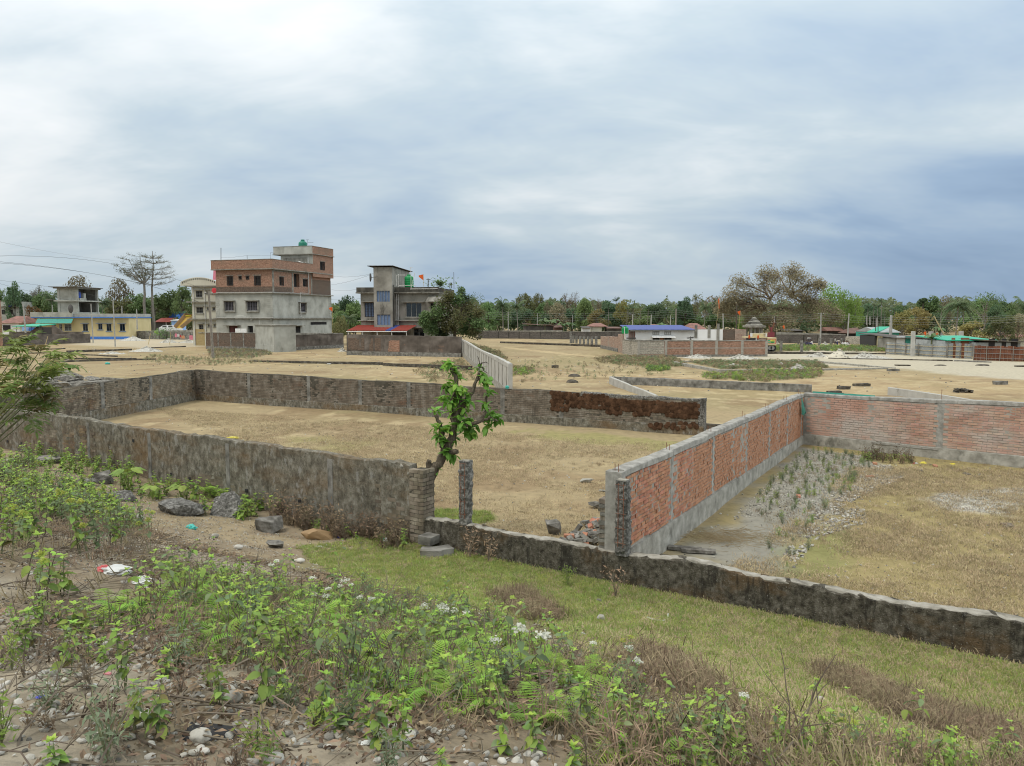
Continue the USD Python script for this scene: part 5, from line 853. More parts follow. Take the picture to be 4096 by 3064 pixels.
MB().box((xu0 - 2.0, yu - 1.0, zu1 + .281), (xu0 - .51, yu + 1.2, zu1 + .36), .01).build('sunshade', 'ledge', Y.prim)
MB().box((xu0 - 1.3, yu - 1.0, zu2 + .281), (xu1 + .7, yu + du + .9, zu2 + .42), .02).build('frame_roof', 'old_tin', Y.prim)
for z0_, z1_ in ((zu0,zu1),(zu1 + .28,zu2)): MB().box((xu0 + .5,yu + .12,z0_),(xu1 - .5,yu + .35,z1_)).build('infill_wall','plaster_grey',Y.prim); MB().box((xu0 + .5,yu + du - .3,z0_),(xu1 - .5,yu + du - .1,z1_)).build('infill_wall','plaster_dark',Y.prim); MB().box((xu0 + .1,yu + .5,z0_),(xu0 + .3,yu + du - .5,z1_)).build('infill_wall','plaster_dark',Y.prim)
MB().box((xu0 + .31, yu + du * .55, zu0), (xu0 + .36, yu + du * .7, zu1 - .8)).build('frame_door', 'door_brown', Y.prim)
tp = Y.wld(np.array([xu1 - 1.0, yu + 2.0, zu1 + .28])); ts = np.linalg.norm(tp - C0) / FPX / _s3; tank('water_tank', 'blue water tank inside the open upper bay of the grey frame', tp + np.array([0, 0, .5]), 29 * ts, 82 * ts, 'tank_blue')
q = thing('concrete_block', 'grey block under the blue tank in the open bay', 'block', tp); box((-.9, -.8, 0), (.9, 1.9, .5)).build('block_body', 'plaster_grey', q); box((-.3, 1.0, .5), (.8, 1.9, 1.6)).build('block_body', 'plaster_grey', q)
q = thing('satellite_dish','dark dish on the parapet of the yellow house','dish',at_y(px('A',845,1052),166)); m = MB(); m.lathe((0,0,0),[(0,0),(.5,.06),(.95,.25)],16); m.v[0] = np.c_[m.v[0][:,0],m.v[0][:,2],m.v[0][:,1] + .8]; m.v[0][:,0] *= .6; m.build('dish','metal_dark',q,40); MB().tube([(0,0,0),(0,.1,.8)],.05,5).build('arm','metal_dark',q)

# --- white building with blue tin roof behind the new brick compound
W = House('white_house', 'long low whitewashed house with a blue tin roof', 'house', px('E', 575, 1080), 103.0, -0.02, px('D', 1628, 1080)); LW = W.L
zw = zq(W, 'f', 'E', 300, 956)
for rct in (('D', 1836, 1058, 1922, 1085), ('D', 1976, 1056, 2066, 1085)): W.window('f', *rct, 0, 1, None, None, 0, 'frame_dark', 'dark_room')
W.window('f', 'D', 1924, 1058, 1974, 1090, 0, 0, None, None, 0, 'door_brown', 'cloth_orange', name='door')
W.body('wall', 'whitewash', [((0, 0, -.2), (W.q('f', 'E', 192, 1000)[0], 8, zw - .1)), ((W.q('f', 'E', 192, 1000)[0], .05, -.2), (LW, .3, zw))]); W.finish(); W.cuts = []
a0, a1, b0, b1 = W.rect('f', 'D', 1822, 1036, 2100, 1054); MB().hexa([(a0, -.9, b0), (a1, -.9, b0), (a1, 0, b1 - .08), (a0, 0, b1 - .08)], [(a0, -.9, b0 + .06), (a1, -.9, b0 + .06), (a1, 0, b1), (a0, 0, b1)]).build('sunshade', 'white_paint', W.prim)
for u in (1877, 2020):
    a, b = W.q('f', 'D', u, 988); g = MB()
    for k in range(4): g.box((a - .45, -.03, b - .36 + .2 * k), (a + .45, .002, b - .29 + .2 * k)); g.box((a - .45 + .27 * k, -.026, b - .36), (a - .39 + .27 * k, .003, b + .31))
    g.build('vent_grille', 'ledge', W.prim)
for u in (253, 411, 517): a, b = W.q('f', 'E', u, 985 if u < 500 else 1040); MB().box((a - .18, -.03, b - (.8 if u < 500 else 1.6)), (a + .18, .045, b + (.9 if u < 500 else 1.7))).build('stub_column', 'ledge', W.prim)
x0, x1 = W.q('f', 'D', 1548, 950)[0], W.q('f', 'E', 236, 960)[0]; zrf, zrb = zq(W, 'f', 'D', 1700, 962), zq(W, 'f', 'D', 1700, 938) + .25; n = 56
for k in range(0, n):
    a, b = x0 + (x1 - x0) * k / n, x0 + (x1 - x0) * (k + 1) / n; MB().add([(a,-.5,zrf),((a + b) / 2,-.5,zrf + .08),(b,-.5,zrf),(a,7.5,zrb),((a + b) / 2,7.5,zrb + .08),(b,7.5,zrb)],[[0,1,4,3],[1,2,5,4]]).build('roof_sheet','tin_blue',W.prim)
MB().box((x0 + .1, -.44, zrf - .16), (x1 - .1, -.36, zrf - .005)).build('fascia', 'frame_grey', W.prim)
a0, a1 = W.q('f', 'D', 1550, 1000)[0], -.02
for k in range(7): MB().box((a0 + (a1 - a0) * k / 7, .1 + .02 * (k % 2), 1.2), (a0 + (a1 - a0) * (k + .95) / 7, .16, zrf)).build('side_plank', 'wood_grey' if k % 2 else 'roof_terracotta', W.prim)
MB().box((a0 - .3, -.6, zq(W, 'f', 'D', 1560, 1068)), (a1, .1, zq(W, 'f', 'D', 1560, 1062) + .1)).build('lean_to_roof', 'old_tin', W.prim)
far_wall('brick_wall', 'rough brown brick wall continuing right of the whitewashed wall', px('E', 575, 1190), px('E', 575, 956), px('E', 716, 1190), px('E', 716, 953), 'house_brick_dark', 0.3)
far_wall('brick_wall', 'pale pinkish unfinished brick wall right of the brown one', px('E', 718, 1190), px('E', 718, 952), px('E', 850, 1190), px('E', 850, 955), 'wall_brick_pale', 0.3)
cw = dict(cat='wall')
far_wall('compound_wall', 'crooked pale brick wall at the left of the blue-roofed compound', px('D', 1210, 1182), px('D', 1210, 1036), px('D', 1420, 1228), px('D', 1420, 1046), 'wall_brick_pale', 0.24, 1, 'mortar', plinth=.5)
far_wall('compound_wall', 'smooth pinkish pier wall below the green tank', px('D', 1420, 1232), px('D', 1420, 1010), px('D', 1472, 1244), px('D', 1472, 1012), 'wall_brick_pale', 0.3, 0, jag=0)
far_wall('compound_wall', 'grey mortared return wall from the pinkish pier to the front corner', px('D', 1472, 1246), px('D', 1472, 1078), px('D', 1664, 1286), px('D', 1664, 1082), 'block_pale', 0.24, 0, coping=0.03)
f1, hf1 = far_wall('compound_wall', 'long front brick compound wall of the blue-roofed house with concrete coping', px('D', 1666, 1288), px('D', 1666, 1084), px('E', 1110, 1284), px('E', 1110, 1092), 'house_brick', 0.24, 0, coping=0.04, plinth=.28)
for r, u in (('D', 1672, ), ('D', 1996), ('E', 200), ('E', 498), ('E', 808), ('E', 1100)): a = f1.front(px(r, u, 1200))[0]; MB().box((a - .16, -.03, 0), (a + .16, .05, hf1(a) - .02), .01).build('concrete_column', 'mortar', f1.prim)
MB().box((.2, -.012, hf1(0) * .50), (f1.L - .2, .02, hf1(0) * .50 + .10)).build('band', 'mortar', f1.prim)
a = f1.front(px('D', 1990, 1200))[0]; 
for z in (.35, hf1(0) * .5 + .12): MB().box((.2, -.006, z), (a - .17, .02, z + hf1(0) * .36)).build('grey_render', 'block_pale', f1.prim)
tp = at_y(px('D', 1505, 1008), 98.5); ts = 98.5 / FPX / _s3; tank('water_tank', 'green water tank on the pinkish pier beside the blue roof', tp, 40 * ts, 92 * ts, 'tank_green')
q = thing('pipe_stack', 'white pipes rising past the green tank to the wall', 'pipe', at_y(px('D', 1500, 1070), 97.8)); m = MB()
for u in (1498, 1515): m.tube([at_y(px('D', u, 1072), 97.8) - at_y(px('D', 1500, 1070), 97.8), at_y(px('D', u - (4 if u > 1500 else 0), 925 if u < 1500 else 1010), 97.8) - at_y(px('D', 1500, 1070), 97.8)], .05, 5)
m.build('pipe', 'pvc_pipe', q)
q = thing('aerial', 'dark flat aerial before the white wall', 'aerial', at_y(px('E', 185, 1080), 99)); m = MB()
for a, b in (((185, 1085), (185, 1040)), ((142, 1058), (230, 1048)), ((150, 1063), (222, 1056)), ((176, 1075), (200, 1075))): m.tube([at_y(px('E', *a), 99) - at_y(px('E', 185, 1080), 99), at_y(px('E', *b), 99) - at_y(px('E', 185, 1080), 99)], .05, 5)
m.build('arm', 'metal_dark', q)

# --- small houses and sheds along the tree line
def shed(name, label, r, u0, u1, vt, vb, y, wall, roof, uo=(10, 10), ridge=None, kind='gable', depth=5.0, cat='shed', op=(), trim=None):
    p0, p1 = at_y(px(r, u0, vb), y), at_y(px(r, u1, vb), y); p0[2] = p1[2] = 0
    fr = Frame(name, label, cat, p0, p1); L = fr.L; k = y / FPX / REG[r][2]; ze = at_y(px(r, u0, vt), y)[2]; zr = at_y(px(r, u0, ridge), y)[2] if ridge else ze + 1
    MB().box((0, 0, -.2), (L, depth, ze - .02)).build('wall', wall, fr.prim)
    a, b = -uo[0] * k, L + uo[1] * k; e = .5
    m = MB()
    if kind == 'mono': m.hexa([(a, -e, ze), (b, -e, ze), (b, depth + e, zr), (a, depth + e, zr)], [(a, -e, ze + .1), (b, -e, ze + .1), (b, depth + e, zr + .1), (a, depth + e, zr + .1)])
    elif kind == 'back': m.hexa([(a, -e, zr), (b, -e, ze), (b, depth + e, ze), (a, depth + e, zr)], [(a, -e, zr + .12), (b, -e, ze + .12), (b, depth + e, ze + .12), (a, depth + e, zr + .12)])
    else:
        h = (b - a) * .28 if kind == 'hip' else 0.0; c = depth / 2
        m.add([(a,-e,ze),(b,-e,ze),(b,depth + e,ze),(a,depth + e,ze),(a + h,c,zr),(b - h,c,zr),(a,-e,ze - .08),(b,-e,ze - .08),(b,depth + e,ze - .08),(a,depth + e,ze - .08)],[[0,1,5,4],[2,3,4,5],[6,7,1,0],[7,8,2,1],[8,9,3,2],[9,6,0,3],[9,8,7,6]]); m.add([(b,-e,ze),(b,depth + e,ze),(b - h,c,zr)],[[0,1,2]]); m.add([(a,-e,ze),(a + h,c,zr),(a,depth + e,ze)],[[0,1,2]])
    m.build('roof', roof, fr.prim)
    for (a0, b0, a1, b1, mat, nm) in op: q0, q1 = fr.front(px(r, a0, b0)), fr.front(px(r, a1, b1)); MB().box((q0[0], -.02, max(0, q1[2])), (q1[0], .05, q0[2])).build(nm, mat, fr.prim)
    return fr
shed('far_house', 'grey two-storey house with small windows at far left', 'A', 15, 235, 985, 1180, 205, 'plaster_grey', 'ledge', (8, 4), 980, 'back', 8, 'house', ((20, 1020, 62, 1075, 'dark_room', 'window'), (100, 1020, 158, 1075, 'dark_room', 'window')))
q = thing('roof_room','grey roof room with a violet tank at far left','roof room',at_y(px('A',10,985),206)); k_ = 206 / FPX / _s3; box((0,0,0),(215 * k_,6,62 * k_)).build('wall','plaster_grey',q); box((215 * k_,.5,0),(232 * k_,.9,62 * k_)).build('column','ledge',q)
tank('water_tank', 'violet water tank on the far left grey house', at_y(px('A', 119, 984), 204.5), 19 * 204 / FPX / _s3, 48 * 204 / FPX / _s3, 'tank_navy')
shed('white_hut', 'low white hut with a terracotta roof at far left', 'A', 25, 235, 1178, 1275, 166, 'whitewash', 'roof_terracotta', (40, 45), 1095, 'hip', 8, 'hut', ((33, 1205, 130, 1272, 'dark_room', 'doorway'),))
fr = shed('brick_house_edge', 'edge of a dark red brick building at the left border', 'A', -120, 16, 905, 1262, 128, 'house_brick', 'ledge', (0, -40), 900, 'back', 0.25, 'building')
q = thing('green_canopy','flat green canopy on thin posts left of the yellow house','canopy',at_y(px('A',380,1280),150)); o = at_y(px('A',380,1280),150); m = MB(); v = [at_y(px('A',*a),150) - o + np.array([0,d,0]) for a,d in (((185,1222),-1),((480,1222),-1),((570,1198),3),((270,1198),3))]; m.hexa(v,[x + np.array([0,0,.1]) for x in v]); m.build('sheet','tin_green',q)
for u in (200, 375, 470): a = at_y(px('A', u, 1290), 149.5) - o; b = at_y(px('A', u, 1220), 149.5) - o; MB().tube([a, b], .05, 5).build('post', 'metal_dark', q)
q = thing('blue_sheets','pale blue sheets standing under the green canopy','sheets',at_y(px('A',265,1275),153)); k_ = 153 / FPX / _s3; box((0,0,0),(70 * k_,.3,45 * k_)).build('panel','cloth_blue',q); box((78 * k_,.2,0),(145 * k_,.4,42 * k_)).build('panel','blue_paint',q)
shed('tin_shed', 'grey tin shed right of the yellow house', 'A', 1562, 1680, 1160, 1240, 185, 'tin_grey', 'old_tin', (4, 20), 1152, 'mono')
shed('red_roof_hut', 'hut with a faded red roof below the bare twin trees', 'A', 1720, 2000, 1165, 1240, 192, 'old_tin', 'tin_red', (-150, 45), 1118, 'gable', 7, 'hut', ((2000 - 5, 1165, 2004, 1235, 'white_paint', 'post'),))
shed('blue_shed', 'small bright blue shed at the right of the twin trees', 'A', 2032, 2120, 1060, 1130, 200, 'blue_paint', 'tin_teal', (4, 10), 1048, 'mono')
shed('white_shop', 'white and blue painted stall beside the tipper truck', 'B', -40, 45, 1150, 1215, 178, 'cloth_blue', 'white_paint', (4, 6), 1140, 'mono', 4, 'stall')
for lb, a, kw in (('long dark brown shed behind the far wall, left part of the tree line',('D',285,650,912,985,182,'old_tin','tin_brown'),dict(uo=(15,5),ridge=893,kind='back',depth=6)),('brown gabled shed next to the long dark shed',('D',650,745,930,985,178,'tin_brown','tin_brown'),dict(uo=(2,12),ridge=885,kind='hip',depth=8)),
        ('whitish house with a rusty hipped tin roof in the tree line',('D',1110,1225,918,975,185,'cream_paint','roof_terracotta'),dict(uo=(22,70),ridge=880,kind='hip',depth=9)),('low shed with a pale front left of the rusty hipped roof',('D',1000,1088,940,985,182,'whitewash','old_tin'),dict(uo=(15,4),ridge=925,kind='mono')),
        ('long dark low shed right of the rusty hipped roof',('D',1290,1450,945,985,184,'old_tin','tin_brown'),dict(uo=(6,10),ridge=932,kind='mono')),('rusty roofed hut behind the blue tin roof',('D',1830,1935,920,960,190,'tin_brown','roof_terracotta'),dict(uo=(20,12),ridge=893,kind='hip')),
        ('hut with a wide rust brown roof left of the big bare tree',('E',180,350,950,985,175,'tin_brown','roof_terracotta'),dict(uo=(20,25),ridge=882,kind='hip',depth=8)),('dark shed with pale edge right of the red shrine base',('E',1330,1545,975,1010,195,'soot','old_tin'),dict(uo=(6,6),ridge=955,kind='mono')),
        ('brown roofed hut with white fascia right of the big bare tree',('E',1840,2010,972,1030,195,'soot','roof_terracotta'),dict(uo=(20,20),ridge=930,kind='gable')),('brown hut left of the green-roofed house',('G',20,190,1000,1040,170,'dark_room','tin_brown'),dict(uo=(30,25),ridge=940,kind='hip')),
        ('low dark tin shed behind the corrugated fence, left part',('G',545,900,1062,1150,108,'plaster_dark','old_tin'),dict(uo=(15,6),ridge=1045,kind='mono')),('low plastered shed behind the corrugated fence, middle part',('G',905,1180,1068,1150,107,'plaster_dark','old_tin'),dict(uo=(6,6),ridge=1052,kind='mono')),
        ('grey tin shed with a bright green roof behind the fence',('G',1150,1500,1092,1200,97,'tin_grey','tin_green'),dict(uo=(0,260),ridge=1056,kind='mono',depth=7)),('grey tin shed with a black sloping roof at far right',('G',1505,2060,1112,1200,96,'tin_grey','old_tin'),dict(uo=(0,20),ridge=1082,kind='back',depth=6)),
        ('dark open shelter with yellow posts before the block wall',('G',305,480,1030,1160,118,'frame_dark','old_tin'),dict(uo=(6,70),ridge=1018,kind='mono')),('pale hut at the right border in the trees',('G',1930,2120,1040,1100,118,'cream_paint','roof_terracotta'),dict(uo=(10,10),ridge=1000,kind='gable'))):
    f_ = shed('shed' if 'shed' in lb else ('shelter' if 'shelter' in lb else 'hut'), lb, *a, cat='shed' if 'shed' in lb else ('shelter' if 'shelter' in lb else 'hut'), **kw)
    if 'yellow posts' in lb:
        for u in (352, 385): x = f_.front(px('G', u, 1100), -.3)[0]; MB().box((x - .15, -.45, 0), (x + .15, -.15, at_y(px('G', 350, 1030), 118)[2])).build('post', 'yellow_paint', f_.prim)
    if 'bright green roof' in lb:
        for u0, u1, mt in ((1232, 1276, 'tin_rust'), (1345, 1388, 'tin_rust'), (1388, 1445, 'tin_rust')): q0 = f_.front(px('G', u0, 1095))[0]; q1 = f_.front(px('G', u1, 1095))[0]; MB().box((q0, -.03, 0), (q1, -.004, 2.3)).build('rusty_sheet', mt, f_.prim)
    if 'far right' in lb:
        for u0, u1 in ((1680, 1755), (1840, 1890), (1950, 2030)): q0 = f_.front(px('G', u0, 1105))[0]; q1 = f_.front(px('G', u1, 1105))[0]; MB().box((q0, -.03, .3), (q1, -.004, 2.2)).build('window', 'dark_room', f_.prim)
    if 'middle part' in lb:
        for u0, u1, mt in ((915, 965, 'block_pale'), (970, 1105, 'whitewash'), (1110, 1145, 'dark_room')): q0 = f_.front(px('G', u0, 1075))[0]; q1 = f_.front(px('G', u1, 1130))[0]; MB().box((q0, -.03, .4), (q1, -.004, 2.3)).build('panel', mt, f_.prim)
    if 'left part' in lb and 'fence' in lb:
        for u0, u1, mt in ((572, 668, 'whitewash'), (680, 745, 'tin_teal'), (790, 905, 'ledge')): q0 = f_.front(px('G', u0, 1075))[0]; q1 = f_.front(px('G', u1, 1130))[0]; MB().box((q0, -.03, .4), (q1, -.004, 2.2)).build('panel', mt, f_.prim)
fr = shed('green_roof_house', 'pale house with a bright green gabled roof behind the block wall', 'G', 330, 600, 990, 1050, 150, 'tin_teal', 'tin_grey', (0, 10), 930, 'gable', 9, 'house')
p = [at_y(px('G', *a), d) for a, d in (((212, 992), 149), ((345, 992), 149), ((496, 928), 155), ((352, 928), 155))]; m = MB(); m.hexa([x - fr.p0 for x in p], [x - fr.p0 + np.array([0, 0, .12]) for x in p])
_c, _s = math.cos(-fr.rz), math.sin(-fr.rz); m.v[0] = np.c_[m.v[0][:, 0] * _c - m.v[0][:, 1] * _s, m.v[0][:, 0] * _s + m.v[0][:, 1] * _c, m.v[0][:, 2]]; m.build('green_roof', 'tin_green', fr.prim)
p = [at_y(px('G', *a), d) for a, d in (((345, 992), 148.8), ((500, 990), 148.8), ((500, 928), 154.8))]
for lb, u, v0, v1, w in (('pale concrete pillar standing inside the fence, leftmost of four',768,976,1125,36),('pale concrete pillar right of the tallest pillar',986,980,1062,36),('pale concrete pillar by the leaning bamboo',1113,974,1062,34),('pale concrete pillar rising behind the green shed roof',1347,976,1050,38)):
    y = 96.5 if u < 800 else 112; p = at_y(px('G', u, v1), y); h = at_y(px('G', u, v0), y)[2]; k_ = w / 2 / _s3 / FPX * y; q = thing('concrete_pillar', lb, 'pillar', (p[0], p[1], 0)); box((-k_, -k_, 0), (k_, k_, h), .02).build('shaft', 'pale_panel', q)
q = thing('bamboo_pole', 'long bamboo pole leaning over the sheds', 'pole'); MB().tube([at_y(px('G', 1160, 1050), 108), at_y(px('G', 1022, 795), 108)], .075, 6).build('pole', 'bamboo', q)
flag('roof_flag', 'orange flag between the first two pale pillars', 'G', 930, 980, 1062, 111, 'flag_orange', 0.42, 0.6); flag('roof_flag', 'orange flag beside the bare banana plant', 'G', 1072, 1000, 1062, 111, 'flag_orange', 0.45, 0.5)
# corrugated tin fence on the right
def tin_fence(name, label, a, b, n, mats, rails=(0.18, 0.5, 0.83), posts=6):
    p0, p1, h0, h1 = ends(*a, *b); fr = Frame(name, label, 'fence', p0, p1); L = fr.L
    for k in range(n):
        x0, x1 = L * k / n, L * (k + 1) / n - .01; h = h0 + (h1 - h0) * k / n + R.normal(0, .03); w = 6; m = MB(); y = .02 * (k % 2)
        xs = np.linspace(x0, x1, 2 * w + 1); v = np.array([[x, y + .03 * (i % 2), z] for z in (.03, h) for i, x in enumerate(xs)]); ni = len(xs); m.add(v, [[i, i + 1, ni + i + 1, ni + i] for i in range(ni - 1)]); m.build('tin_sheet', mats(k), fr.prim)
    for r_ in rails: MB().tube([(0, -.06, h0 * r_), (L, -.06, h1 * r_)], .028, 5).build('rail', 'bamboo' if mats(0) == 'tin_grey' else 'frame_grey', fr.prim)
    for x in np.linspace(.05, L - .05, posts): MB().tube([(x, -.12, -.1), (x + R.normal(0, .05), -.10, h0 + (h1 - h0) * x / L + .05)], .04, 5).build('post', 'wood_grey', fr.prim)
tin_fence('tin_fence', 'grey corrugated tin fence with bamboo rails, leftmost stretch', (px('G', 442, 1252), px('G', 442, 1112)), (px('G', 682, 1266), px('G', 682, 1122)), 6, lambda k: 'tin_grey', posts=3)
tin_fence('tin_fence', 'grey corrugated tin fence with bamboo rails, long middle stretch', (px('G', 684, 1266), px('G', 684, 1124)), (px('G', 1178, 1298), px('G', 1178, 1140)), 12, lambda k: 'tin_grey', posts=4)
tin_fence('tin_fence', 'tall tin fence stretch with rust red sheets below the green roof', (px('G', 1180, 1298), px('G', 1180, 1128)), (px('G', 1486, 1312), px('G', 1486, 1128)), 9, lambda k: 'tin_rust' if k in (2, 5) else 'tin_grey', posts=3)
tin_fence('tin_gate', 'brown and silver corrugated gate and fence at the right edge', (px('G', 1492, 1330), px('G', 1492, 1150)), (px('G', 2140, 1346), px('G', 2140, 1168)), 14, lambda k: 'tin_rust', posts=5)
p0, p1, h0, h1 = ends(px('G',1500,1326),px('G',1500,1172),px('G',1788,1330),px('G',1788,1168)); fr = Frame('silver_sheet','silvery corrugated sheet fixed across the brown tin gate','tin sheet',p0 + np.array([0,-.25,0]),p1 + np.array([0,-.25,0]))
m = MB(); za = h0 * .5
for k in range(8): m.box((0, -.02 - .03 * (k % 2), za + (h0 - za) * k / 8), (fr.L, .01, za + (h0 - za) * (k + 1) / 8 - .01))
m.build('sheet', 'tin_grey', fr.prim)
# ---------------------------------------------------------------- trees
def rot_rand(n, rng, up=0.5):
    """n random frames (a, b) for leaf quads, normals leaning upwards."""
    nrm = rng.normal(size=(n, 3)); nrm[:, 2] = np.abs(nrm[:, 2]) + up; nrm /= np.linalg.norm(nrm, axis=1, keepdims=True)
    t = rng.normal(size=(n, 3)); a = np.cross(nrm, t); a /= np.linalg.norm(a, axis=1, keepdims=True); return a, np.cross(nrm, a)
def leaf_quads(m, pos, size, rng, up=0.5, ratio=0.55):
    n = len(pos); a, b = rot_rand(n, rng, up); s = size * rng.uniform(0.6, 1.4, (n, 1)); a = a * s; b = b * s * ratio; c = np.cross(a, b); c = c / (np.linalg.norm(c, axis=1, keepdims=True) + 1e-9) * s * 0.18
    v = np.stack([pos - a, pos - b + c, pos + a, pos + b + c], 1).reshape(-1, 3); i = np.arange(n)[:, None] * 4
    return m.add(v, np.hstack([i, i + 1, i + 2, i + 3]))
def branch(m, p0, p1, r0, r1, rng, sag=0.0, n=5, wob=0.06, sides=5):
    p0, p1 = np.asarray(p0, float), np.asarray(p1, float); t = np.linspace(0, 1, n)[:, None]; L = np.linalg.norm(p1 - p0)
    w = rng.normal(0, wob * L, (n, 3)); w[0] = w[-1] = 0
    p = p0 + (p1 - p0) * t + w + np.array([0, 0, sag * L]) * (t * (1 - t)) * 4
    m.tube(p, np.linspace(r0, r1, n), sides, False); return p
def leafy(path, seed, trunk_mat, leaf_mat, h=10.0, w=8.0, base=0.25, nc=26, per=90, leaf=0.30, shape=1.0, spread=0.17, twig=True, up=0.5):
    rng = np.random.default_rng(seed); T = MB(); C = MB(); zb = h * base
    pts = branch(T, (0, 0, -.2), (rng.normal(0, .3), rng.normal(0, .3), h * .62), h * .028, h * .010, rng, 0, 6, .02, 7)
    for k in range(nc):
        a = rng.uniform(0, 2 * math.pi); q = rng.uniform(0, 1) ** .8; z = zb + (h - zb) * (0.10 + 0.86 * q); env = math.sqrt(max(.12, 1 - (2 * min(1, .22 + .74 * q ** shape) - 1) ** 2)); rr = w / 2 * env * math.sqrt(rng.uniform(0.25, 1)) * .92
        c = np.array([rr * math.cos(a), rr * math.sin(a), z - h * .04]); o = pts[min(len(pts) - 1, 1 + int(q * (len(pts) - 1)))]
        branch(T, o, c, h * .009, h * .003, rng, .08, 5, .05, 4)
        d = rng.normal(size=(per, 3)); d /= np.linalg.norm(d, axis=1, keepdims=True); R_ = w * spread * rng.uniform(.7, 1.3)
        P_ = c + d * R_ * rng.uniform(.55, 1.05, (per, 1)) * np.array([1, 1, .72]); leaf_quads(C, P_, leaf, rng, up)
    T.build('trunk', trunk_mat, path); C.build('crown', leaf_mat, path)
def bare_branches(T, p, d, L, r, depth, rng, tips, spread=0.6, up=0.15, k=3, shrink=0.68, sides=4):
    q = p + d * L + np.array([0, 0, up * L * .3]); branch(T, p, q, r, r * .62, rng, 0, 4, .05, sides)
    if depth == 0: tips.append(q); return
    for i in range(k if depth > 1 else k + 1):
        e = d + rng.normal(0, spread, 3); e[2] += up; e /= np.linalg.norm(e); bare_branches(T, p + (q - p) * rng.uniform(.6, 1.0), e, L * shrink * rng.uniform(.8, 1.2), r * .58, depth - 1, rng, tips, spread, up, k, shrink, max(3, sides - 1))
def bare(path, seed, trunk_mat, leaf_mat=None, h=10.0, depth=5, nleaf=6, leaf=0.12, k=3, spread=.55, up=.22, trunk=.32, first=.26):
    rng = np.random.default_rng(seed); T = MB(); tips = []; branch(T, (0, 0, -.2), (0, 0, h * trunk), h * .026, h * .018, rng, 0, 4, .02, 7)
    for a in np.arange(4) * 1.57 + rng.uniform(0, .6, 4): bare_branches(T, np.array([0, 0, h * trunk * rng.uniform(.75, 1)]), np.array([math.cos(a) * .6, math.sin(a) * .6, .8]), h * first, h * .013, depth - 1, rng, tips, spread, up, k)
    T.build('trunk', trunk_mat, path)
    if leaf_mat: C = MB(); t = np.array(tips); P_ = np.repeat(t, nleaf, 0) + rng.normal(0, h * .022, (len(t) * nleaf, 3)); leaf_quads(C, P_, leaf, rng); C.build('crown', leaf_mat, path)
def frond(m, o, ang, L, rise, droop, rng, n=12, w=0.55, wl=0.07):
    d = np.array([math.cos(ang), math.sin(ang), 0]); s = np.array([-d[1], d[0], 0]); t = np.linspace(0, 1, n)
    p = np.asarray(o) + np.outer(t * L, d) * (1 - .12 * t[:, None]) + np.outer(rise * L * t - droop * L * t ** 2, AZ); m.tube(p[::3] if n > 9 else p, np.linspace(.05, .012, len(p[::3] if n > 9 else p)), 3, False)
    for k in range(1, n):
        for g in (-1, 1):
            l = w * math.sin(math.pi * min(.95, .18 + .8 * t[k])) ** .6; tip = p[k] + s * g * l * .8 + d * l * .45 - AZ * l * rng.uniform(.35, .75); m.add([p[k] - d * wl, p[k] + d * wl, tip + d * wl * .3, tip - d * wl * .3], [[0, 1, 2, 3]])
def palm(path, seed, h=9.0, nf=14, L=3.2, trunk_r=0.16, droop=.75, w=.8, lean=.6, mat='leaf_palm', rise=(.15, 1.0)):
    rng = np.random.default_rng(seed); T = MB(); z = np.linspace(0, 1, 7); ht = h - L * .35; p = np.c_[lean * z ** 2, .3 * lean * z, ht * z - .2]; T.tube(p, np.linspace(trunk_r * 1.4, trunk_r * .8, 7), 7); T.build('trunk', 'bark_grey', path)
    for k in range(nf): m = MB(); frond(m, p[-1], k * 2.4 + rng.uniform(-.3, .3), L * rng.uniform(.8, 1.1), rng.uniform(*rise), droop * rng.uniform(.8, 1.2), rng, 13, w, .13 if L > 2.2 else .06); m.build('frond', mat, path)
def banana(path, seed, h=4.0, nl=8):
    rng = np.random.default_rng(seed); MB().tube([(0, 0, -.1), (.05, 0, h * .3), (.05, .03, h * .55)], [.16, .13, .08], 7).build('trunk', 'stem_green', path)
    for k in range(nl):
        a = k * 2.4 + rng.uniform(-.3,.3); d = np.array([math.cos(a),math.sin(a),0]); s = np.array([-d[1],d[0],0]); t = np.linspace(0,1,8); L = h * .55 * rng.uniform(.8,1.1); ri = rng.uniform(.5,1.3); p = np.array([.05,.03,h * .52]) + np.outer(t * L * .75,d) + np.outer(ri * L * t - (ri * .9) * L * t ** 2,AZ); wd = h * .085 * np.sin(np.pi * np.clip(.08 + .9 * t,0,1)) ** .6
        v = np.concatenate([p - s * wd[:,None] - AZ * wd[:,None] * .35,p,p + s * wd[:,None] - AZ * wd[:,None] * .35]); n = 8; f = [[i + o,i + o + 1,i + n + o + 1,i + n + o] for o in (0,n) for i in range(n - 1)]; MB().add(v,np.array(f)).build('leaf','leaf_banana',path,True)
PR = {}
def pr(nm, fn, *a, **k): PR[nm] = proto(nm).GetPath(); fn(PR[nm], *a, **k)
pr('green',leafy,1,'bark_dark','leaf_green',10,9,.15,34,90,.30); pr('green2',leafy,2,'bark_dark','leaf_green',10,8,.12,30,90,.34,.8); pr('dark',leafy,3,'bark_dark','leaf_dark',10,9,.15,36,90,.32); pr('olive',leafy,4,'bark_grey','leaf_olive',10,8,.2,30,80,.28); pr('brown',leafy,5,'bark_brown','leaf_brown',10,8.5,.2,30,55,.26,spread=.19)
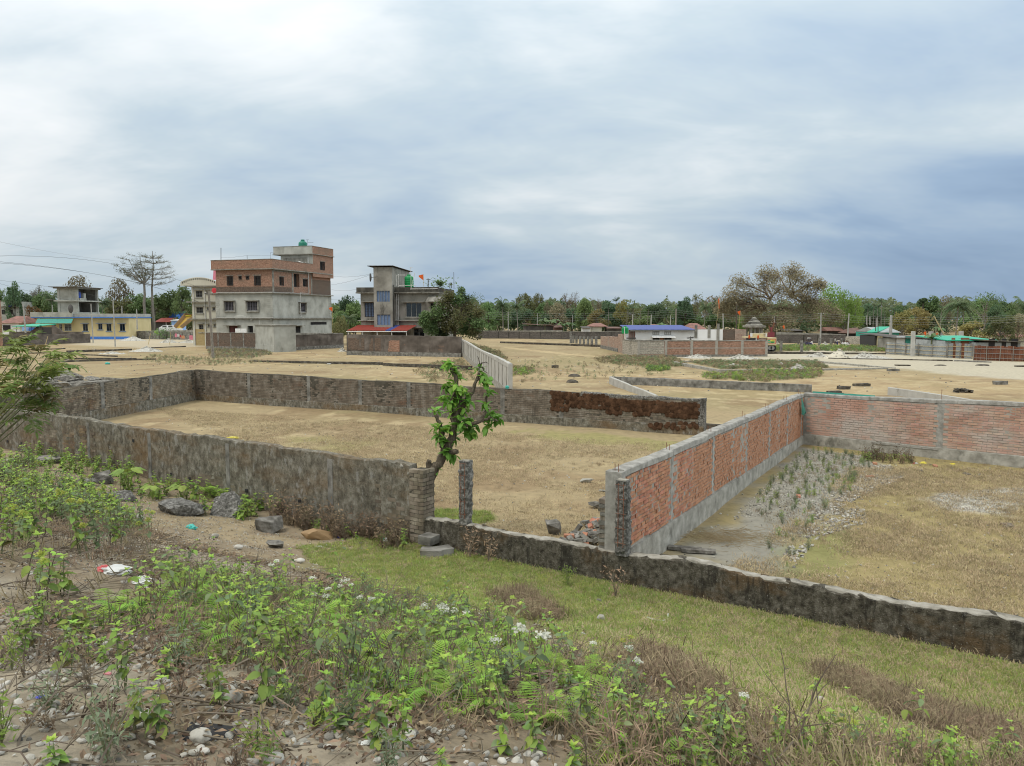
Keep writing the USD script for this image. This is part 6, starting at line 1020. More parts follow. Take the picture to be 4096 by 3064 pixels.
pr('yellow',leafy,6,'bark_grey','leaf_yellow',10,8,.2,30,75,.28); pr('light',leafy,7,'bark_grey','leaf_light',10,8.5,.18,34,75,.24,spread=.19,up=.2); pr('rusty',leafy,8,'bark_brown','leaf_rusty',10,12,.05,26,70,.4); pr('domed',leafy,9,'bark_grey','leaf_olive',10,11,.3,40,90,.24,.7,.13); pr('sparse',leafy,10,'bark_grey','leaf_olive',10,9,.4,22,34,.26,spread=.15)
pr('feathery',leafy,12,'bark_grey','leaf_green',10,13,.55,24,46,.22,.7,.12); pr('bush',leafy,13,'bark_dark','leaf_green',6,8,.0,26,80,.28); pr('bush_dark',leafy,14,'bark_dark','leaf_dark',6,8,.0,26,80,.28); pr('bush_olive',leafy,15,'bark_dark','leaf_olive',6,8,.0,26,75,.26)
pr('bare', bare, 21, 'bark_grey', 'leaf_pale', 10, 5, 2, .07); pr('bare_brown', bare, 22, 'bark_brown', 'leaf_brown', 10, 5, 5, .09, spread=.5); pr('pale', bare, 23, 'bark_grey', 'leaf_pale', 10, 5, 7, .13, spread=.6)
pr('coconut',palm,31,9,24,4.3,.17,.85,1.1,.6,'leaf_palm',(-.1,1.25)); pr('coconut2',palm,32,9,22,4.0,.16,.8,1.05,-.5,'leaf_palm',(-.1,1.25)); pr('areca',palm,33,9,9,1.7,.09,.62,.55,.15,'leaf_dark',(.5,1.3)); pr('areca2',palm,34,9,8,1.6,.08,.55,.5,-.1,'leaf_palm',(.5,1.3)); pr('banana',banana,41); pr('banana2',banana,42,4.0,7)
HGT = dict(bush=6,bush_dark=6,bush_olive=6,coconut=9.6,coconut2=9.6,areca=9.5,areca2=9.5,banana=4.0,banana2=4.0); WID = dict(green=9.5,green2=8.5,dark=9.5,olive=8.5,brown=9,yellow=8.5,light=9,rusty=13,domed=11.5,sparse=9.5,feathery=13.5,bush=8.5,bush_dark=8.5,bush_olive=8.5,bare=9.5,bare_brown=9.5,pale=10,coconut=7.6,coconut2=7.2,areca=3.1,areca2=3,banana=4,banana2=4)
NAMES = dict(bush='bush', bush_dark='bush', bush_olive='bush', coconut='coconut_palm', coconut2='coconut_palm', areca='areca_palm', areca2='areca_palm', banana='banana_plant', banana2='banana_plant', bare='bare_tree', bare_brown='bare_tree', pale='bare_tree')
def plant(kind, label, r, u, vtop, wu, y, group=None):
    p = at_y(px(r, u, 1000), y); h = max(1.0, at_y(px(r, u, vtop), y)[2]); w = wu / REG[r][2] / FPX * y; sz = h / HGT.get(kind, 10.0) * 1.02; sx = 1.12 * w / WID[kind]
    nm = NAMES.get(kind, 'tree'); copy_of(PR[kind], nm, label, nm.replace('_', ' ') if nm != 'tree' else 'tree', (p[0], p[1], 0), R.uniform(0, 6.28), (sx, sx, sz), group)
for k_, lb, *a in (
        ('dark','dark green tree with separate clumps at far left','A',165,712,190,205),('green','green tree at the left border above the far grey house','A',30,790,190,215),('pale','bare whitish tree behind the far left greenery','A',470,703,290,235),('dark','wide dark green tree between the violet tank and the bare whitish tree','A',250,815,360,212),
        ('green','green tree left of the grey concrete frame','A',560,830,300,208),('coconut','coconut palm just left of the grey concrete frame','A',640,775,170,200),('brown','brown-topped tree rising behind the grey concrete frame','A',960,642,350,215),('rusty','rusty orange bush behind the green canopy','A',395,995,230,178),('brown','brownish round tree left of the bare twin trees','A',1450,676,310,205),
        ('coconut2','palm low beside the right side of the grey frame','A',1235,830,190,195),('olive','olive green tree at the foot of the bare twin trees, left side','A',1400,880,330,200),('green','mid green tree between the bare twin trees and the pale house','A',1640,850,360,203),('olive','olive tree behind the bare twin trees','A',1850,870,330,210),('green2','green tree left of the pale house','A',2020,800,330,200),('green','tree with light foliage touching the pale house','B',100,755,240,190),
        ('pale','bare pale tree between the two large houses','C',60,628,190,240),('green2','green tree between the two large houses','C',200,620,200,205),('coconut2','palm in the gap between the two large houses','C',120,760,200,180),('bush_olive','bushy tree left of the tower house','C',40,800,200,178),
        ('feathery','feathery light tree behind the leafy tree by the tower house','C',1680,548,230,170),('green','green tree right of the feathery one behind the ribbed wall','C',1820,640,240,205),('coconut','large coconut palm behind the far wall, left of the pair','D',40,556,210,190),('coconut2','coconut palm behind the far wall, right of the pair','D',215,585,210,188),('domed','tall dome shaped yellow green tree behind the coconut palms','D',285,533,260,235),('domed','second domed tree right of the yellow green one','D',460,533,170,238),('bare_brown','small bare tree right of the domed trees','D',580,585,150,225),
        ('bare_brown','tall bare tree in the middle of the tree line','D',860,478,310,215),('bare_brown','bare tree spreading right of the tall bare one','D',1150,552,210,220),('green','green tree before the two bare trees','D',1010,595,210,205),('areca','small areca palm before the tall bare tree','D',762,598,75,205),('brown','brownish tree left of the tall bare tree','D',690,650,220,205),('banana','banana plant among the far trees, first from the left','D',540,720,180,182),('banana2','banana plant among the far trees, second from the left','D',650,735,190,181),('banana','banana plant beside the brown gabled shed','D',770,790,190,177),('banana2','banana plant right of the brown gabled shed','D',850,790,170,178),
        ('yellow','yellow green tree above the rusty hipped roof','D',1180,715,240,200),('areca','stout palm with a dark head right of the rusty roof','D',1300,645,130,200),('areca','tall areca palm standing above the tree line','D',1392,557,95,210),('yellow','yellowish tree beside the tall areca palm','D',1450,598,170,208),('areca2','areca palm over the green tank','D',1525,668,90,205),('areca','areca palm left of the pair above the blue roof','D',1600,655,110,205),('areca2','pale stemmed areca palm above the blue roof','D',1682,645,110,207),('areca','areca palm above the middle of the blue roof','D',1775,655,110,205),('dark','dark tree above the blue roof','D',1900,650,190,205),('coconut','coconut palm above the right end of the blue roof','D',2010,652,170,206),('banana','banana plant behind the blue roof','D',1950,800,190,180),
        ('dark','dense dark green tree behind the end of the blue roof','E',105,588,240,205),('sparse','thin tree with few leaves above the dark dense one','E',262,535,170,210),('coconut2','palm between the dark tree and the big bare tree','E',350,612,150,200),('dark','dark green crown touching the big bare tree','E',480,606,130,210),('light','pale yellow green feathery tree right of the big bare tree','E',1870,440,330,200),('light','bright green tree right of the pale feathery one','E',2040,515,230,196),('light','light green bush under the big bare tree','E',850,790,210,196),('banana','banana plant right of the red shrine base','E',1540,890,150,185),('banana2','second banana plant right of the red shrine base','E',1625,895,150,186),
        ('light','bright green tree left of the areca group','G',60,565,200,196),('areca','areca palm, leftmost of the group on the right','G',215,655,95,200),('areca2','areca palm, second of the group on the right','G',285,622,110,201),('areca','tallest areca palm of the group on the right','G',382,570,120,202),('areca','areca palm beside the tallest of the group','G',330,640,100,206),('areca2','low areca palm right of the group','G',425,682,100,205),('areca','areca palm right of the concrete lamp pole','G',540,680,110,205),('areca2','dark headed areca palm left of the lone umbrella tree','G',650,638,110,205),('yellow','yellow green scrubby tree left of the lone umbrella tree','G',640,730,260,160),('yellow','pale bamboo-like tree below the lone umbrella tree','G',780,690,330,165),('areca','areca palm right of the lone umbrella tree','G',1100,650,100,200),
        ('coconut','large dense coconut palm on the right','G',1285,545,330,150),('coconut2','second coconut palm crowding the large dense one','G',1380,600,230,155),('feathery','flat topped feathery tree on the right','G',1630,540,460,165),('dark','dark round tree below the flat topped one','G',1760,675,200,150),('coconut','palm leaning in at the right border','G',2080,550,230,120),('olive','olive green tree in front at far right','G',1830,800,330,112),('yellow','yellow green shrub behind the green shed roof','G',1500,860,330,118),('brown','brownish scrub tree at the right border','G',2030,780,240,115),('banana','banana plant bending over the tin fence','G',1000,890,230,100),('banana2','dry banana plant below the large coconut palm','G',1090,800,190,112)):
    plant(k_, lb, *a)
fill = np.random.default_rng(5)          # the belt of greenery behind: individual trees that make one dense row
for row, (y, n, h0, h1) in enumerate(((232, 52, 7.6, 11.2), (212, 48, 4.6, 7.0))):
    for k in range(n):
        x = -y * .72 + y * 1.44 * (k + fill.uniform(.2, .8)) / n; kd = ['bush', 'bush_dark', 'bush_olive', 'green', 'olive', 'brown', 'dark', 'green2'][int(fill.integers(0, 8))]
        if row == 1 and kd not in ('bush', 'bush_dark', 'bush_olive'): kd = 'bush'
        h = fill.uniform(h0,h1); w = fill.uniform(6.5,9.5); copy_of(PR[kd],'belt_tree' if row == 0 else 'belt_bush','leafy tree of the dense belt behind the houses and sheds' if row == 0 else 'low leafy bush of the belt right behind the sheds','tree' if row == 0 else 'bush',(x,y + fill.uniform(-5,5),-.1),fill.uniform(0,6.28),(w / WID[kd],w / WID[kd],h / HGT.get(kd,10)),'trees of the dense belt' if row == 0 else 'bushes below the dense belt')
def clump_tree(name, label, r, base, limbs, clumps, y, leaf_mat, per, leaf, bark, tr, twigs=26, seed=1, dy=2.0, squash=.85, groups=None, fork=None):
    rng = np.random.default_rng(seed); b = at_y(px(r, *base), y); b[2] = 0; t = thing(name, label, 'tree', b); T = MB(); k = y / FPX / REG[r][2]; C = {}
    W_ = lambda u, v, d=0.0: at_y(px(r, u, v), y + d) - b
    fk = [W_(*f) for f in (fork or [(base[0], base[1] - 60)])]; branch(T, (0, 0, -.3), fk[0], tr, tr * .75, rng, 0, 5, .02, 9)
    for i, (u, v, rad, *o) in enumerate(clumps):
        d = rng.normal(0, dy); c = W_(u, v, d); f = min(fk, key=lambda q: np.linalg.norm(q - c)); p = branch(T, f, c, tr * .30, tr * .07, rng, .10, 7, .035, 5); R_ = rad * k; mat = (o[0] if o else leaf_mat)
        for q in range(twigs):
            e = rng.normal(size=3); e /= np.linalg.norm(e); e[2] = abs(e[2]) * .8 - .1; tip = c + e * R_ * rng.uniform(.6, 1.05) * np.array([1, 1, squash]); s = p[int(rng.integers(3, 7))]; branch(T, s, tip, tr * .045, tr * .014, rng, .05, 4, .06, 3)
        n = int(per * (o[1] if len(o) > 1 else 1)); dd = rng.normal(size=(n, 3)); dd /= np.linalg.norm(dd, axis=1, keepdims=True)
        leaf_quads(C.setdefault(mat, MB()), c + dd * R_ * rng.uniform(.25, 1.08, (n, 1)) * np.array([1, 1, squash]), leaf, rng)
    T.build('trunk', bark, t)
    for mat, m in C.items(): m.build('crown', mat, t)
    return t
clump_tree('big_tree','huge wide half bare brownish tree over the little shrine','E',(1190,960),None,[(780,400,150),(690,540,150),(620,640,130),(1090,290,150),(1180,330,130),(1400,270,150),(1480,330,150),(1640,430,160),(1740,420,90),(1060,450,170),(1260,480,170),(1420,520,150),(900,560,170),(760,640,170),(1560,580,150),(1680,640,170),(1020,680,190),(1250,720,200),(1430,760,190),(860,760,170),(1640,780,190),(1820,760,170),(1930,800,120),(660,760,150),(560,720,110),(1100,850,170),(1330,870,170),(920,860,120)],186,'leaf_brown',880,.20,'bark_brown',.75,40,3,4.0,.85,fork=[(1185,830),(1100,720),(1290,700),(1380,560),(1150,600)])
clump_tree('leafy_tree','dense mixed green and brown tree at the right end of the tower house','C',(1420,1060),None,[(1390,720,150,'leaf_olive'),(1290,640,120,'leaf_olive'),(1220,740,120),(1500,690,140,'leaf_brown'),(1600,720,130,'leaf_olive'),(1480,560,80,'leaf_dark',.5),(1490,490,55,'leaf_green',.5),(1440,600,90,'leaf_green'),(1560,600,90,'leaf_dark',.6),(1340,560,80,'leaf_olive',.6),(1060,800,75,'leaf_green'),(1040,870,70,'leaf_green'),(1110,900,95,'leaf_green'),(1170,830,100,'leaf_green'),(1130,960,90),(1300,850,130,'leaf_olive'),(1460,820,130,'leaf_olive'),(1620,830,130),(1690,900,90),(1600,940,130),(1660,990,100,'leaf_olive'),(1540,970,110),(1290,970,120,'leaf_dark'),(1350,930,100,'leaf_olive'),(1700,760,80,'leaf_olive',.6),(1240,1000,90,'leaf_dark'),(1230,400,45,'leaf_green',.5)],101.5,'leaf_green',420,.16,'bark',.26,20,7,1.4,.9,fork=[(1410,900),(1430,820),(1360,800),(1480,790)])
rng = np.random.default_rng(77)          # the bare twin trees with level branches
for lb, u, vb, vt, y, n, wd in (('left bare tree of the twin pair, forked and spreading', 1745, 1235, 380, 190, 0, 0), ('right bare tree of the twin pair, straight with level whorls of branches', 1842, 1235, 312, 191, 8, 200)):
    b = at_y(px('A', u, vb), y); b[2] = 0; t = thing('twin_tree', lb, 'tree', b); T = MB(); C = MB(); tips = []; W_ = lambda a, c: at_y(px('A', a, c), y) - b
    def level(p, a, L, r):
        d = np.array([math.cos(a), math.sin(a) , .16]); q = p + d * L; pp = branch(T, p, q, r * .7, r * .25, rng, -.05, 6, .02, 4)
        for k in range(7):
            s = pp[int(rng.integers(2, 6))]; e = d + rng.normal(0, .45, 3); e[2] = abs(e[2]) * .5 + .1; tip = s + e * L * rng.uniform(.2, .42); branch(T, s, tip, r * .35, r * .12, rng, 0, 3, .04, 3); tips.append(tip)
            for z in range(3): tp2 = tip + rng.normal(0, .13, 3) * L + AZ * .05 * L; branch(T, tip - (tip - s) * .4, tp2, r * .14, r * .08, rng, 0, 3, .04, 3); tips.append(tp2)
    if n:
        top = W_(1832, vt); branch(T, (0, 0, 0), top, .42, .07, rng, 0, 8, .006, 7)
        for i, v in enumerate((400, 460, 540, 600, 655, 720)):
            for k in range(6): level(W_(1838 + (u - 1838) * .3, v), k * 1.05 + i * .5, (1.9 + i * .55 if i < 4 else 3.4) * rng.uniform(.8, 1.25), .11)
    else:
        f = W_(1735, 700); branch(T, (0, 0, 0), f, .40, .26, rng, 0, 6, .01, 7)
        for e, L in (((1440, 500), 2.2), ((1560, 420), 2.2), ((1680, 380), 2.4), ((1700, 480), 2.0), ((1540, 600), 2.0), ((1810, 560), 1.6), ((1640, 560), 2.0)):
            q = W_(*e) + np.array([0, rng.normal(0, 1.5), 0]); pp = branch(T, f, q, .17, .06, rng, -.06, 7, .02, 5)
            for s in (pp[3], pp[4], pp[5], pp[6]): level(s, rng.uniform(0, 6.28), L * rng.uniform(.6, 1), .06); level(s, math.pi + rng.normal(0, .5), L * .8, .05)
    T.build('trunk', 'bark_grey', t); leaf_quads(C, np.repeat(np.array(tips), 2, 0) + rng.normal(0, .12, (2 * len(tips), 3)), .10, rng); C.build('crown', 'leaf_olive', t)
b = at_y(px('G', 905, 750), 225); zt_ = b[2]; b[2] = 0; t = thing('umbrella_tree', 'lone dark flat headed tree standing on a bare stem above the tree line', 'tree', b); T = MB(); C = MB(); W_ = lambda a, c: at_y(px('G', a, c), 225) - b
branch(T, (0, 0, 0), W_(893, 635), .30, .16, rng, 0, 7, .01, 6)
for u, v, rr in ((850,628,20),(880,600,28),(915,605,24),(895,625,22),(865,612,20),(918,715,22),(905,590,20)): c = W_(u,v); branch(T,W_(895,640) if v < 700 else W_(908,745),c,.1,.04,rng,0,4,.04,4); d = rng.normal(size=(120,3)); d /= np.linalg.norm(d,axis=1,keepdims=True); leaf_quads(C,c + d * rr * 225 / FPX / _s3 * rng.uniform(.4,1,(120,1)) * np.array([1.2,1.2,.7]),.24,rng)
T.build('trunk', 'bark_dark', t); C.build('crown', 'leaf_dark', t)
C = MB(); n_ = 64000; rr = np.random.default_rng(8); a_ = rr.uniform(-.80,.80,n_); y_ = rr.uniform(246,275,n_); hh = 7.2 + 4.2 * meshkit.fbm(np.stack([a_ * 60,y_ * 0,y_ * 0],-1),3,4) + 2.2 * (meshkit.noise(np.stack([a_ * 190,y_ * .1,y_ * 0],-1),6) - .5); zf = rr.uniform(0,1,n_) ** .6
leaf_quads(C, np.stack([a_ * y_, y_, zf * hh], -1), .55, rr); C.build('far_woods', 'leaf_far', None, label='solid band of distant woodland closing the view behind the trees', cat='woods', kind='stuff')
C = MB(); T = MB(); d = rng.normal(size=(160, 3)) * np.array([1.1, .6, .55]) + AZ * .5; leaf_quads(C, d, .16, rng); branch(T, (0, 0, -.6), (.1, 0, .8), .04, .02, rng); T.build('stem', 'bark_dark', BUSHQ); C.build('foliage', 'leaf_green', BUSHQ)
# ---------------------------------------------------------------- poles, wires, vehicles, people, heaps
REG['N'] = (2960, 1270, 2207 / 200); REG['M'] = (640, 1250, 2212 / 220)
def pole(lb, r, u0, v0, u1, v1, y=None, rad=0.10, mat='pole_concrete', name='utility_pole', arm=False):
    b = at_z(px(r, u1, v1)) if y is None else at_y(px(r, u1, v1), y); t_ = at_y(px(r, u0, v0), b[1]) - b; t = thing(name, lb, 'pole' if name == 'utility_pole' else 'post', b)
    MB().tube([-t_ * .03, t_ * .5, t_], [rad * 1.15, rad, rad * .8], 8).build('shaft', mat, t)
    if arm:
        MB().tube([t_ * .96 + np.array([-.5, 0, .05]), t_ * .96 + np.array([.5, 0, -.05])], .05, 5).build('cross_arm', 'metal_dark', t)
        for x in (-.4, 0, .4): MB().lathe(t_ * .965 + np.array([x, 0, .02]), [(0, 0), (.06, .03), (.03, .08), (.06, .13), (0, .17)], 8).build('insulator', 'pvc_pipe', t)
for a in (('leaning concrete pole left of the green canopy','A',278,952,308,1290,148,.13),('concrete pole before the left half of the yellow house','A',1094,948,1122,1418),('slender concrete pole standing on the sand before the yellow house','A',1360,898,1387,1462),('short pole by the grey tin shed right of the yellow house','A',1643,1012,1652,1250,168,.13),
          ('thin post on the right end of the yellow house roof','A',1466,972,1468,1074,166,.10),('thin post on the roof left of the grey frame','A',628,962,630,1056,166,.08),('dark weathered pole in front of the pale house','B',284,920,268,1432,None,.15,'wood_grey'),('tall bare pole with a cross arm in front of the brick house','B',404,795,458,1602,None,.16,'wood_grey','utility_pole',True),
          ('thin pole among the coconut palms','D',98,742,100,962,175,.09),('far pole behind the banana plants','D',450,760,448,900,178,.07),('thin pole behind the row of concrete posts','D',872,780,874,940,178,.07),('pole just left of the blue roof','D',1597,775,1592,935,160,.09),('pale pole above the blue roof','D',1822,778,1817,912,160,.12),('pole right of the pale one above the blue roof','D',2054,785,2050,910,165,.09),
          ('dark pole left of the brown roofed hut','E',14,705,8,940,150,.14,'wood_grey'),('pole between the hut and the big bare tree','E',578,762,582,955,150,.11),('tall dark wooden pole with a lamp left of the shrine','E',742,642,740,955,140,.11,'bark_dark'),('white pipe pole before the shrine tree','E',1200,795,1201,870,160,.06),('tall concrete pole with insulators right of the shrine','E',1758,756,1748,1140,None,.13,'pole_concrete','utility_pole',True),('pale concrete pole beside the block wall','E',2094,762,2072,1128,None,.13),
          ('thick concrete pole by the green-roofed house','G',508,782,496,1108,118,.22),('stub of a concrete pole in the trees on the right','G',868,785,868,865,170,.12),('thin dark post left of the green roof','G',322,800,320,985,150,.08,'metal_dark'),('second thin dark post at the green roof','G',350,850,350,1000,149,.07,'metal_dark'),('thin pale post among the trees left of the green roof','G',213,788,212,900,165,.07),('pale column among the trees behind the green roof','G',252,800,253,900,165,.12),('second pale column behind the green roof','G',338,815,336,920,168,.15)): pole(*a)
for a in (('leaning stake by the long brown wall at left','A',576,1340,536,1480),('leaning stake by the gravel heap','A',1812,1298,1785,1440),('thin stake right of the gravel heap','A',2056,1290,2042,1440)): pole(*a,None,.05,'bamboo','stake')
flag('banner_pole','tall bamboo with orange banner strips left of the shrine','E',495,570,945,145,'flag_orange',.3,2.2,42); flag('banner_pole','orange flag flying from the dark wooden pole','E',764,730,950,139.5,'flag_orange',.9,.9,24,side_=-.6); flag('roof_flag','orange flag on a green stick by the sooty wall','E',1318,905,985,150,'flag_orange',.4,.8); flag('roof_flag','orange flag by the brick house right corner','B',1897,985,1200,120,'flag_orange',.5,.8,-3)
def wires(items, mat='wire', rad=0.03):
    for lb, pts, sag in items:
        p0, p1 = [at_y(px(r, u, v), y) for r, u, v, y in pts]; t = np.linspace(0, 1, 24)[:, None]; p = p0 + (p1 - p0) * t - AZ * sag * 4 * t * (1 - t); q = thing('power_line', lb, 'wire', p0); MB().tube(p - p0, rad, 3, False).build('strand', mat, q)
wires([('highest thin wire at upper left', (('A', -60, 190, 90), ('A', 1530, 432, 190)), .5)], 'wire_pale', .013)
wires([('dark wire sloping down to the brick house, upper one',(('A',-60,374,70),('B',402,800,100)),-1.3),('first of the close pair of wires at left',(('A',-60,436,70),('B',280,922,125)),-.9),('second of the close pair of wires at left',(('A',-60,452,70),('B',282,925,125)),-1.0),('lower wire crossing before the grey frame',(('A',-60,660,100),('A',1360,900,118)),-.3),('lowest wire at left, sagging to the concrete pole',(('A',-60,690,100),('A',1094,950,137)),.2),
       ('wire between the two tall houses, upper',(('B',1900,616,134),('C',436,280,108)),.3),('wire between the two tall houses, lower',(('B',1880,720,134),('C',420,288,108)),.2),('wire meeting the parapet of the tower house',(('B',1880,780,130),('C',270,474,108)),.1),('low wire behind the tower house left side',(('B',1885,900,130),('C',280,584,108)),.1)],'wire',.014)
for i, v in enumerate((744,768,796,824)): o_ = ('top','second','third','lowest')[i]; wires([(o_ + ' wire strung along the far tree line to the dark pole',(('C',1740,v,172),('E',12,v - 20,150)),.5),(o_ + ' wire strung past the big bare tree to the tall insulator pole',(('E',12,v - 20,150),('E',1756,v + 20,135)),.7),(o_ + ' wire strung right of the insulator pole across the trees',(('E',1756,v + 20,135),('G',2200,v + 30,105)),.6)],'wire_pale',.011)
# vehicles
def wheel(t, x, y, r, w=.25):
    m = MB(); g = np.linspace(0, 2 * math.pi, 17)[:-1]
    for (ra, y0, y1, mat, nm) in ((r, y, y + w, 'rubber', 'tyre'), (r * .55, y - .015, y + w + .015, 'frame_grey', 'rim')): k = MB(); k.tube([(x, y0, r), (x, y1, r)], [ra, ra], 16); q = k.build(nm, mat, t if nm == 'tyre' else q)
c = at_y(px('M', 640, 585), 166); gz = 0.0
t = thing('tipper_truck', 'tipper truck with its yellow brown body raised, behind the panelled wall', 'truck', (c[0], c[1], 0))
k = 166 / FPX / REG['M'][2]; H0 = c[2]; w1 = 350 * k; bed = [(0, 0, H0 - .3), (w1, 0, H0 - .5), (w1 + 380 * k * .5, 1.6, H0 + 2.0), (190 * k, 1.6, H0 + 330 * k)]
P0, P1, P2, P3 = [np.array(p_) for p_ in ((0, 0, H0 - .25), (1.55, -.4, H0 - .25), (4.2 - .2, 1.2, H0 + 2.25), (1.75, 1.6, H0 + 2.45))]; up = np.array([-.35, -.55, .45])
MB().hexa([P0, P1, P2, P3], [P0 + np.array([.05, .1, .1]), P1 + np.array([.05, .1, .1]), P2 + np.array([.05, .1, .1]), P3 + np.array([.05, .1, .1])]).build('tipper_floor', 'truck_yellow', t)
for nm, a, b_ in (('side_board', P0, P3), ('side_board', P1, P2)): MB().hexa([a, a + np.array([.12, .05, 0]), b_ + np.array([.12, .05, 0]), b_], [a + up, a + up + np.array([.12, .05, 0]), b_ + up + np.array([.12, .05, 0]), b_ + up]).build(nm, 'truck_body', t)
MB().hexa([P3, P2, P2 + np.array([0, .12, 0]), P3 + np.array([0, .12, 0])], [P3 + up, P2 + up, P2 + up + np.array([0, .12, 0]), P3 + up + np.array([0, .12, 0])]).build('head_board', 'truck_body', t)
box((.3,.8,.75),(4.6,1.9,1.05)).build('chassis','metal_dark',t); box((1.6,1.2,H0 + 2.3),(3.0,2.4,H0 + 2.62),.05).build('cab_guard','bag_yellow',t); box((4.6,.5,.7),(6.2,2.6,2.9),.05).build('cab','truck_yellow',t); box((6.205,.7,1.8),(6.22,2.4,2.7)).build('windscreen','pane',t)
for x in (.9, 2.1, 5.4): wheel(t, x, .55, .5)
c = at_y(px('A', 395, 1190), 182); t = thing('white_lorry', 'white lorry cab half hidden behind the green canopy', 'truck', (c[0], c[1], 0), 0.1); k = 182 / FPX / _s3; w = 98 * k
m = MB(); m.hexa([(-w * .55,0,1.0),(w * .5,0,1.0),(w * .5,2.2,1.0),(-w * .55,2.2,1.0)],[(-w * .35,.1,c[2] + 52 * k),(w * .45,.1,c[2] + 52 * k),(w * .45,2.1,c[2] + 52 * k),(-w * .35,2.1,c[2] + 52 * k)]); m.build('cab','truck_white',t,30)
box((-w * .2, -.03, c[2] - .1), (w * .3, .05, c[2] + 32 * k)).build('side_window', 'frame_dark', t); box((w * .55, 0, 1.0), (w * .55 + 5, 2.3, c[2] + 40 * k)).build('cargo_box', 'truck_white', t)
for x in (-w * .3, w * .5 + 3.5): wheel(t, x, -.1, .5)
c = at_y(px('M',500,650),172); t = thing('white_van','white van parked behind the panelled wall left of the tipper','van',(c[0],c[1],0)); m = MB(); m.hexa([(-3.2,0,.5),(1.6,0,.5),(1.6,1.8,.5),(-3.2,1.8,.5)],[(-3.0,0,c[2] + .3),(1.5,0,c[2] + .3),(1.5,1.8,c[2] + .3),(-3.0,1.8,c[2] + .3)]); m.hexa([(-2.8,.05,c[2] + .302),(1.3,.05,c[2] + .302),(1.3,1.75,c[2] + .302),(-2.8,1.75,c[2] + .302)],[(-2.2,.2,c[2] + .75),(1.0,.2,c[2] + .75),(1.0,1.6,c[2] + .75),(-2.2,1.6,c[2] + .75)]); m.build('van_body','truck_white',t)
for x in (-1.8,-.5): MB().hexa([(x - .5,.045,c[2] + .33),(x + .5,.045,c[2] + .33),(x + .5,.06,c[2] + .33),(x - .5,.06,c[2] + .33)],[(x - .45,.14,c[2] + .68),(x + .45,.14,c[2] + .68),(x + .45,.17,c[2] + .68),(x - .45,.17,c[2] + .68)]).build('side_window','frame_dark',t)
for x in (-2.2, .8): wheel(t, x, -.05, .33)
# painted lorry behind the new brick compound
y = 109.0; o = at_y(px('N',280,1480),y); t = thing('painted_lorry','cream lorry with a painted green and red side board at the compound corner','truck',(o[0],y,0)); n2 = lambda u, v, d=0.0: at_y(px('N',u,v),y) - np.array([o[0],y,0]) + np.array([0,d,0])
def nb(name, u0, v0, u1, v1, d0, d1, mat, parent=None): a, b_ = n2(u0, v1), n2(u1, v0); return box((a[0], d0, a[2]), (b_[0], d1, b_[2])).build(name, mat, parent or t)
nb('chassis',290,1010,1600,1240,.3,2.0,'metal_dark'); nb('cab_rail',300,850,1180,905,0,2.2,'temple_cream'); nb('cab_side',560,700,1130,849,.9,1.1,'temple_cream'); nb('cab_post',1140,695,1185,850,0,.1,'truck_white'); nb('cab_post',455,700,550,850,0,.1,'truck_white'); nb('cab_rail',455,690,1140,699,0,.1,'truck_white'); nb('window_strip',290,910,700,1000,.05,.2,'frame_dark'); nb('cab_post',702,906,740,1000,.02,.2,'truck_white'); nb('step_board',800,910,1170,1000,.05,.2,'wall_brick_pale')
sb = nb('side_board', 1205, 885, 1610, 1225, 0, 2.2, 'temple_cream')
for u0, v0, u1, v1, mt in ((1225,945,1580,965,'cloth_red'),(1555,966,1580,1160,'cloth_red'),(1225,1150,1554,1165,'cloth_red'),(1235,985,1330,1120,'tin_green'),(1345,985,1535,1050,'bag_yellow'),(1345,1052,1520,1120,'tank_green'),(1420,1020,1530,1035,'metal_dark'),(1245,1040,1315,1090,'cloth_orange')): nb('painted_panel',u0,v0,u1,v1,-.02 - .002 * (mt == 'metal_dark') - .003 * (mt == 'cloth_orange'),-.001,mt,sb)
for u in (1330, 1440): a = n2(u, 1480); wheel(t, a[0], .1, 1.05 / 2)
wheel(t, n2(460, 1480)[0], .1, .52)
for u, lb in ((400,'red tassel hanging at the left of the painted lorry'),(790,'long red tassel in the middle of the painted lorry')): q = thing('red_tassel',lb,'tassel',n2(u,850) + np.array([o[0],y - .08,0])); MB().blob((0,0,0),(.12,.06,.28),int(u)).build('cloth','flag_orange',q,True)
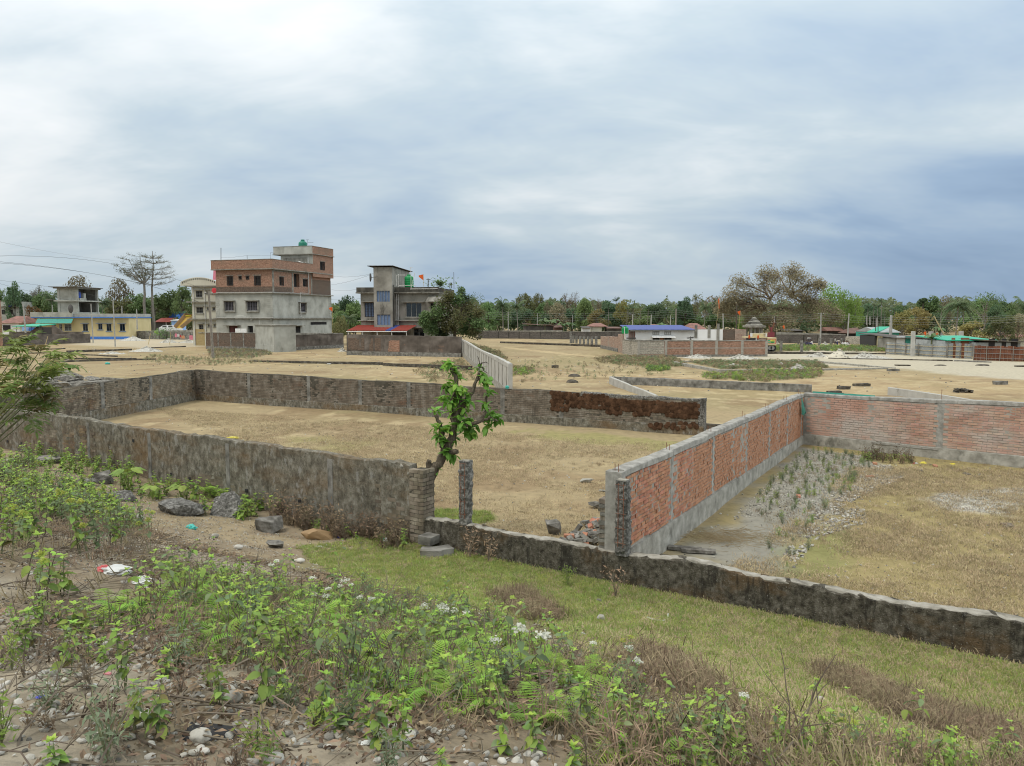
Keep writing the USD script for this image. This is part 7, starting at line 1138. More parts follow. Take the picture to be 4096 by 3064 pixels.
# little shrine under the big tree
y = 152.0; o = at_y(px('N', 400, 860), y); o[2] = 0; t = thing('shrine', 'small dark shrine with a stepped pyramid roof under the big tree', 'shrine', o); n3 = lambda u, v: at_y(px('N', u, v), y) - o
zt0, zt1 = n3(0, 440)[2], n3(0, 60)[2]; x0, x1 = n3(440, 0)[0], n3(1060, 0)[0]
for i, x in enumerate((x0 + .2, x0 + (x1 - x0) * .33, x0 + (x1 - x0) * .66, x1 - .5)): box((x, 0, 0), (x + .35, .35, zt0)).build('pillar', 'plaster_dark', t); box((x, 3, 0), (x + .35, 3.35, zt0)).build('pillar', 'plaster_dark', t)
box((x0 - .3, -.3, zt0 + .002), (x1 + .3, 3.7, zt0 + .4)).build('roof_slab', 'ledge', t)
for i in range(5): f = i / 5 * .42; g_ = (x1 - x0) * f; z = zt0 + .41 + (zt1 - zt0) * .2 * i; MB().hexa([(x0 + g_,3.4 * f,z),(x1 - g_,3.4 * f,z),(x1 - g_,3.4 - 3.4 * f,z),(x0 + g_,3.4 - 3.4 * f,z)],[(x0 + g_ + .45,3.4 * f + .3,z + (zt1 - zt0) * .19),(x1 - g_ - .45,3.4 * f + .3,z + (zt1 - zt0) * .19),(x1 - g_ - .45,3.1 - 3.4 * f,z + (zt1 - zt0) * .19),(x0 + g_ + .45,3.1 - 3.4 * f,z + (zt1 - zt0) * .19)]).build('roof_tier','soot' if i % 2 else 'ledge',t)
a, b_ = at_y(px('N', 1250, 870), 150), at_y(px('N', 1530, 650), 150); t = thing('red_pedestal', 'dark red painted pedestal with two panels beside the shrine', 'pedestal', (a[0], 150, 0)); w = b_[0] - a[0]
for k in range(2): box((w * .52 * k, 0, a[2]), (w * .52 * k + w * .46, .5, b_[2])).build('panel', 'temple_red', t)
box((w * .44,-.05,0),(w * .54,.6,b_[2] + 1.0)).build('post','temple_red',t); box((0,.05,0),(w,.45,a[2])).build('base','temple_red',t); MB().tube([(w * .6,.2,b_[2]),(w * .95,.2,b_[2] + 1.9)],.12,6).build('horn','tin_rust',t); MB().tube([(w * .4,.2,b_[2]),(w * .1,.2,b_[2] + 1.3)],.12,6).build('horn','tin_rust',t)
# people
def person(label, p, face, pose, hgt, shirt, trousers, sleeve=0.5):
    J = {'stand': dict(pel=(0, 0, .93), che=(0, .01, 1.28), nec=(0, .01, 1.46), hea=(0, .03, 1.60), sh=(.18, 0, 1.39), el=(.24, -.02, 1.12), wr=(.23, .10, .90), hip=(.09, 0, .90), kn=(.10, .03, .50), an=(.10, -.02, .09), to=(.12, .14, .04)),
         'bend': dict(pel=(0, -.08, .90), che=(0, .30, 1.02), nec=(0, .44, 1.06), hea=(0, .56, 1.02), sh=(.18, .38, 1.02), el=(.20, .44, .75), wr=(.14, .52, .55), hip=(.09, -.06, .88), kn=(.11, .03, .48), an=(.11, -.04, .09), to=(.13, .12, .04)),
         'sit': dict(pel=(0, 0, .20), che=(0, .06, .55), nec=(0, .10, .73), hea=(0, .15, .87), sh=(.18, .08, .66), el=(.25, .20, .42), wr=(.14, .40, .42), hip=(.09, .02, .19), kn=(.20, .38, .44), an=(.15, .44, .08), to=(.16, .58, .04))}[pose]
    g = lambda k, s=1: np.array([J[k][0] * s, J[k][1], J[k][2]]); S = lambda c, r, n=10: mf.Manifold.sphere(r, n).translate(list(map(float, c)))
    hull = lambda *cr: mf.Manifold.batch_hull([S(c, r) for c, r in cr])
    def figure(grow, parts):
        m = mf.Manifold()
        if 'torso' in parts: m = m + hull((g('pel'), .125 + grow), (g('che') + [.06, 0, 0], .115 + grow), (g('che') - [.06, 0, 0], .115 + grow)) + hull((g('che'), .12 + grow), (g('sh'), .055 + grow), (g('sh', -1), .055 + grow))
        for s in (1, -1):
            if 'upper' in parts: m = m + hull((g('sh', s), .055 + grow), (g('el', s), .042 + grow))
            if 'fore' in parts: m = m + hull((g('el', s), .042 + grow), (g('wr', s), .028 + grow))
            if 'leg' in parts: m = m + hull((g('hip', s), .095 + grow), (g('kn', s), .062 + grow)) + hull((g('kn', s), .060 + grow), (g('an', s), .040 + grow))
            if 'foot' in parts: m = m + hull((g('an', s) - [0, .03, .03], .045), (g('to', s), .035))
            if 'hand' in parts:
                d = g('wr', s) - g('el', s); d /= np.linalg.norm(d); sd = np.array([1.0, 0, 0]); q = g('wr', s) + d * .05; m = m + hull((g('wr', s), .026), (q + sd * .022, .018), (q - sd * .022, .018))
                for i in range(4): a = q + sd * (.028 - .019 * i) + d * .02; m = m + hull((a, .0095), (a + d * (.035 - .004 * abs(i - 1)) + [0, .012, -.004], .008)) + hull((a + d * .035 + [0, .012, -.004], .008), (a + d * .055 + [0, .03, -.01], .007))
                m = m + hull((q - d * .03 - sd * s * .02, .012), (q + d * .012 - sd * s * .05 + [0, .015, 0], .009))
        if 'head' in parts: h = g('hea'); m = m + hull((g('nec') - [0,0,.06],.058),(g('nec') + [0,.01,.04],.052)) + hull((h + [0,-.015,.03],.088),(h + [0,.02,-.06],.060)) + hull((h + [0,.085,.01],.012),(h + [0,.105,-.02],.016)) + S(h + np.array([.09,-.005,-.01]),.022) + S(h - np.array([.09,.005,.01]),.022) + hull((h + [-.02,.083,-.06],.010),(h + [.02,.083,-.06],.010))
        d = m.refine_to_length(.05).to_mesh(); tm_ = trimesh.Trimesh(d.vert_properties[:, :3], d.tri_verts); trimesh.smoothing.filter_taubin(tm_, iterations=4); return tm_
    t = thing('person', label, 'person', p, face, sc=hgt / 1.70)
    b = MB().tm(figure(0, ('torso', 'upper', 'fore', 'leg', 'foot', 'hand', 'head'))).build('body', 'skin', t, True)
    MB().tm(figure(.018, ('torso', 'upper') + (('fore',) if sleeve > .6 else ()))).build('shirt', shirt, b, True); MB().tm(figure(.016, ('leg',))).build('trousers', trousers, b, True)
    h = g('hea'); hm = S(h + np.array([0,-.028,.045]),.098,14) ^ mf.Manifold.cube([.4,.4,.4],True).translate(list(map(float,h + np.array([0,-.13,.16])))) ; d = hm.to_mesh(); MB().add(d.vert_properties[:,:3],d.tri_verts).build('hair','hair',b,True)
    for s in (1, -1): MB().tm(trimesh.creation.icosphere(1, .012).apply_translation(h + np.array([.032 * s, .088, .015]))).build('eye', 'hair', b)
person('person in a pale shirt and khaki trousers standing by the washing line', at_z(px('B', 326, 1442)), 3.0, 'stand', 1.66, 'cloth_white', 'cloth_khaki')
REG['Q'] = (3180, 1330, 2212 / 240)
gq = lambda u, v: at_z(px('Q', u, v))
person('person in a dark shirt standing behind the bending worker',gq(1475,540),1.2,'stand',1.62,'pole_concrete','cloth_dark'); person('worker in navy trousers bending over beside the standing person',gq(1545,535),-1.35,'bend',1.66,'cloth_khaki','cloth_navy')
person('person in a white shirt sitting on the ground, left of the sitting pair',gq(1785,535),2.6,'sit',1.75,'cloth_white','cloth_dark'); person('person in a white shirt sitting on the ground, right of the sitting pair',gq(1880,540),3.3,'sit',1.85,'cloth_white','cloth_white'); person('person in dark clothes crouching by the pale pole',gq(1965,535),2.2,'sit',1.75,'cloth_dark','cloth_khaki')
person('person in grey sitting upright behind the dark bundle',gq(500,440) + np.array([0,0,.55]),3.1,'sit',1.7,'pole_concrete','cloth_dark'); person('person in a white shirt leaning low at the right of the dark bundle',gq(630,455),1.0,'sit',1.5,'cloth_white','cloth_navy'); person('person in a dark shirt sitting at the left of the dark bundle',gq(400,450),-1.0,'sit',1.5,'cloth_dark','cloth_navy')
q = thing('dark_bundle', 'dark bundle of bags between the seated workers', 'bundle', gq(500, 450)); k = 127 / FPX / REG['Q'][2]
for dx, w, h in ((-110, 80, 90), (0, 100, 70), (70, 60, 75)): MB().blob((dx * k, .3, h * k * .4), (w * k, .4, h * k * .8), int(w), .3).build('bag', 'cloth_dark', q, True)
person('person in a light blue shirt sitting behind the weeds by the tin fence', at_z(px('G', 322, 1182)), .1, 'sit', 1.75, 'cloth_blue', 'cloth_dark')
# washing on a line
q = thing('washing_line', 'line slung between the stake and the dark weathered pole', 'line'); MB().tube([at_y(px('M', *a), 139) for a in ((430, 800), (650, 840), (1000, 940), (1400, 880), (1500, 860))], .015, 4).build('line', 'wire', q)
for u0, v0, u1, v1, mt, lb in ((595,835,690,990,'cloth_pink','pink towel at the left end of the washing line'),(690,850,785,970,'cloth_white','white cloth on the washing line'),(785,900,855,1000,'cloth_red','red cloth on the washing line'),(855,920,998,1050,'cloth_orange','orange cloth on the washing line'),(1170,905,1330,1095,'cloth_pink','large pink cloth on the washing line'),(1332,880,1425,970,'cloth_dark','dark cloth at the right end of the washing line')):
    q = thing('washing', lb, 'cloth', at_y(px('M', u0, v0), 139.1)); a = at_y(px('M', u1, v1), 139.1) - at_y(px('M', u0, v0), 139.1); m = MB(); n = 7
    v = [np.array([a[0] * i / (n - 1),.05 * math.sin(i * 2),z * (a[2] + .08 * math.sin(i * 3)) - .10 * abs(i - 3) / 3 * (z == 0)]) for z in (0,1) for i in range(n)]; m.add(v,[[i,i + 1,n + i + 1,n + i] for i in range(n - 1)]); m.build('cloth',mt,q,True)
# heaps of sand and gravel
def heap(lb, r, u0, u1, vt, vb, mat, depth=.8, seed=1, peak=.5, name='gravel_heap', stones=60):
    c = at_z(px(r, (u0 + u1) / 2, vb)); k = c[1] / FPX / REG[r][2]; w = (u1 - u0) * k; h = max(.25, at_y(px(r, u0, vt), c[1] + w * depth * .5)[2]); t = thing(name, lb, 'heap', (c[0], c[1] + w * depth * .5, 0)); n, s_ = 36, 18; v, f = [], []
    for i in range(s_):
        q = i / (s_ - 1)
        for j in range(n):
            a = 2 * math.pi * j / n; e = 1 + .22 * (meshkit.fbm(np.array([math.cos(a) * 1.3 + 9 * seed, math.sin(a) * 1.3, .3]), 3, seed) - .5) * 2; x, y_ = math.cos(a) * q * w / 2 * e + (peak - .5) * w * (1 - q), math.sin(a) * q * w / 2 * depth * e
            z = h * (1 - q) ** 1.15 * (1 + .0) + .22 * h * (meshkit.fbm(np.array([x * 1.1, y_ * 1.1, seed]), 4, seed) - .5) * min(1, (1 - q) * 4) - (.12 if i == s_ - 1 else 0); v.append((x, y_, z))
    for i in range(s_ - 1):
        for j in range(n): f.append([i * n + j, (i + 1) * n + j, (i + 1) * n + (j + 1) % n, i * n + (j + 1) % n])
    MB().add(v, np.array(f)).build('mound', mat, t, True); m = MB(); va = np.array(v)
    for i in R.integers(0, len(va), stones): m.blob(va[i] + R.normal(0, .04, 3), np.array([.09, .09, .06]) * R.uniform(.5, 1.6), int(i), .3, 1)
    m.build('loose_stones', 'gravel_pale', t, kind='stuff')
for a in (('sand heap among the dark footings of the left field','A',1480,1900,1468,1528,'gravel_pale',.7,1,.5),('grey gravel heap at the right end of the yellow house','A',1390,1720,1338,1396,'gravel_pale',.6,2),('long gravel heap below the panelled wall, left one','M',-150,700,1060,1225,'gravel_pale',.4,3),('gravel heap below the washing line','M',700,1500,1080,1235,'gravel_pale',.4,4),('low stone spread left of the sand heap','A',1120,1480,1530,1556,'gravel_pale',.5,5),
          ('pale gravel heap before the middle of the brick compound','E',110,480,1258,1302,'gravel_pale',.5,6),('flat pale heap before the right end of the brick compound','E',640,1060,1264,1312,'gravel_pale',.4,7,.35),('tall pale sand heap on the right beside the wide gravel spread','E',1830,2190,1198,1308,'sand_pale',.7,8,.55),('wide gravel spread right of the tall pale sand heap','G',30,640,1238,1316,'gravel_pale',.35,9,.3),('low spread of gravel left of the tall pale sand heap','E',1480,1900,1240,1292,'gravel_pale',.3,10,.7),
          ('white sand heap inside the weedy plot, left','E',590,840,1372,1410,'sand_pale',.5,11),('tiny heap in the middle of the weedy plot','E',1225,1360,1370,1395,'gravel_pale',.5,12),('gravel heap at the right of the weedy plot','E',1395,1580,1378,1428,'gravel_pale',.5,13),('grey heap behind the workers','Q',960,1300,370,470,'gravel_pale',.5,14),('pale heap behind the block wall posts','G',140,305,1110,1160,'gravel_pale',.5,15),('brownish heap by the compound corner','E',1200,1290,1110,1175,'sand_pale',.7,16),('grey sand heap between the two compound walls','C',-20,115,1182,1226,'gravel_pale',.7,17)): heap(*a)
# broad scatters that nobody could count
def scatter(name, label, cat, protos, pos, sc, tilt=0.15, seed=1, kind='stuff', flat_=False):
    rng = np.random.default_rng(seed); pi = UsdGeom.PointInstancer.Define(stage, '/World/' + numbered('/World', name)); meta(pi.GetPrim(), label, cat, None, kind); n = len(pos); paths = []
    for i, (m, mat) in enumerate(protos):
        pth = str(pi.GetPath()) + f'/piece_{i + 1:03d}'; usdkit.mesh(stage, pth, m.arr(), MATS[mat]); paths.append(Sdf.Path(pth))
    pi.CreatePrototypesRel().SetTargets(paths); pi.CreateProtoIndicesAttr(Vt.IntArray.FromNumpy(rng.integers(0, len(protos), n).astype(np.int32))); pi.CreatePositionsAttr(Vt.Vec3fArray.FromNumpy(np.asarray(pos, np.float32)))
    a = rng.uniform(0, 2 * math.pi, n); tx, ty = rng.normal(0, tilt, (2, n)); w = np.cos(a / 2); z = np.sin(a / 2); q = np.stack([w, w * tx / 2 - z * ty / 2, w * ty / 2 + z * tx / 2, z], 1); q /= np.linalg.norm(q, axis=1, keepdims=True)
    pi.CreateOrientationsAttr(Vt.QuathArray([Gf.Quath(*map(float, k)) for k in q])); s = sc * rng.uniform(.6, 1.4, n); pi.CreateScalesAttr(Vt.Vec3fArray.FromNumpy(np.repeat(s[:, None], 3, 1).astype(np.float32)))
import shapely
def fill_poly(pixels, n, seed, field=True, mask=None, z=0.0):
    rng = np.random.default_rng(seed); pts = [at_z(q, z)[:2] if field else on_ground(q)[:2] for q in pixels]; poly = shapely.Polygon(pts).buffer(0); x0, y0, x1, y1 = poly.bounds; out = np.zeros((0, 2))
    for _ in range(60):
        c = np.stack([rng.uniform(x0, x1, n * 2), rng.uniform(y0, y1, n * 2)], 1); c = c[shapely.contains_xy(poly, c[:, 0], c[:, 1])]
        if mask is not None: c = c[rng.uniform(0, 1, len(c)) < mask(c[:, 0], c[:, 1])]
        out = np.vstack([out, c])
        if len(out) >= n: break
    out = out[:n]; return np.c_[out, height(out[:, 0], out[:, 1])]
def tuft(seed, h, n, leaf_, up=.3, spread=.35):
    rng = np.random.default_rng(seed); m = MB(); p = rng.normal(0, 1, (n, 3)) * np.array([spread * h, spread * h, .0]) + np.c_[np.zeros(n), np.zeros(n), rng.uniform(.08, 1, n) * h]; return leaf_quads(m, p, leaf_, rng, up, .45)
DRYP = [(tuft(1, .55, 26, .11), 'dry_weed'), (tuft(2, .5, 22, .10), 'leaf_brown'), (tuft(3, .45, 22, .10), 'weed_dull')]; GRNP = [(tuft(4, .6, 30, .12), 'weed_leaf'), (tuft(5, .5, 26, .11), 'weed_dull'), (tuft(6, .6, 26, .11), 'leaf_green')]
cl = lambda f, a, b, s: (lambda x, y: sstep(noise2(x, y, f, s), a, b))
for lb, prs, poly, n, sc, sd in (('dry brown weeds before the brick compound wall',DRYP,pxs('D',(1120,1325),(1400,1285),(2106,1300),(2260,1390),(1900,1410),(1250,1370)),800,.6,1),('green weeds covering the low walled plot in the middle distance',DRYP + GRNP[1:2],pxs('E',(160,1345),(1700,1340),(1840,1420),(560,1436)),1500,.5,2),('mixed weeds in front of the weedy plot',DRYP + GRNP[:1],pxs('E',(340,1500),(560,1485),(1780,1450),(1740,1540),(1100,1590),(330,1550)),900,.5,3),('weeds behind the long footing below the workers',DRYP[:1] + GRNP,pxs('E',(1190,1215),(2106,1225),(2540,1232),(2540,1180),(1230,1168)),1000,.75,4),
        ('dry weeds right of the ribbed wall end',DRYP + GRNP[:1],pxs('D',(110,1400),(420,1420),(380,1500),(130,1520)),160,.5,5),('dry weeds along the right side of the ribbed wall',DRYP,pxs('C',(1560,1120),(1950,1230),(2106,1400),(2020,1330),(1760,1230)),260,.6,6),('pale flowering weeds before the outhouse',DRYP + [(tuft(9,.5,20,.10),'leaf_pale')],pxs('B',(390,1500),(1050,1500),(1180,1560),(900,1610),(420,1600)),800,.55,7),('leaf litter and dry weeds at the foot of the ribbed wall',DRYP,pxs('K2',(1560,320),(1800,300),(1900,480),(1500,500),(1350,400)),420,.4,8),('short scattered weeds in the left field',DRYP,pxs('B',(-300,1560),(700,1620),(1300,1650),(400,1700),(-400,1640)),420,.4,9),('small green weeds in the middle field',GRNP,pxs('D',(1760,1420),(2040,1425),(2030,1460),(1780,1465)),120,.5,10),('dry tufts in the middle field',DRYP,pxs('D',(300,1330),(1900,1400),(2000,1520),(200,1600)),200,.4,11)):
    scatter('field_weeds', lb, 'weeds', prs, fill_poly(poly, n, sd), sc, .1, sd)
q = thing('garden_bush','dark green bush with a yellow flower head by the panelled wall','bush',at_z(px('M',260,1080))); rng = np.random.default_rng(3); m = MB(); d = rng.normal(size=(500,3)) * np.array([1.3,.8,.7]) + AZ * 1.1; leaf_quads(m,d,.16,rng); m.build('foliage','leaf_green',q); MB().tube([(0,0,-.1),(.1,0,1.2)],.06,5).build('stem','bark_dark',q); m = MB(); leaf_quads(m,rng.normal(0,.22,(50,3)) + np.array([-1.9,-.4,1.5]),.14,rng); m.build('flower','leaf_tip',q)
# ---------------------------------------------------------------- the pollarded tree by the wall's end
KT = 17.05
b = at_y(px('K2', 1438, 1480), KT); b = np.array([b[0] - .05, KT, 0.0]); k2 = lambda u, v, d=0.0: at_y(px('K2', u, v), KT + d) - b
tree = thing('stump_tree', 'lopped leaning tree with fresh leaf tufts standing behind the wall end', 'tree', b); rng = np.random.default_rng(19); px2 = KT / FPX / _s2
def limb(name, pts, rad, mat='bark', n=22, parent=None, sides=9):
    p = polyline(pts,n); p[1:-1] += rng.normal(0,.010,(n - 2,3)); r = np.interp(np.linspace(0,1,n),np.linspace(0,1,len(rad)),rad) * px2; r = r * (1 + rng.normal(0,.05,n)); m = MB(); m.tube(p,r,sides); m.v[0] += rng.normal(0,.004,m.v[0].shape); m.build(name,mat,parent or tree,60); return p
limb('trunk', [(0, 0, -.1), k2(1445, 1460), k2(1475, 1380), k2(1520, 1280), k2(1590, 1180), k2(1640, 1090), k2(1680, 1010), k2(1705, 930), k2(1725, 840), k2(1742, 760)], [62, 56, 54, 52, 46, 42, 38, 36, 32, 28], n=44, sides=12)
limb('broken_limb', [k2(1515, 1270), k2(1492, 1225), k2(1500, 1170, -.03)], [44, 30, 18], n=8); limb('cut_limb', [k2(1640, 1090), k2(1700, 1100, -.1), k2(1738, 1098, -.16)], [26, 22, 20], n=8)
limb('limb',[k2(1625,1090),k2(1600,1000),k2(1608,930),k2(1585,850),k2(1548,780)],[26,22,20,17,14]); limb('limb',[k2(1742,765),k2(1790,690),k2(1840,620),k2(1880,550),k2(1905,480),k2(1925,410)],[28,25,22,18,15,12]); limb('limb',[k2(1722,850),k2(1690,790),k2(1680,700),k2(1715,620),k2(1740,540),k2(1725,450),k2(1690,390),k2(1650,330)],[24,20,17,18,20,18,14,10]); limb('limb',[k2(1742,760),k2(1765,680),k2(1770,600),k2(1765,540)],[24,20,18,14])
limb('limb',[k2(1735,900),k2(1800,870,-.1),k2(1880,850,-.15),k2(1950,825,-.1),k2(1985,740),k2(1990,650),k2(2000,580)],[20,18,16,15,13,11,9]); limb('limb',[k2(1955,825,-.1),k2(2030,800,-.1),k2(2090,830,-.1)],[14,10,7]); limb('limb',[k2(1905,480),k2(1960,450),k2(1990,520)],[10,8,6])
for pts in ([k2(1610, 385), k2(1560, 365), k2(1480, 340)], [k2(1930, 400), k2(1935, 340), k2(1915, 270)], [k2(1937, 345), k2(1990, 320), k2(2010, 330)], [k2(1950, 360), k2(1975, 400), k2(2000, 415)]): limb('dead_twig', pts, [5, 4, 2], 'bark_dark', 7, sides=5)
def leaf_blade(L, W, droop=.25, fold=.22, n=5, wavy=.0):
    """One folded leaf along +x: a strip with a midrib."""
    t = np.linspace(0, 1, n); w = W / 2 * np.sin(np.pi * np.clip(t ** .8 * .97 + .03, 0, 1)) ** .8; z = -droop * L * t ** 2; x = L * t * (1 - .15 * droop); mid = np.c_[x, 0 * t, z]; l = np.c_[x, w, z + fold * w]; r = np.c_[x, -w, z + fold * w]
    v = np.vstack([l, mid, r]); f = [[o + i, o + n + i, o + n + i + 1, o + i + 1] for o in (0, n) for i in range(n - 1)]; return v, np.array(f)
def put(v, o, az, el, roll=0.0):
    c, s = math.cos(roll), math.sin(roll); v = np.c_[v[:,0],v[:,1] * c - v[:,2] * s,v[:,1] * s + v[:,2] * c]; c, s = math.cos(el), math.sin(el); v = np.c_[v[:,0] * c - v[:,2] * s,v[:,1],v[:,0] * s + v[:,2] * c]; c, s = math.cos(az), math.sin(az); return np.c_[v[:,0] * c - v[:,1] * s,v[:,0] * s + v[:,1] * c,v[:,2]] + np.asarray(o)
nl = 0; rest = {}
for u, v, rr, *q in ((1650,325,60),(1690,360,45),(1720,405,45),(1745,455,40,1),(1680,510,60),(1745,545,70),(1810,570,55),(1620,640,60),(1690,665,60),(1740,650,75),(1830,655,45),(1700,745,65),(1795,740,45),(1545,755,50,1),(1562,872,55),(1602,905,40),(1690,880,65),(1780,860,75),(1880,870,70),(1830,915,60),(1610,1000,60),(1580,965,45),(1660,1080,55),(1695,1125,45),(1552,1242,34),(1920,400,70,1),(1960,445,55),(1990,505,50),(2012,582,50),(1985,690,36),(2010,775,75),(2062,800,55),(2005,880,60),(2095,800,40),(1870,945,40),(1760,790,60),(1720,980,40),(1640,540,40),(1850,830,50)):
    dz = rng.normal(0, .08)
    for i in range(int(8 + rr * .19)):
        o = k2(u + rng.normal(0,rr * .28),v + rng.normal(0,rr * .28),dz + rng.normal(0,.05)); tip = (q and i < 7) or rng.uniform() < .13; L_ = rng.uniform(.14,.24) * (.62 if tip else 1); w = put(leaf_blade(L_,L_ * .46,rng.uniform(.1,.5),.25)[0],o,rng.uniform(0,6.28),rng.uniform(.35,1.2) if tip else rng.uniform(-1.0,.75),rng.normal(0,.4)); F_ = leaf_blade(1,1)[1]; mt = 'leaf_tip' if tip else 'leaf_bright'
        if nl < 300: MB().add(w, F_).build('leaf', mt, tree, True); nl += 1
        else: rest.setdefault(mt, MB()).add(w, F_)
for mt, m in rest.items(): m.build('leaves', mt, tree, True, kind='stuff')
# ---------------------------------------------------------------- the feathery shrub reaching in at the left
SY = 8.2; q0 = at_y(px('K1', -520, 900), SY); q0[2] = float(height(q0[0], q0[1])); sh = thing('feathery_shrub', 'feathery leaved shrub with drooping pinnate leaves at the left border', 'shrub', q0); rng = np.random.default_rng(29)
def pinnate(L, pairs, ll, rng, p_=.34):
    m = MB(); t = np.linspace(0, 1, 9); p = np.c_[L * t, 0 * t, p_ * L * t - .40 * L * t ** 2]; m.tube(p, np.linspace(.0035, .0015, 9), 3, False)
    for k in range(pairs):
        s = .16 + .82 * k / (pairs - 1); o = np.array([np.interp(s, t, p[:, i]) for i in range(3)]); l = ll * (.75 + .5 * math.sin(math.pi * s))
        for g in (-1, 1): m.add(put(leaf_blade(l, l * .24, .25, .15, 4)[0], o, g * rng.uniform(.8, 1.1), -.05 + rng.normal(0, .15)), leaf_blade(1, 1, n=4)[1])
    m.add(put(leaf_blade(ll, ll * .26, .3, .15, 4)[0], p[-1], 0, -.5), leaf_blade(1, 1, n=4)[1]); return m
pin = [pinnate(.25, 8, .105, rng), pinnate(.21, 7, .095, rng), pinnate(.28, 9, .105, rng)]
for u, v in ((60,60),(130,130),(40,190),(190,200),(90,260),(240,300),(300,380),(430,230),(520,240),(560,300),(480,320),(400,330),(530,420),(450,480),(330,470),(150,380),(40,330),(60,470),(180,520),(280,560),(430,560),(100,600),(320,640),(460,640),(380,700),(220,700),(90,720),(300,770),(180,800),(340,800),(40,560),(250,180)):
    c = at_y(px('K1',u - 90,v + 10),SY + rng.normal(0,.35)) - q0; s = np.array([-.2,.3,0]) + rng.normal(0,.08,3) * np.array([1,1,0]); mid = c * .55 + np.array([-.15,0,.12]); MB().tube(polyline([s,mid,c],10) + rng.normal(0,.008,(10,3)),np.linspace(.014,.004,10),5).build('stem','stem_green',sh)
    for i in range(3): m = pin[int(rng.integers(0, 3))]; V, F_ = m.arr(); MB().add(put(V, c - AZ * .03 * i, rng.uniform(-1.3, 1.3) + (0 if i < 3 else math.pi), rng.uniform(-.2, .8)), F_).build('leaf', 'shrub_leaf' if rng.uniform() < .85 else 'leaf_yellow', sh)
# ---------------------------------------------------------------- kinds of wild plants on the bank
def stem_path(rng, h, lean=.2, n=7):
    a = rng.uniform(0, 6.28); l = rng.uniform(0, lean) * h; t = np.linspace(0, 1, n); return np.c_[math.cos(a) * l * t ** 1.5, math.sin(a) * l * t ** 1.5, h * t] + np.r_[[[0, 0, 0]], rng.normal(0, .012 * h, (n - 1, 3))]
def weed(path, seed, h, stems, start, pairs, L, mat, stem_mat='stem_green', tipmat='weed_tip', flower=None, lean=.3, pale=0.22):
    rng = np.random.default_rng(seed); F_ = leaf_blade(1, 1)[1]; S = MB()
    for s in range(stems):
        tips, fl = MB(), MB(); p = stem_path(rng,h * rng.uniform(.65,1.05),lean); p[:,:2] += rng.normal(0,.05,2) * (s > 0); t = np.linspace(0,1,7); S.tube(p,np.linspace(.0055,.0022,7),5,False); at = lambda q: np.array([np.interp(q,t,p[:,i]) for i in range(3)]); a0 = rng.uniform(0,6.28)
        for k in range(pairs):
            q = start + (1 - start) * (k + .3) / pairs; sz = L * (1.15 - .55 * k / pairs) * rng.uniform(.7, 1.15)
            for g in (0,math.pi): MB().add(put(leaf_blade(sz,sz * .58,rng.uniform(.2,.6),.2)[0],at(q),a0 + k * 1.5 + g + rng.normal(0,.25),rng.uniform(-.55,.45),rng.normal(0,.3)),F_).build('leaf',mat if rng.uniform() > pale else ('weed_dull' if rng.uniform() < .8 else 'leaf_yellow'),path,True)
        for k in range(5): l = L * rng.uniform(.35, .6); tips.add(put(leaf_blade(l, l * .5, .2, .3)[0], p[-1], k * 1.26 + rng.normal(0, .3), rng.uniform(.2, 1.0)), F_)
        if flower:
            for k in range(60): d = rng.normal(size=3); d /= np.linalg.norm(d); d[2] = abs(d[2]); leaf_quads(fl, (p[-1] + d * np.array([.055, .055, .05]) * rng.uniform(.5, 1.1) + AZ * .02)[None], .012, rng, .8, .8)
        tips.build('shoot', tipmat, path, True)
        if flower: fl.build('flower_head', flower, path)
    S.build('stem', stem_mat, path)
def fern(path, seed, L, n):
    rng = np.random.default_rng(seed)
    for k in range(n):
        a = k * 2.4 + rng.uniform(-.3,.3); l = L * rng.uniform(.7,1.1); ri, dr = rng.uniform(.7,1.3), rng.uniform(.6,.9); m = MB(); t = np.linspace(0,1,17); d = np.array([math.cos(a),math.sin(a),0]); s = np.array([-d[1],d[0],0]); p = np.outer(l * .8 * t,d) + np.outer(ri * l * t - dr * l * t ** 2,AZ); m.tube(p[::4],np.linspace(.004,.0015,5),3,False)
        for i in range(2, 17):
            w = l * .26 * math.sin(math.pi * min(.97, .12 + .86 * t[i])) ** .8; wd = l * .022
            for g in (-1, 1): tip = p[i] + s * g * w + d * w * .35 - AZ * w * .15; m.add([p[i] - d * wd, p[i] + d * wd, tip + d * wd * .3, tip - d * wd * .3], [[0, 1, 2, 3]])
        m.build('frond', 'fern_leaf', path)
def shaggy(path, seed, h, mat, n=70, w=.25, leaf_=.035, stems=6, smat='twig'):
    rng = np.random.default_rng(seed); S = MB(); C = MB()
    for k in range(stems):
        p = stem_path(rng, h * rng.uniform(.6, 1), .6); S.tube(p, np.linspace(.004, .0018, 7), 4, False); i = rng.integers(1, 7, n // stems); leaf_quads(C, p[i] + rng.normal(0, w * .13, (len(i), 3)), leaf_, rng, .2, .3)
    S.build('stem', smat, path); C.build('foliage', mat, path)
def twig_plant(path, seed, h, stems=3):
    rng = np.random.default_rng(seed)
    for k in range(stems):
        p = stem_path(rng, h * rng.uniform(.6, 1), .7); m = MB().tube(p, np.linspace(.006, .0025, 7), 5, False)
        for j in range(3): q = p[int(rng.integers(2, 6))]; d = rng.normal(0, .14, 3) + AZ * .12; m.tube([q, q + d * .6 + rng.normal(0, .01, 3), q + d], [.0035, .0028, .0016], 4, False)
        m.build('stem', 'twig', path)
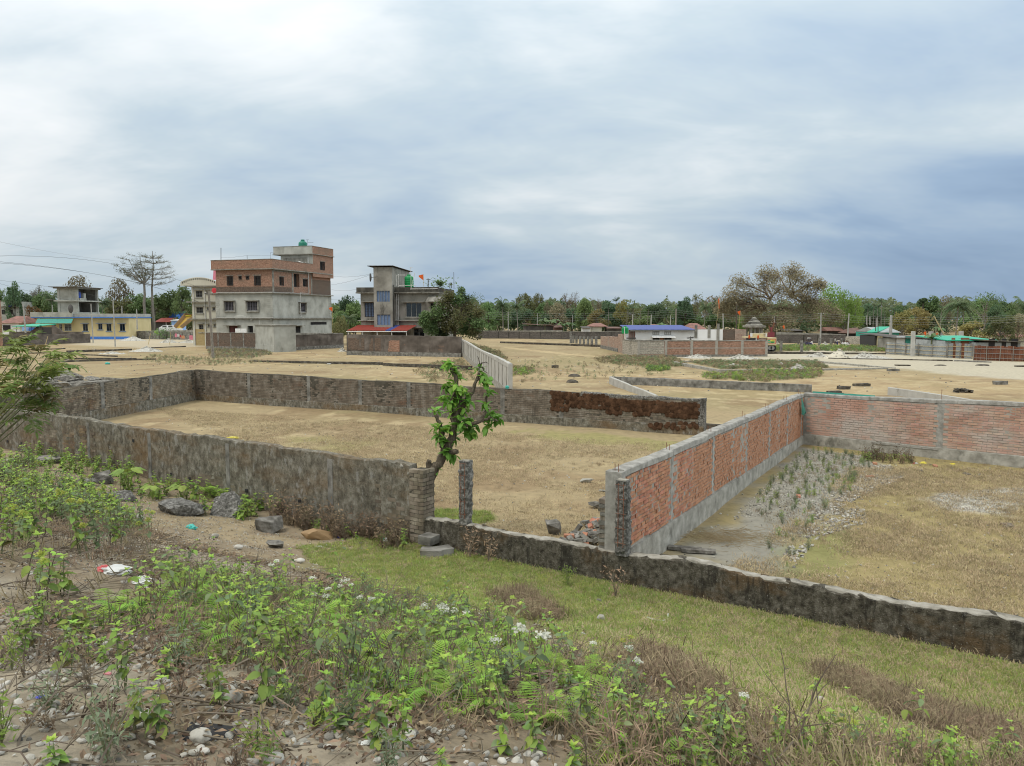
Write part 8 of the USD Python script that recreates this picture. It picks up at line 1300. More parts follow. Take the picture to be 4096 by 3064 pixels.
def taro(path, seed, h, n):
    rng = np.random.default_rng(seed)
    for k in range(n):
        a = k * 2.4 + rng.uniform(-.3, .3); o = np.array([math.cos(a), math.sin(a), 0]) * h * .45 + AZ * h * rng.uniform(.7, 1.0); m = MB(); m.tube(polyline([(0, 0, 0), o * np.array([.4, .4, .8]), o], 7), np.linspace(.007, .004, 7), 5, False); L = h * .5
        out = [(-.32,0),(-.42,.22),(-.30,.38),(.0,.42),(.35,.28),(.68,0)]; v = [(0,0,.02)] + [(x * L,y * L,-.12 * L * abs(y)) for x,y in out] + [(x * L,-y * L,-.12 * L * abs(y)) for x,y in out[1:-1]]; n_ = 6; f = [[0,i + 1,i,i] for i in range(1,6)] + [[0,1,7,7]] + [[0,6 + i,7 + i,7 + i] for i in range(1,4)] + [[0,10,6,6]]
        m.add(put(np.array(v), o, a, -.45), np.array(f)); m.build('leaf', 'weed_leaf', path)
pr('weed_a',weed,51,.42,3,.30,5,.092,'weed_leaf'); pr('weed_b',weed,52,.36,2,.2,5,.105,'weed_leaf'); pr('weed_c',weed,53,.55,4,.40,4,.078,'weed_leaf','twig'); pr('weed_d',weed,54,.28,2,.15,4,.115,'weed_tip'); pr('weed_e',weed,55,.5,5,.30,4,.072,'weed_dull','twig'); pr('leggy_a',weed,56,.70,2,.78,2,.10,'weed_leaf','twig',lean=.5); pr('leggy_b',weed,57,.62,3,.82,1,.10,'weed_dull','twig',lean=.6)
pr('flower_a',weed,58,.62,2,.70,2,.10,'weed_dull','twig','weed_tip','flower_white',.4); pr('flower_b',weed,59,.55,1,.65,2,.10,'weed_leaf','stem_green','weed_tip','flower_white',.3); pr('flower_c',weed,60,.60,2,.6,2,.10,'weed_dull','stem_green','weed_tip','flower_yellow',.4)
pr('fern_a',fern,61,.30,7); pr('fern_b',fern,62,.24,6); pr('fern_big',fern,63,.75,11); pr('sage',shaggy,64,.30,'sage_weed',150,.25,.022,9,'stem_green'); pr('dry_a',shaggy,65,.40,'dead_leaf',70,.3,.03,9); pr('dry_b',shaggy,66,.32,'dead_dark',80,.35,.03,9); pr('twig_a',twig_plant,67,.65); pr('twig_b',twig_plant,68,.5,4); pr('taro',taro,69,.42,6); pr('small_weed',shaggy,70,.28,'weed_leaf',80,.22,.022,6,'stem_green')
f_ = lambda *a: [px('F', u, v) for u, v in a]
Z1 = f_((0,1010),(60,1000),(190,1060),(300,1130),(335,1200),(250,1260),(0,1330)); Z2 = f_((370,1235),(560,1262),(680,1285),(900,1310),(1130,1375),(1290,1455),(1480,1560),(1600,1670),(1250,1655),(900,1560),(560,1480),(330,1400),(230,1330),(390,1270)); Z3 = f_((0,1330),(220,1330),(420,1440),(900,1570),(1250,1650),(1250,1700),(0,1700)); Z4 = f_((1250,1640),(1540,1525),(1760,1610),(2212,1650),(2300,1700),(1250,1700)); Z5 = (-17.5,-6.6,.12,1.5); Z6 = (-6.4,-2.5,.10,.75)
def strip_fill(t0, t1, s0, s1, n, seed):
    rng = np.random.default_rng(seed); t, s_ = rng.uniform(t0, t1, n), rng.uniform(s0, s1, n); x = (t - WS * s_) / WN; y = WA + (-WS * t - s_) / WN; return np.c_[x, y, height(x, y)]
def sow(kinds, zone_, n, seed, sc, name, label, cat, group, mask=None, tilt=.12):
    rng = np.random.default_rng(seed); P_ = strip_fill(*zone_, n, seed) if isinstance(zone_, tuple) else fill_poly(zone_, n, seed, False, mask)
    for p in P_:
        if p[1] < 2.6: continue
        s = rng.uniform(*sc); copy_of(PR[kinds[int(rng.integers(0, len(kinds)))]], name, label, cat, p - AZ * .01, rng.uniform(0, 6.28), (s, s, s * rng.uniform(.85, 1.15)), group, rng.normal(0, tilt), rng.normal(0, tilt))
cl = lambda f, a, b, s: (lambda x, y: sstep(noise2(x, y, f, s), a, b))
sow(['weed_a','weed_e','weed_c','weed_b','weed_a'],Z1,180,101,(.8,1.3),'thicket_weed','leafy weed in the dense thicket at the left edge of the bank','weed','weeds of the left thicket',cl(.5,.30,.5,7)); sow(['leggy_a','flower_c','flower_c','leggy_b'],Z1,40,102,(.7,1.1),'flowering_weed','tall weed with yellowish flower heads rising from the left thicket','weed','tall weeds of the left thicket'); sow(['flower_b','flower_a'],Z2,9,118,(.45,.75),'white_flower_weed','weed with a small white flower head in the belt across the bank','weed','white flowering weeds of the belt')
sow(['weed_a','weed_b','weed_c','weed_d','weed_e'],Z2,240,103,(.36,.78),'broad_leaf_weed','green broad-leaved weed in the belt across the middle of the bank','weed','weeds of the middle belt',cl(.7,.28,.48,9)); sow(['fern_a','fern_b','fern_a'],Z2,290,104,(.5,.95),'fern','bright green fern in the belt across the middle of the bank','fern','ferns of the middle belt',cl(.6,.34,.54,11)); sow(['leggy_a','leggy_b','leggy_a'],Z2,60,105,(.4,.72),'leggy_weed','tall leggy weed with bare brown stems and leaves only at the top','weed','leggy weeds of the bank'); sow(['twig_a','twig_b'],Z2,60,106,(.4,.75),'dry_stalk','bare dry brown stalk among the weeds of the bank','dry stalk','dry stalks among the weeds',tilt=.35)
sow(['dry_a','dry_b','dry_a'],Z2,36,107,(.35,.6),'withered_weed','withered brown weed between the green weeds of the bank','withered weed','withered weeds of the belt'); sow(['small_weed','sage'],Z2,110,108,(.4,.9),'fine_leaf_weed','small fine-leaved weed in the belt across the bank','weed','fine leaved weeds of the belt')
sow(['weed_d','weed_b','weed_a'],Z3,28,109,(.4,.75),'ground_weed','single broad-leaved weed on the stony ground at the lower left','weed','single weeds on the stony ground',cl(.9,.40,.5,5)); sow(['sage','small_weed'],Z3,16,110,(.5,.9),'fine_leaf_weed','grey green fine-leaved weed on the stony ground at the lower left','weed','fine weeds on the stony ground'); sow(['twig_a','twig_b'],Z3,36,111,(.3,.6),'dry_stalk','bare dry stalk on the stony ground at the lower left','dry stalk','dry stalks on the stony ground',tilt=.6); sow(['dry_b','dry_a'],Z3,24,112,(.3,.5),'withered_weed','withered weed on the stony ground at the lower left','withered weed','withered weeds on the stony ground',cl(.9,.45,.6,15))
sow(['weed_a','weed_c','fern_b','weed_d'],Z4,70,113,(.35,.7),'ground_weed','green weed along the lower right edge of the bank','weed','weeds at the lower right'); sow(['twig_a','leggy_a'],Z4,14,114,(.4,.75),'dry_stalk','thin stalk along the lower right edge of the bank','dry stalk','stalks at the lower right',tilt=.3)
sow(['weed_a','weed_d','small_weed','weed_b'],Z5,130,115,(.8,1.4),'wall_weed','lush green weed between the rubble and the stained wall','weed','weeds along the stained wall'); sow(['dry_a','dry_b'],Z6,70,116,(1.0,1.7),'withered_weed','withered brown weed heaped against the stained wall near the pier','withered weed','withered weeds at the wall foot'); sow(['small_weed','weed_d'],Z6,16,117,(.7,1.2),'wall_weed','green weed among the withered ones near the brick pier','weed','green weeds near the pier')
def one(kind, name, lb, cat, u, v, s, field=False, r='F'):
    p = at_z(px(r, u, v)) if field else on_ground(px(r, u, v)); copy_of(PR[kind], name, lb, cat, p, R.uniform(0, 6.28), s)
for a in (('flower_a','flowering_weed','tallest white flowering weed, in the middle of the bank','weed',1125,1520,.85),('flower_b','flowering_weed','white flowering weed just left of the tallest one','weed',1068,1495,.65),('flower_a','flowering_weed','white flowering weed before the dead brown mound','weed',955,1415,.75),('flower_b','flowering_weed','small white flowers at the top left of the green belt','weed',680,1320,.7),('flower_b','flowering_weed','small white flowers right of the topmost ones','weed',745,1340,.8),('flower_b','flowering_weed','white flower head standing alone right of the belt','weed',1285,1465,.6),('flower_c','flowering_weed','yellow flower head standing alone on the grass edge','weed',1362,1440,.62),('flower_b','flowering_weed','white flowers at the lower right edge of the belt','weed',1610,1610,.6),('flower_c','flowering_weed','yellow flowers near the lower right leaning stalk','weed',1845,1640,.5),
          ('weed_b','broad_leaf_weed','large leaved weed growing beside the white stone at lower left','weed',350,1590,.62),('weed_a','broad_leaf_weed','tall leafy weed at the lower left above the pink wrapper','weed',270,1490,.75),('weed_d','broad_leaf_weed','low leafy weed at the bottom left border','weed',120,1660,.5),('leggy_a','leggy_weed','lone tufted weed standing against the bare dirt','weed',732,1240,.8),('fern_big','wall_fern','big fern growing at the foot of the stained wall','fern',465,1072,1.0),('fern_big','wall_fern','second fern leaning right at the stained wall','fern',505,1090,.75),('taro','taro_plant','heart leaved plant before the stained wall','plant',480 * .54 + 20,1062,1.5),('taro','taro_plant','heart leaved plant by the big concrete lump','plant',395,1085,1.2),('taro','taro_plant','small heart leaved plant by the stone slab','plant',330,1080,1.0),('small_weed','wall_weed','green weed at the foot of the low wall','weed',1225,1265,1.6),('dry_a','withered_weed','withered weed against the low wall below the black post','withered weed',1330,1290,1.3),('dry_a','withered_weed','withered weed against the low wall below the free post','withered weed',1015,1205,1.6),('dry_a','withered_weed','second withered weed below the free post','withered weed',1055,1215,1.4),('weed_a','wall_weed','green weed at the foot of the brick pier','weed',870,1190,1.1),('twig_a','dry_stalk','long dark leaning stalk at the lower right','dry stalk',1715,1640,.95),('weed_d','broad_leaf_weed','fresh green weed at the bottom right','weed',1920,1660,.6),('weed_d','broad_leaf_weed','small green weed beside the white stone on the grass','weed',1760,1500,.8)): one(*a)
rng = np.random.default_rng(15)
for p in np.vstack([fill_poly(pxs('K4',(310,1060),(820,1120),(960,1190),(760,1400),(560,1600),(120,1655),(-200,1655),(0,1380)),170,401,mask=cl(1.0,.25,.50,6)),fill_poly(pxs('L4',(0,60),(340,60),(250,330),(120,480),(0,480)),22,402)]): copy_of(PR['sage' if rng.uniform() < .5 else 'small_weed'],'plot_weed','thin grey green weed growing in the grey soil of the right plot','weed',p,rng.uniform(0,6),rng.uniform(.35,.95),'weeds of the right plot')
for k in range(26): u = 820 + k * 17; p = at_z(px('K4',u,1170 + rng.normal(0,14) + (u - 820) * .03)); copy_of(PR['dry_b' if k % 3 else 'small_weed'],'plot_weed','dark weed matted along the foot of the pink brick wall','weed',p,rng.uniform(0,6),rng.uniform(1.0,1.6),'weeds along the pink brick wall')
# ---------------------------------------------------------------- stones, rubble, litter
def chunk(c, size, seed, n=15):
    rng = np.random.default_rng(seed); d = rng.normal(size=(n,3)); d /= np.abs(d).max(1,keepdims=True) ** .75 * np.linalg.norm(d,axis=1,keepdims=True) ** .25; m = trimesh.convex.convex_hull(d * rng.uniform(.85,1.05,(n,1))).subdivide().subdivide().subdivide(); v = np.array(m.vertices); v += (meshkit.fbm(v * 3.1 + seed * 5.3,4,seed) - .5)[:,None] * v * .22
    return MB().add(v * np.asarray(size) + np.asarray(c), m.faces)
def stone(lb, r, u, v, w, h=.6, mat='stone', name='stone', cat='stone', seed=1, sub=3, rough=.18, dep=.8, field=False, sink=.25, group=None):
    p = at_z(px(r,u,v)) if field else on_ground(px(r,u,v)); k = w / REG[r][2] / FPX * p[1] / 2; t = thing(name,lb,cat,p,R.uniform(-.3,.3),group); (chunk((0,k * dep * .5,k * h * (.82 - sink)),(k,k * dep,k * h),seed) if sub == 4 or name == 'rubble_chunk' else MB().blob((0,k * dep * .5,k * h * (1 - sink)),(k,k * dep,k * h),seed,rough,sub,1.4)).build('stone_body',mat,t,45 if sub == 3 and name == 'stone' else 25); return t, k
for i, a in enumerate((('large white boulder on the dry grass at lower right','L3',895,1170,95,.85),('round tan pebble on the grass strip','L3',555,752,52,.85),('dark grey stone on the grass by the low wall','L3',540,640,36,.8,'rock_dark'),('white stone on the grass beside a small weed','L4',325,1262,70,.6),('white lump of stone at the lower right edge','L4',730,1552,75,.7),('white stone at the bottom left, long and flat','L1',1240,1520,140,.75),('small white stone below the long flat one','L1',1270,1580,60,.6),('white stone partly under the large leaved weed','L1',885,1390,110,.7),('round white stone at the left of the green belt','L1',1440,1265,110,.75),('flat pale stone at the bottom edge','L2',110,1650,130,.6),('pale stone with a wrapper on it','L2',685,1460,85,.7),('greenish white stone left of the leafy weed','L1',558,920,80,.5),('white stone in the middle of the lower left gravel','L1',335,1100,55,1.0),('pale round stone by the dirt path','L2',275,392,55,.6),('oval pale stone on the dirt path','L1',1480,305,60,.5),('pale stone lying right of the teal scrap','L1',1335,235,50,.6),('rounded stone by the left thicket','L1',858,130,60,.7),('grey stone at the bottom among twigs','L2',985,1475,60,.8,'rock_dark'),('tan stone near the bottom right weeds','L3',300,1500,75,.5),('stone hidden in the dry grass','L3',690,1165,60,.5))): stone(*a[:5],a[5],a[6] if len(a) > 6 else 'stone',seed=i + 3)
for i, a in enumerate((('big lump of old concrete with pebbles by the stained wall','K1',1960,1650,300,.95,'aggregate',1.1),('sloping slab of gravelly concrete left of the big lump','K1',1560,1640,420,.38,'aggregate',.8),('dark concrete chunk right of the big lump','L2',70,200,190,.6,'rock_dark',.8),('rust brown slanting slab by the withered weeds','L2',380,245,220,.42,'truck_body',.6),('squared dark block lying before the slabs','L2',110,300,110,.55,'rock_dark',.7),('dark log-like rock at the far left below the wall','K1',400,1195,260,.38,'rock_dark',.8),('grey boulder among the weeds below the wall','K1',870,1370,180,.75,'rock_dark',.9),('long dark slab on edge before the boulder','K1',1000,1520,440,.22,'aggregate',.35),('broken slab behind the long dark one','K1',690,1390,260,.28,'rock_dark',.6),('low slab with a dark hollow beside the taro','K1',1470,1560,220,.3,'rock_dark',.6),('pale stone at the far left below the wall','K1',75,1185,110,.4,'stone',.8))): stone(*a[:5],a[5],a[6],'rubble_chunk','rubble',i + 40,4,.22,a[7])
for i, a in enumerate((('lump of broken brickwork left of the rubble heap','L3',262,215,120,.95,'rock_dark',1.0),('red faced chunk of brickwork in the rubble heap','L3',505,245,100,.6,'rock_dark',.8),('upper chunk of brickwork in the rubble heap','L3',515,170,95,.5,'rock_dark',.8),('slab fragment behind the rubble heap','K3',715,1580,130,.55,'rock_dark',.6),('flat pale slabs lying in the near plot','K3',645,1355,130,.25,'plinth_concrete',.5),('small slab before the flat pale ones','K3',780,1440,70,.3,'plinth_concrete',.5))): stone(*a[:5],a[5],a[6],'rubble_chunk','rubble',i + 60,3,.25,a[7],True)
for k in range(46):                       # loose bricks of the rubble heap
    u = 300 + 260 * R.beta(2.2,1.3); v = 290 - R.uniform(0,190) * (u - 250) / 320 + R.normal(0,8); p = at_z(px('L3',u,v)); t = thing('loose_brick','grey loose brick tumbled in the rubble heap beside the brick stub','brick',p + AZ * R.uniform(.03,.10),R.uniform(0,3),'bricks of the rubble heap',rx=R.normal(0,.35),ry=R.normal(0,.35)); box((-.11,-.055,-.035),(.11,.055,.04),.008).build('brick_body','old_concrete' if k % 7 else 'red_brick',t)
for k, (u,v,z) in enumerate(((1095,345,0),(1150,340,0),(1085,300,.16))): p = on_ground(px('L2',u,v)); t = thing('paving_block',('left lower','right lower','topmost')[k] + ' block of the small stack at the foot of the low wall','block',p + AZ * z,.5 * k); box((-.22,-.16,-.03),(.22,.16,.15),.015).build('block_body','old_concrete',t)
for k, (u,v,w,h) in enumerate(((380,470,200,.5),(620,490,170,.45),(800,500,170,.35),(560,450,260,.5),(660,440,110,1.0),(500,430,170,.6),(800,470,150,.5),(300,490,160,.5),(450,500,150,.5),(720,505,150,.4),(420,430,150,.55),(300,445,120,.6),(880,488,90,.3))):
    p = at_y(px('K1',u,v),52 + .03 * (520 - v)); kk = w / _s2 / FPX * 52 / 2; t = thing('rubble_slab','dark broken concrete slab in the pile behind the left plot wall','slab',p,R.uniform(-.5,.5),'slabs of the pile behind the left wall',rx=R.normal(0,.15),ry=R.normal(0,.12)); chunk((0,0,0),(kk,kk * .9,kk * h * .6),k + 80).build('slab_body','rock_dark',t)
for k in range(9): p = at_y(px('K1',280 + 72 * k,520),52.8); q = thing('rubble_slab','buried slab at the base of the pile behind the left plot wall','slab',(p[0],52.8,0),R.uniform(-.5,.5),'base slabs of the pile'); chunk((0,0,.2),(1.0,.8,max(.4,p[2])),k + 100).build('slab_body','rock_dark',q)
def crumple(name, lb, cat, r, u, v, w, mat, h=.5, seed=1, field=False, z=None, extra=None):
    p = (at_z(px(r,u,v)) if field else on_ground(px(r,u,v))) if z is None else at_z(px(r,u,v),z); k = w / REG[r][2] / FPX * p[1] / 2; t = thing(name,lb,cat,p,R.uniform(-.4,.4)); m = MB().blob((0,0,k * h * .5),(k,k * .6,k * h),seed,.55,3,2.6); m.build('film',mat,t,25)
    if extra: MB().blob((-k * .8, 0, k * h * .5), (k * .45, k * .4, k * h), seed + 1, .5, 3, 2.6).build('film_patch', extra, t, 25)
for a in (('plastic_bag','long white plastic bag with a red end in the left thicket','bag','L1',720,450,190,'bag_white',.3,1,False,None,'bag_red'),('plastic_bag','bulging white plastic bag beside the one with a red end','bag','L1',885,520,130,'bag_white',.45,2),('plastic_bag','teal scrap of plastic by the big concrete lump','bag','L1',1190,180,75,'bag_teal',.5,3),('wrapper','navy wrapper on the stones left of the green belt','wrapper','L1',1115,895,48,'bag_blue',.5,4),('wrapper','pink wrapper under the tall leafy weed','wrapper','L1',668,1085,55,'bag_pink',.3,5),('wrapper','silver white wrapper in the leaf litter','wrapper','L1',560,1160,80,'bag_white',.2,6),('wrapper','violet blue wrapper at the left in the leaf litter','wrapper','L1',262,1230,70,'bag_blue',.25,7),('wrapper','tiny yellow wrapper at the lower left','wrapper','L1',755,1385,42,'bag_yellow',.4,8),('plastic_cup','crushed clear white plastic cup among the weeds','cup','L2',1365,1165,85,'bag_white',.6,9),('wrapper','white and pale blue wrapper lying on a pale stone','wrapper','L2',685,1520,70,'bag_white',.4,10),('wrapper','blue wrapper before the withered weeds','wrapper','L2',517,235,30,'bag_blue',.6,11),('wrapper','white and green wrapper by the brick pier','wrapper','L2',812,265,45,'bag_white',.9,12,False,None,'tin_green'),('wrapper','pale green scrap before the withered weeds','wrapper','L2',655,275,40,'leaf_pale',.4,13),('wrapper','yellow scrap on the dirt path','wrapper','L2',692,312,18,'bag_yellow',.4,14),('wrapper','white paper on the dirt path','wrapper','L2',395,295,45,'bag_white',.3,15),
          ('plastic_bag','yellow green scrap lying behind the stained wall','bag','K1',2000,985,110,'bag_yellow',.25,16,True),('plastic_bag','green scrap lying in the left field','bag','K1',930,338,50,'bag_teal',.4,17,True),('wrapper','yellow wrapper at the foot of the pink brick wall','wrapper','K4',1340,1200,60,'bag_yellow',.4,18,True),('wrapper','white and red wrapper left of the yellow one','wrapper','K4',1275,1205,50,'bag_white',.5,19,True,None,'bag_red'),('wrapper','second yellow wrapper at the foot of the pink brick wall','wrapper','K4',1595,1205,40,'bag_yellow',.4,20,True),('wrapper','white sheet lying in the left field','wrapper','K2',630,338,35,'bag_white',.25,21,True),('wrapper','white scrap in the middle of the near plot','wrapper','K1',2080,885,30,'bag_white',.3,22,True),('plastic_bag','green scrap at the end of the ribbed wall','bag','K2',2170,545,34,'bag_teal',.8,23,True,1.65)): crumple(*a)
for k, (u,v,mt) in enumerate(((1445,1228,'red_brick'),(260,1490,'red_brick'),(880,1320,'red_brick'),(925,1205,'red_brick'),(1320,1272,'old_brick'),(1720,1300,'rock_dark'))): p = at_z(px('K4',u,v)); t = thing('loose_brick',('orange brick at the foot of the pink brick wall','orange brick lying in the grey soil at the left of the right plot','orange brick bit by the gravel in the right plot','orange brick bit below the matted weeds','long grey and red slab in the right plot','dark lump in the right plot')[k],'brick',p,R.uniform(0,3)); box((-.12,-.06,-.01),(.12,.06,.07),.01).build('brick_body',mt,t)
for k, (u,v) in enumerate(((1480,165),(1495,178))): p = at_z(px('L4',u,v)); t = thing('loose_brick',('upper','lower')[k] + ' of two brown bricks at the right edge of the right plot','brick',p,.4 * k); box((-.12,-.06,-.01),(.12,.06,.08),.01).build('brick_body','old_brick',t)
p = redside.front(px('K4',268,660)); q = thing('green_net','scrap of green netting hanging on the red wall near its far corner','netting',redside.wld(np.array([p[0],-.06,hf5(p[0]) - .12])),redside.rz); m = MB(); n = 8; v = [np.array([(-.1 + .34 * i / 7) * (.5 + .8 * z) + .25 * z,-.03 - .10 * z * abs(math.sin(i * 1.3)),-.62 * z - .08 * math.sin(i) * z]) for z in (0,.33,.66,1) for i in range(n)]; m.add(v,[[r_ * n + i,r_ * n + i + 1,r_ * n + n + i + 1,r_ * n + n + i] for r_ in range(3) for i in range(n - 1)]); m.build('net','net_green',q,True)
p = on_ground(px('L3',900,755)); q = thing('rope','pale bent rope lying on the grass strip','rope',p); MB().tube([on_ground(px('L3',*a)) - p + AZ * .02 for a in ((835,735),(880,750),(935,760),(965,750),(972,715))],.012,5).build('strand','bag_white',q)
p = at_z(px('L3', 1330, 240)); q = thing('straw_heap', 'heap of yellow straw on the grey soil by the red wall', 'straw', p); rng = np.random.default_rng(4); m = MB()
for k in range(420): c = rng.normal(0,1,3) * np.array([.55,.30,0]) + AZ * abs(rng.normal(0,.05)); d = rng.normal(0,1,3) * np.array([1,1,.25]); d *= .16 / np.linalg.norm(d); m.add([c - d,c + d,c + d + [0,0,.008],c - d + [0,0,.008]],[[0,1,2,3]])
m.build('straw', 'grass_dry', q)
for k, (u,v) in enumerate(((1075,310),(1160,325))): p = at_z(px('L3',u,v)); q = thing('plank',('dark plank lying by the red wall, left one','dark plank lying by the red wall, right one')[k],'plank',p,-.25); box((-.35,-.07,0),(.35,.07,.07),.01).build('board','rock_dark',q)
for k, (u,v,s) in enumerate(((685,848,.9),(735,975,1.2),(918,942,1.0),(1032,960,.6))): p = on_ground(px('L3',u,v)); q = thing('cow_dung','brown pat of dung on the grass strip, ' + ('highest up','lowest','in the middle','small one at the right')[k],'dung',p); MB().blob((0,0,.015),(.11 * s,.09 * s,.04),k,.35,2).build('pat','dung',q,True)
p = on_ground(px('L1', 1330, 1480)); q = thing('burnt_hollow', 'black burnt lump beside the long white stone', 'ash', p); chunk((0, 0, .0), (.15, .09, .05), 5).build('lump', 'dark_room', q)
# things nobody could count: gravel, grass, leaf litter
def pebble(s): return MB().blob((0, 0, .3), (1, .8, .55), s, .25, 1)
PEB = [(pebble(1), 'stone'), (pebble(2), 'stone'), (pebble(3), 'rock_dark')]
bankpoly = f_((-40, 985), (330, 1060), (640, 1160), (900, 1200), (1200, 1310), (1500, 1480), (1800, 1655), (1700, 1720), (0, 1720))
onbank = lambda x, y: np.maximum(sstep(side(x, y), 2.2, 4.5), .8 * sstep(-along(x, y), 2.5, 5)) * sstep(noise2(x, y, 1.1, 24), .32, .55)
scatter('gravel','loose pebbles and gravel strewn over the bank','gravel',PEB,fill_poly(bankpoly,8000,201,False,onbank),.011,.4,201); scatter('gravel','fist sized pale stones strewn over the lower left of the bank','gravel',PEB[:2],fill_poly(Z3,480,202,False),.019,.4,202); scatter('gravel','pale stones strewn through the middle of the bank','gravel',PEB[:2],fill_poly(bankpoly,160,203,False),.028,.4,203)
scatter('gravel','band of grey gravel across the right plot','gravel',PEB,fill_poly(pxs('K4',(880,1210),(1080,1220),(1170,1330),(900,1440),(640,1570),(420,1655),(620,1480),(760,1350)),1500,204,mask=cl(1.2,.42,.58,3)),.034,.4,204); scatter('gravel','small grey stones strewn over the grey soil strip by the red wall','gravel',PEB,fill_poly(pxs('K4',(310,1070),(820,1130),(1000,1240),(600,1560),(400,1655),(-300,1655),(0,1370)),3200,216),.020,.4,216); scatter('gravel','grey gravel trailing down the near end of the right plot','gravel',PEB,fill_poly(pxs('L4',(260,60),(600,50),(620,150),(330,230),(160,420),(60,400)),500,214,mask=cl(1.5,.40,.56,3)),.034,.4,214); scatter('gravel','scattered pebbles of the right plot','gravel',PEB,fill_poly(f_((1740,960),(2230,1010),(2230,1400),(1420,1215)),420,205),.026,.4,205); scatter('gravel','pale gravel patch at the right of the right plot','gravel',PEB[:2],fill_poly(pxs('K4',(1380,1500),(1560,1440),(2212,1420),(2212,1560),(2080,1640),(1560,1610)),2600,206),.020,.4,206); scatter('gravel','scattered pebbles of the near plot','gravel',PEB,fill_poly(f_((330,900),(1440,980),(1330,1180),(900,1110)),380,207),.026,.4,207); scatter('gravel','scattered stones of the far field','gravel',PEB,fill_poly(f_((60,745),(1100,770),(1900,790),(2212,850),(1200,850),(420,830),(100,800)),700,208),.06,.4,208)
def blades(seed, n, h, w, lean, spread):
    rng = np.random.default_rng(seed); m = MB()
    for k in range(n): o = rng.normal(0,spread,2); a = rng.uniform(0,6.28); d = np.array([math.cos(a),math.sin(a),0]); s = np.array([-d[1],d[0],0]) * w; l = h * rng.uniform(.5,1.2); c = rng.uniform(.2,1) * lean; p0 = np.array([*o,0]); p1 = p0 + d * l * c * .4 + AZ * l * .6; p2 = p0 + d * l * c + AZ * l * (1 - .45 * c); m.add([p0 - s,p0 + s,p1 + s * .8,p1 - s * .8,p2],[[0,1,2,3],[3,2,4,4]])
    return m
GR = [(blades(1, 16, .055, .0035, 1, .05), 'grass_green'), (blades(2, 16, .05, .0035, 1.2, .05), 'grass_green'), (blades(3, 16, .04, .0035, 1.2, .05), 'grass_green')]
strip_poly = f_((640, 1180), (880, 1150), (1300, 1232), (2230, 1445), (2260, 1700), (1700, 1690), (1300, 1440), (1150, 1340), (800, 1270)); lawn = lambda x, y: sstep(noise2(x, y, .35, 23) + .2, .40, .60)
scatter('grass','short green grass of the strip before the low wall','grass',GR,fill_poly(strip_poly,20000,301,False,lawn),1.0,.2,301); scatter('grass','short dry grass mixed into the strip before the low wall','grass',[(blades(4,14,.055,.003,1.4,.06),'grass_dry')],fill_poly(strip_poly,9000,302,False,lambda x,y: .25 + sstep(along(x,y),1,7)),1.0,.2,302); scatter('grass','green grass in the corner of the near plot by the free post','grass',GR[:2],fill_poly(pxs('L2',(1040,60),(1440,75),(1470,120),(1330,165),(1050,145)),1600,303),1.3,.2,303)
DG = [(blades(5, 10, .05, .004, 1.4, .09), 'grass_dry'), (blades(6, 10, .045, .004, 1.5, .09), 'grass_dry'), (blades(7, 9, .04, .004, 1.6, .10), 'dry_weed')]
scatter('grass','short straw coloured turf of the near plot','grass',DG,fill_poly(f_((330,880),(1560,970),(1330,1200),(900,1120),(420,920)),15000,304,mask=cl(.5,.30,.6,44)),1.3,.2,304); scatter('grass','low dry brown tufts dotted over the near plot','grass',[(blades(21,20,.10,.003,1.3,.06),'dry_weed'),(blades(22,20,.09,.003,1.3,.06),'grass_dry'),(blades(23,16,.08,.003,1.2,.05),'dead_leaf')],fill_poly(f_((330,880),(1560,970),(1330,1200),(900,1120),(420,920)),700,314,mask=cl(.35,.45,.62,46)),1.0,.2,314); scatter('grass','low dry brown tufts dotted over the right plot','grass',[(blades(24,20,.10,.003,1.3,.06),'dry_weed'),(blades(25,18,.09,.003,1.3,.06),'dead_leaf')],fill_poly(f_((1760,980),(2240,1010),(2240,1400),(1500,1235)),700,315,mask=cl(.4,.42,.60,47)),1.0,.2,315)
scatter('grass', 'short straw coloured turf of the right plot', 'grass', DG, fill_poly(f_((1840, 1010), (2240, 1020), (2240, 1390), (1560, 1240)), 11000, 305, mask=cl(.5, .30, .6, 45)), 1.3, .2, 305)
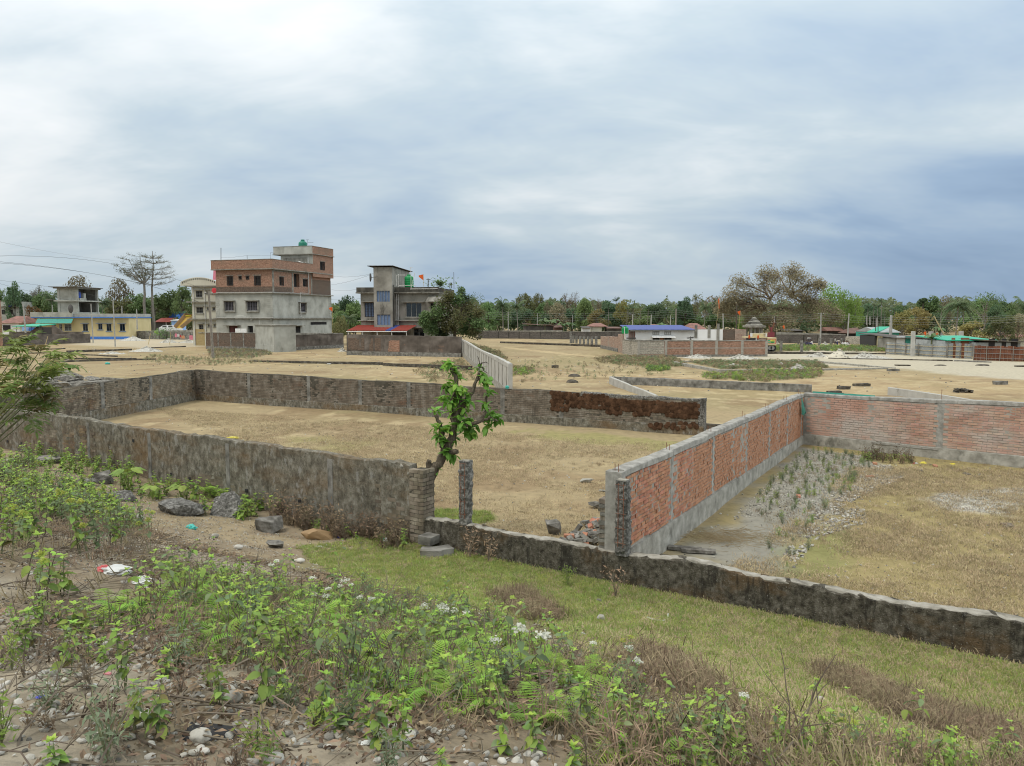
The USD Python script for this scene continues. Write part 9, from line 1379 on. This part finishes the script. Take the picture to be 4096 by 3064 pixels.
LIT = [(leaf_quads(MB(),np.random.default_rng(5).normal(0,.06,(6,3)) * np.array([1,1,.12]) + AZ * .015,.017,np.random.default_rng(6),1.0,.5),'dead_leaf'),(leaf_quads(MB(),np.random.default_rng(7).normal(0,.06,(6,3)) * np.array([1,1,.12]) + AZ * .015,.016,np.random.default_rng(8),1.0,.5),'dead_dark')]
scatter('gravel','pebbles strewn over the bare dirt below the stained wall','gravel',PEB,strip_fill(-15,-3.2,.6,4,2200,217),.013,.4,217); scatter('leaf_litter','dead leaves blown over the bare dirt below the stained wall','leaf litter',LIT,strip_fill(-15,-2.8,.2,4,900,218),.9,.2,218)
onlit = lambda x, y: sstep(side(x, y), 3.5, 5.5) * sstep(noise2(x, y, .9, 33), .40, .58); scatter('leaf_litter', 'dead brown leaf litter between the weeds of the bank', 'leaf litter', LIT, fill_poly(bankpoly, 6500, 306, False, onlit), 1.0, .2, 306)
TW = [(MB().tube(polyline([(-.22,0,.02),(0,.03,.03),(.24,-.02,.015)],5),.004,4,False),'twig'),(MB().tube(polyline([(-.15,0,.015),(0,-.03,.05),(.17,.03,.02)],5),.003,4,False),'twig')]; scatter('twig_litter','dry twigs lying over the bank','twigs',TW,fill_poly(bankpoly,1700,307,False,lambda x,y: sstep(side(x,y),4.0,6.0)),1.0,.2,307)
THA = [(blades(11, 30, .17, .003, 1.5, .10), 'dry_weed'), (blades(12, 30, .15, .003, 1.6, .10), 'dead_leaf'), (blades(13, 26, .16, .003, 1.5, .10), 'dead_dark')]
for lb, poly, n, sd in (('withered thatch mound at the grass edge in the middle',f_((1060,1285),(1130,1275),(1210,1330),(1190,1350),(1110,1330)),260,308),('withered thatch patch below the white boulder',f_((1330,1430),(1420,1425),(1560,1500),(1530,1540),(1400,1490)),420,309),('long withered thatch mound at the lower right',f_((1750,1445),(1830,1455),(2010,1530),(2212,1590),(2212,1640),(2000,1590),(1850,1510)),900,310),('withered thatch of the lower right corner',Z4,200,311),('withered grass between the weeds of the belt',Z2,330,312),('withered grass in the left thicket',Z1,300,313)): scatter('dry_grass',lb,'dry grass',THA,fill_poly(poly,n,sd,False),1.0,.3,sd)
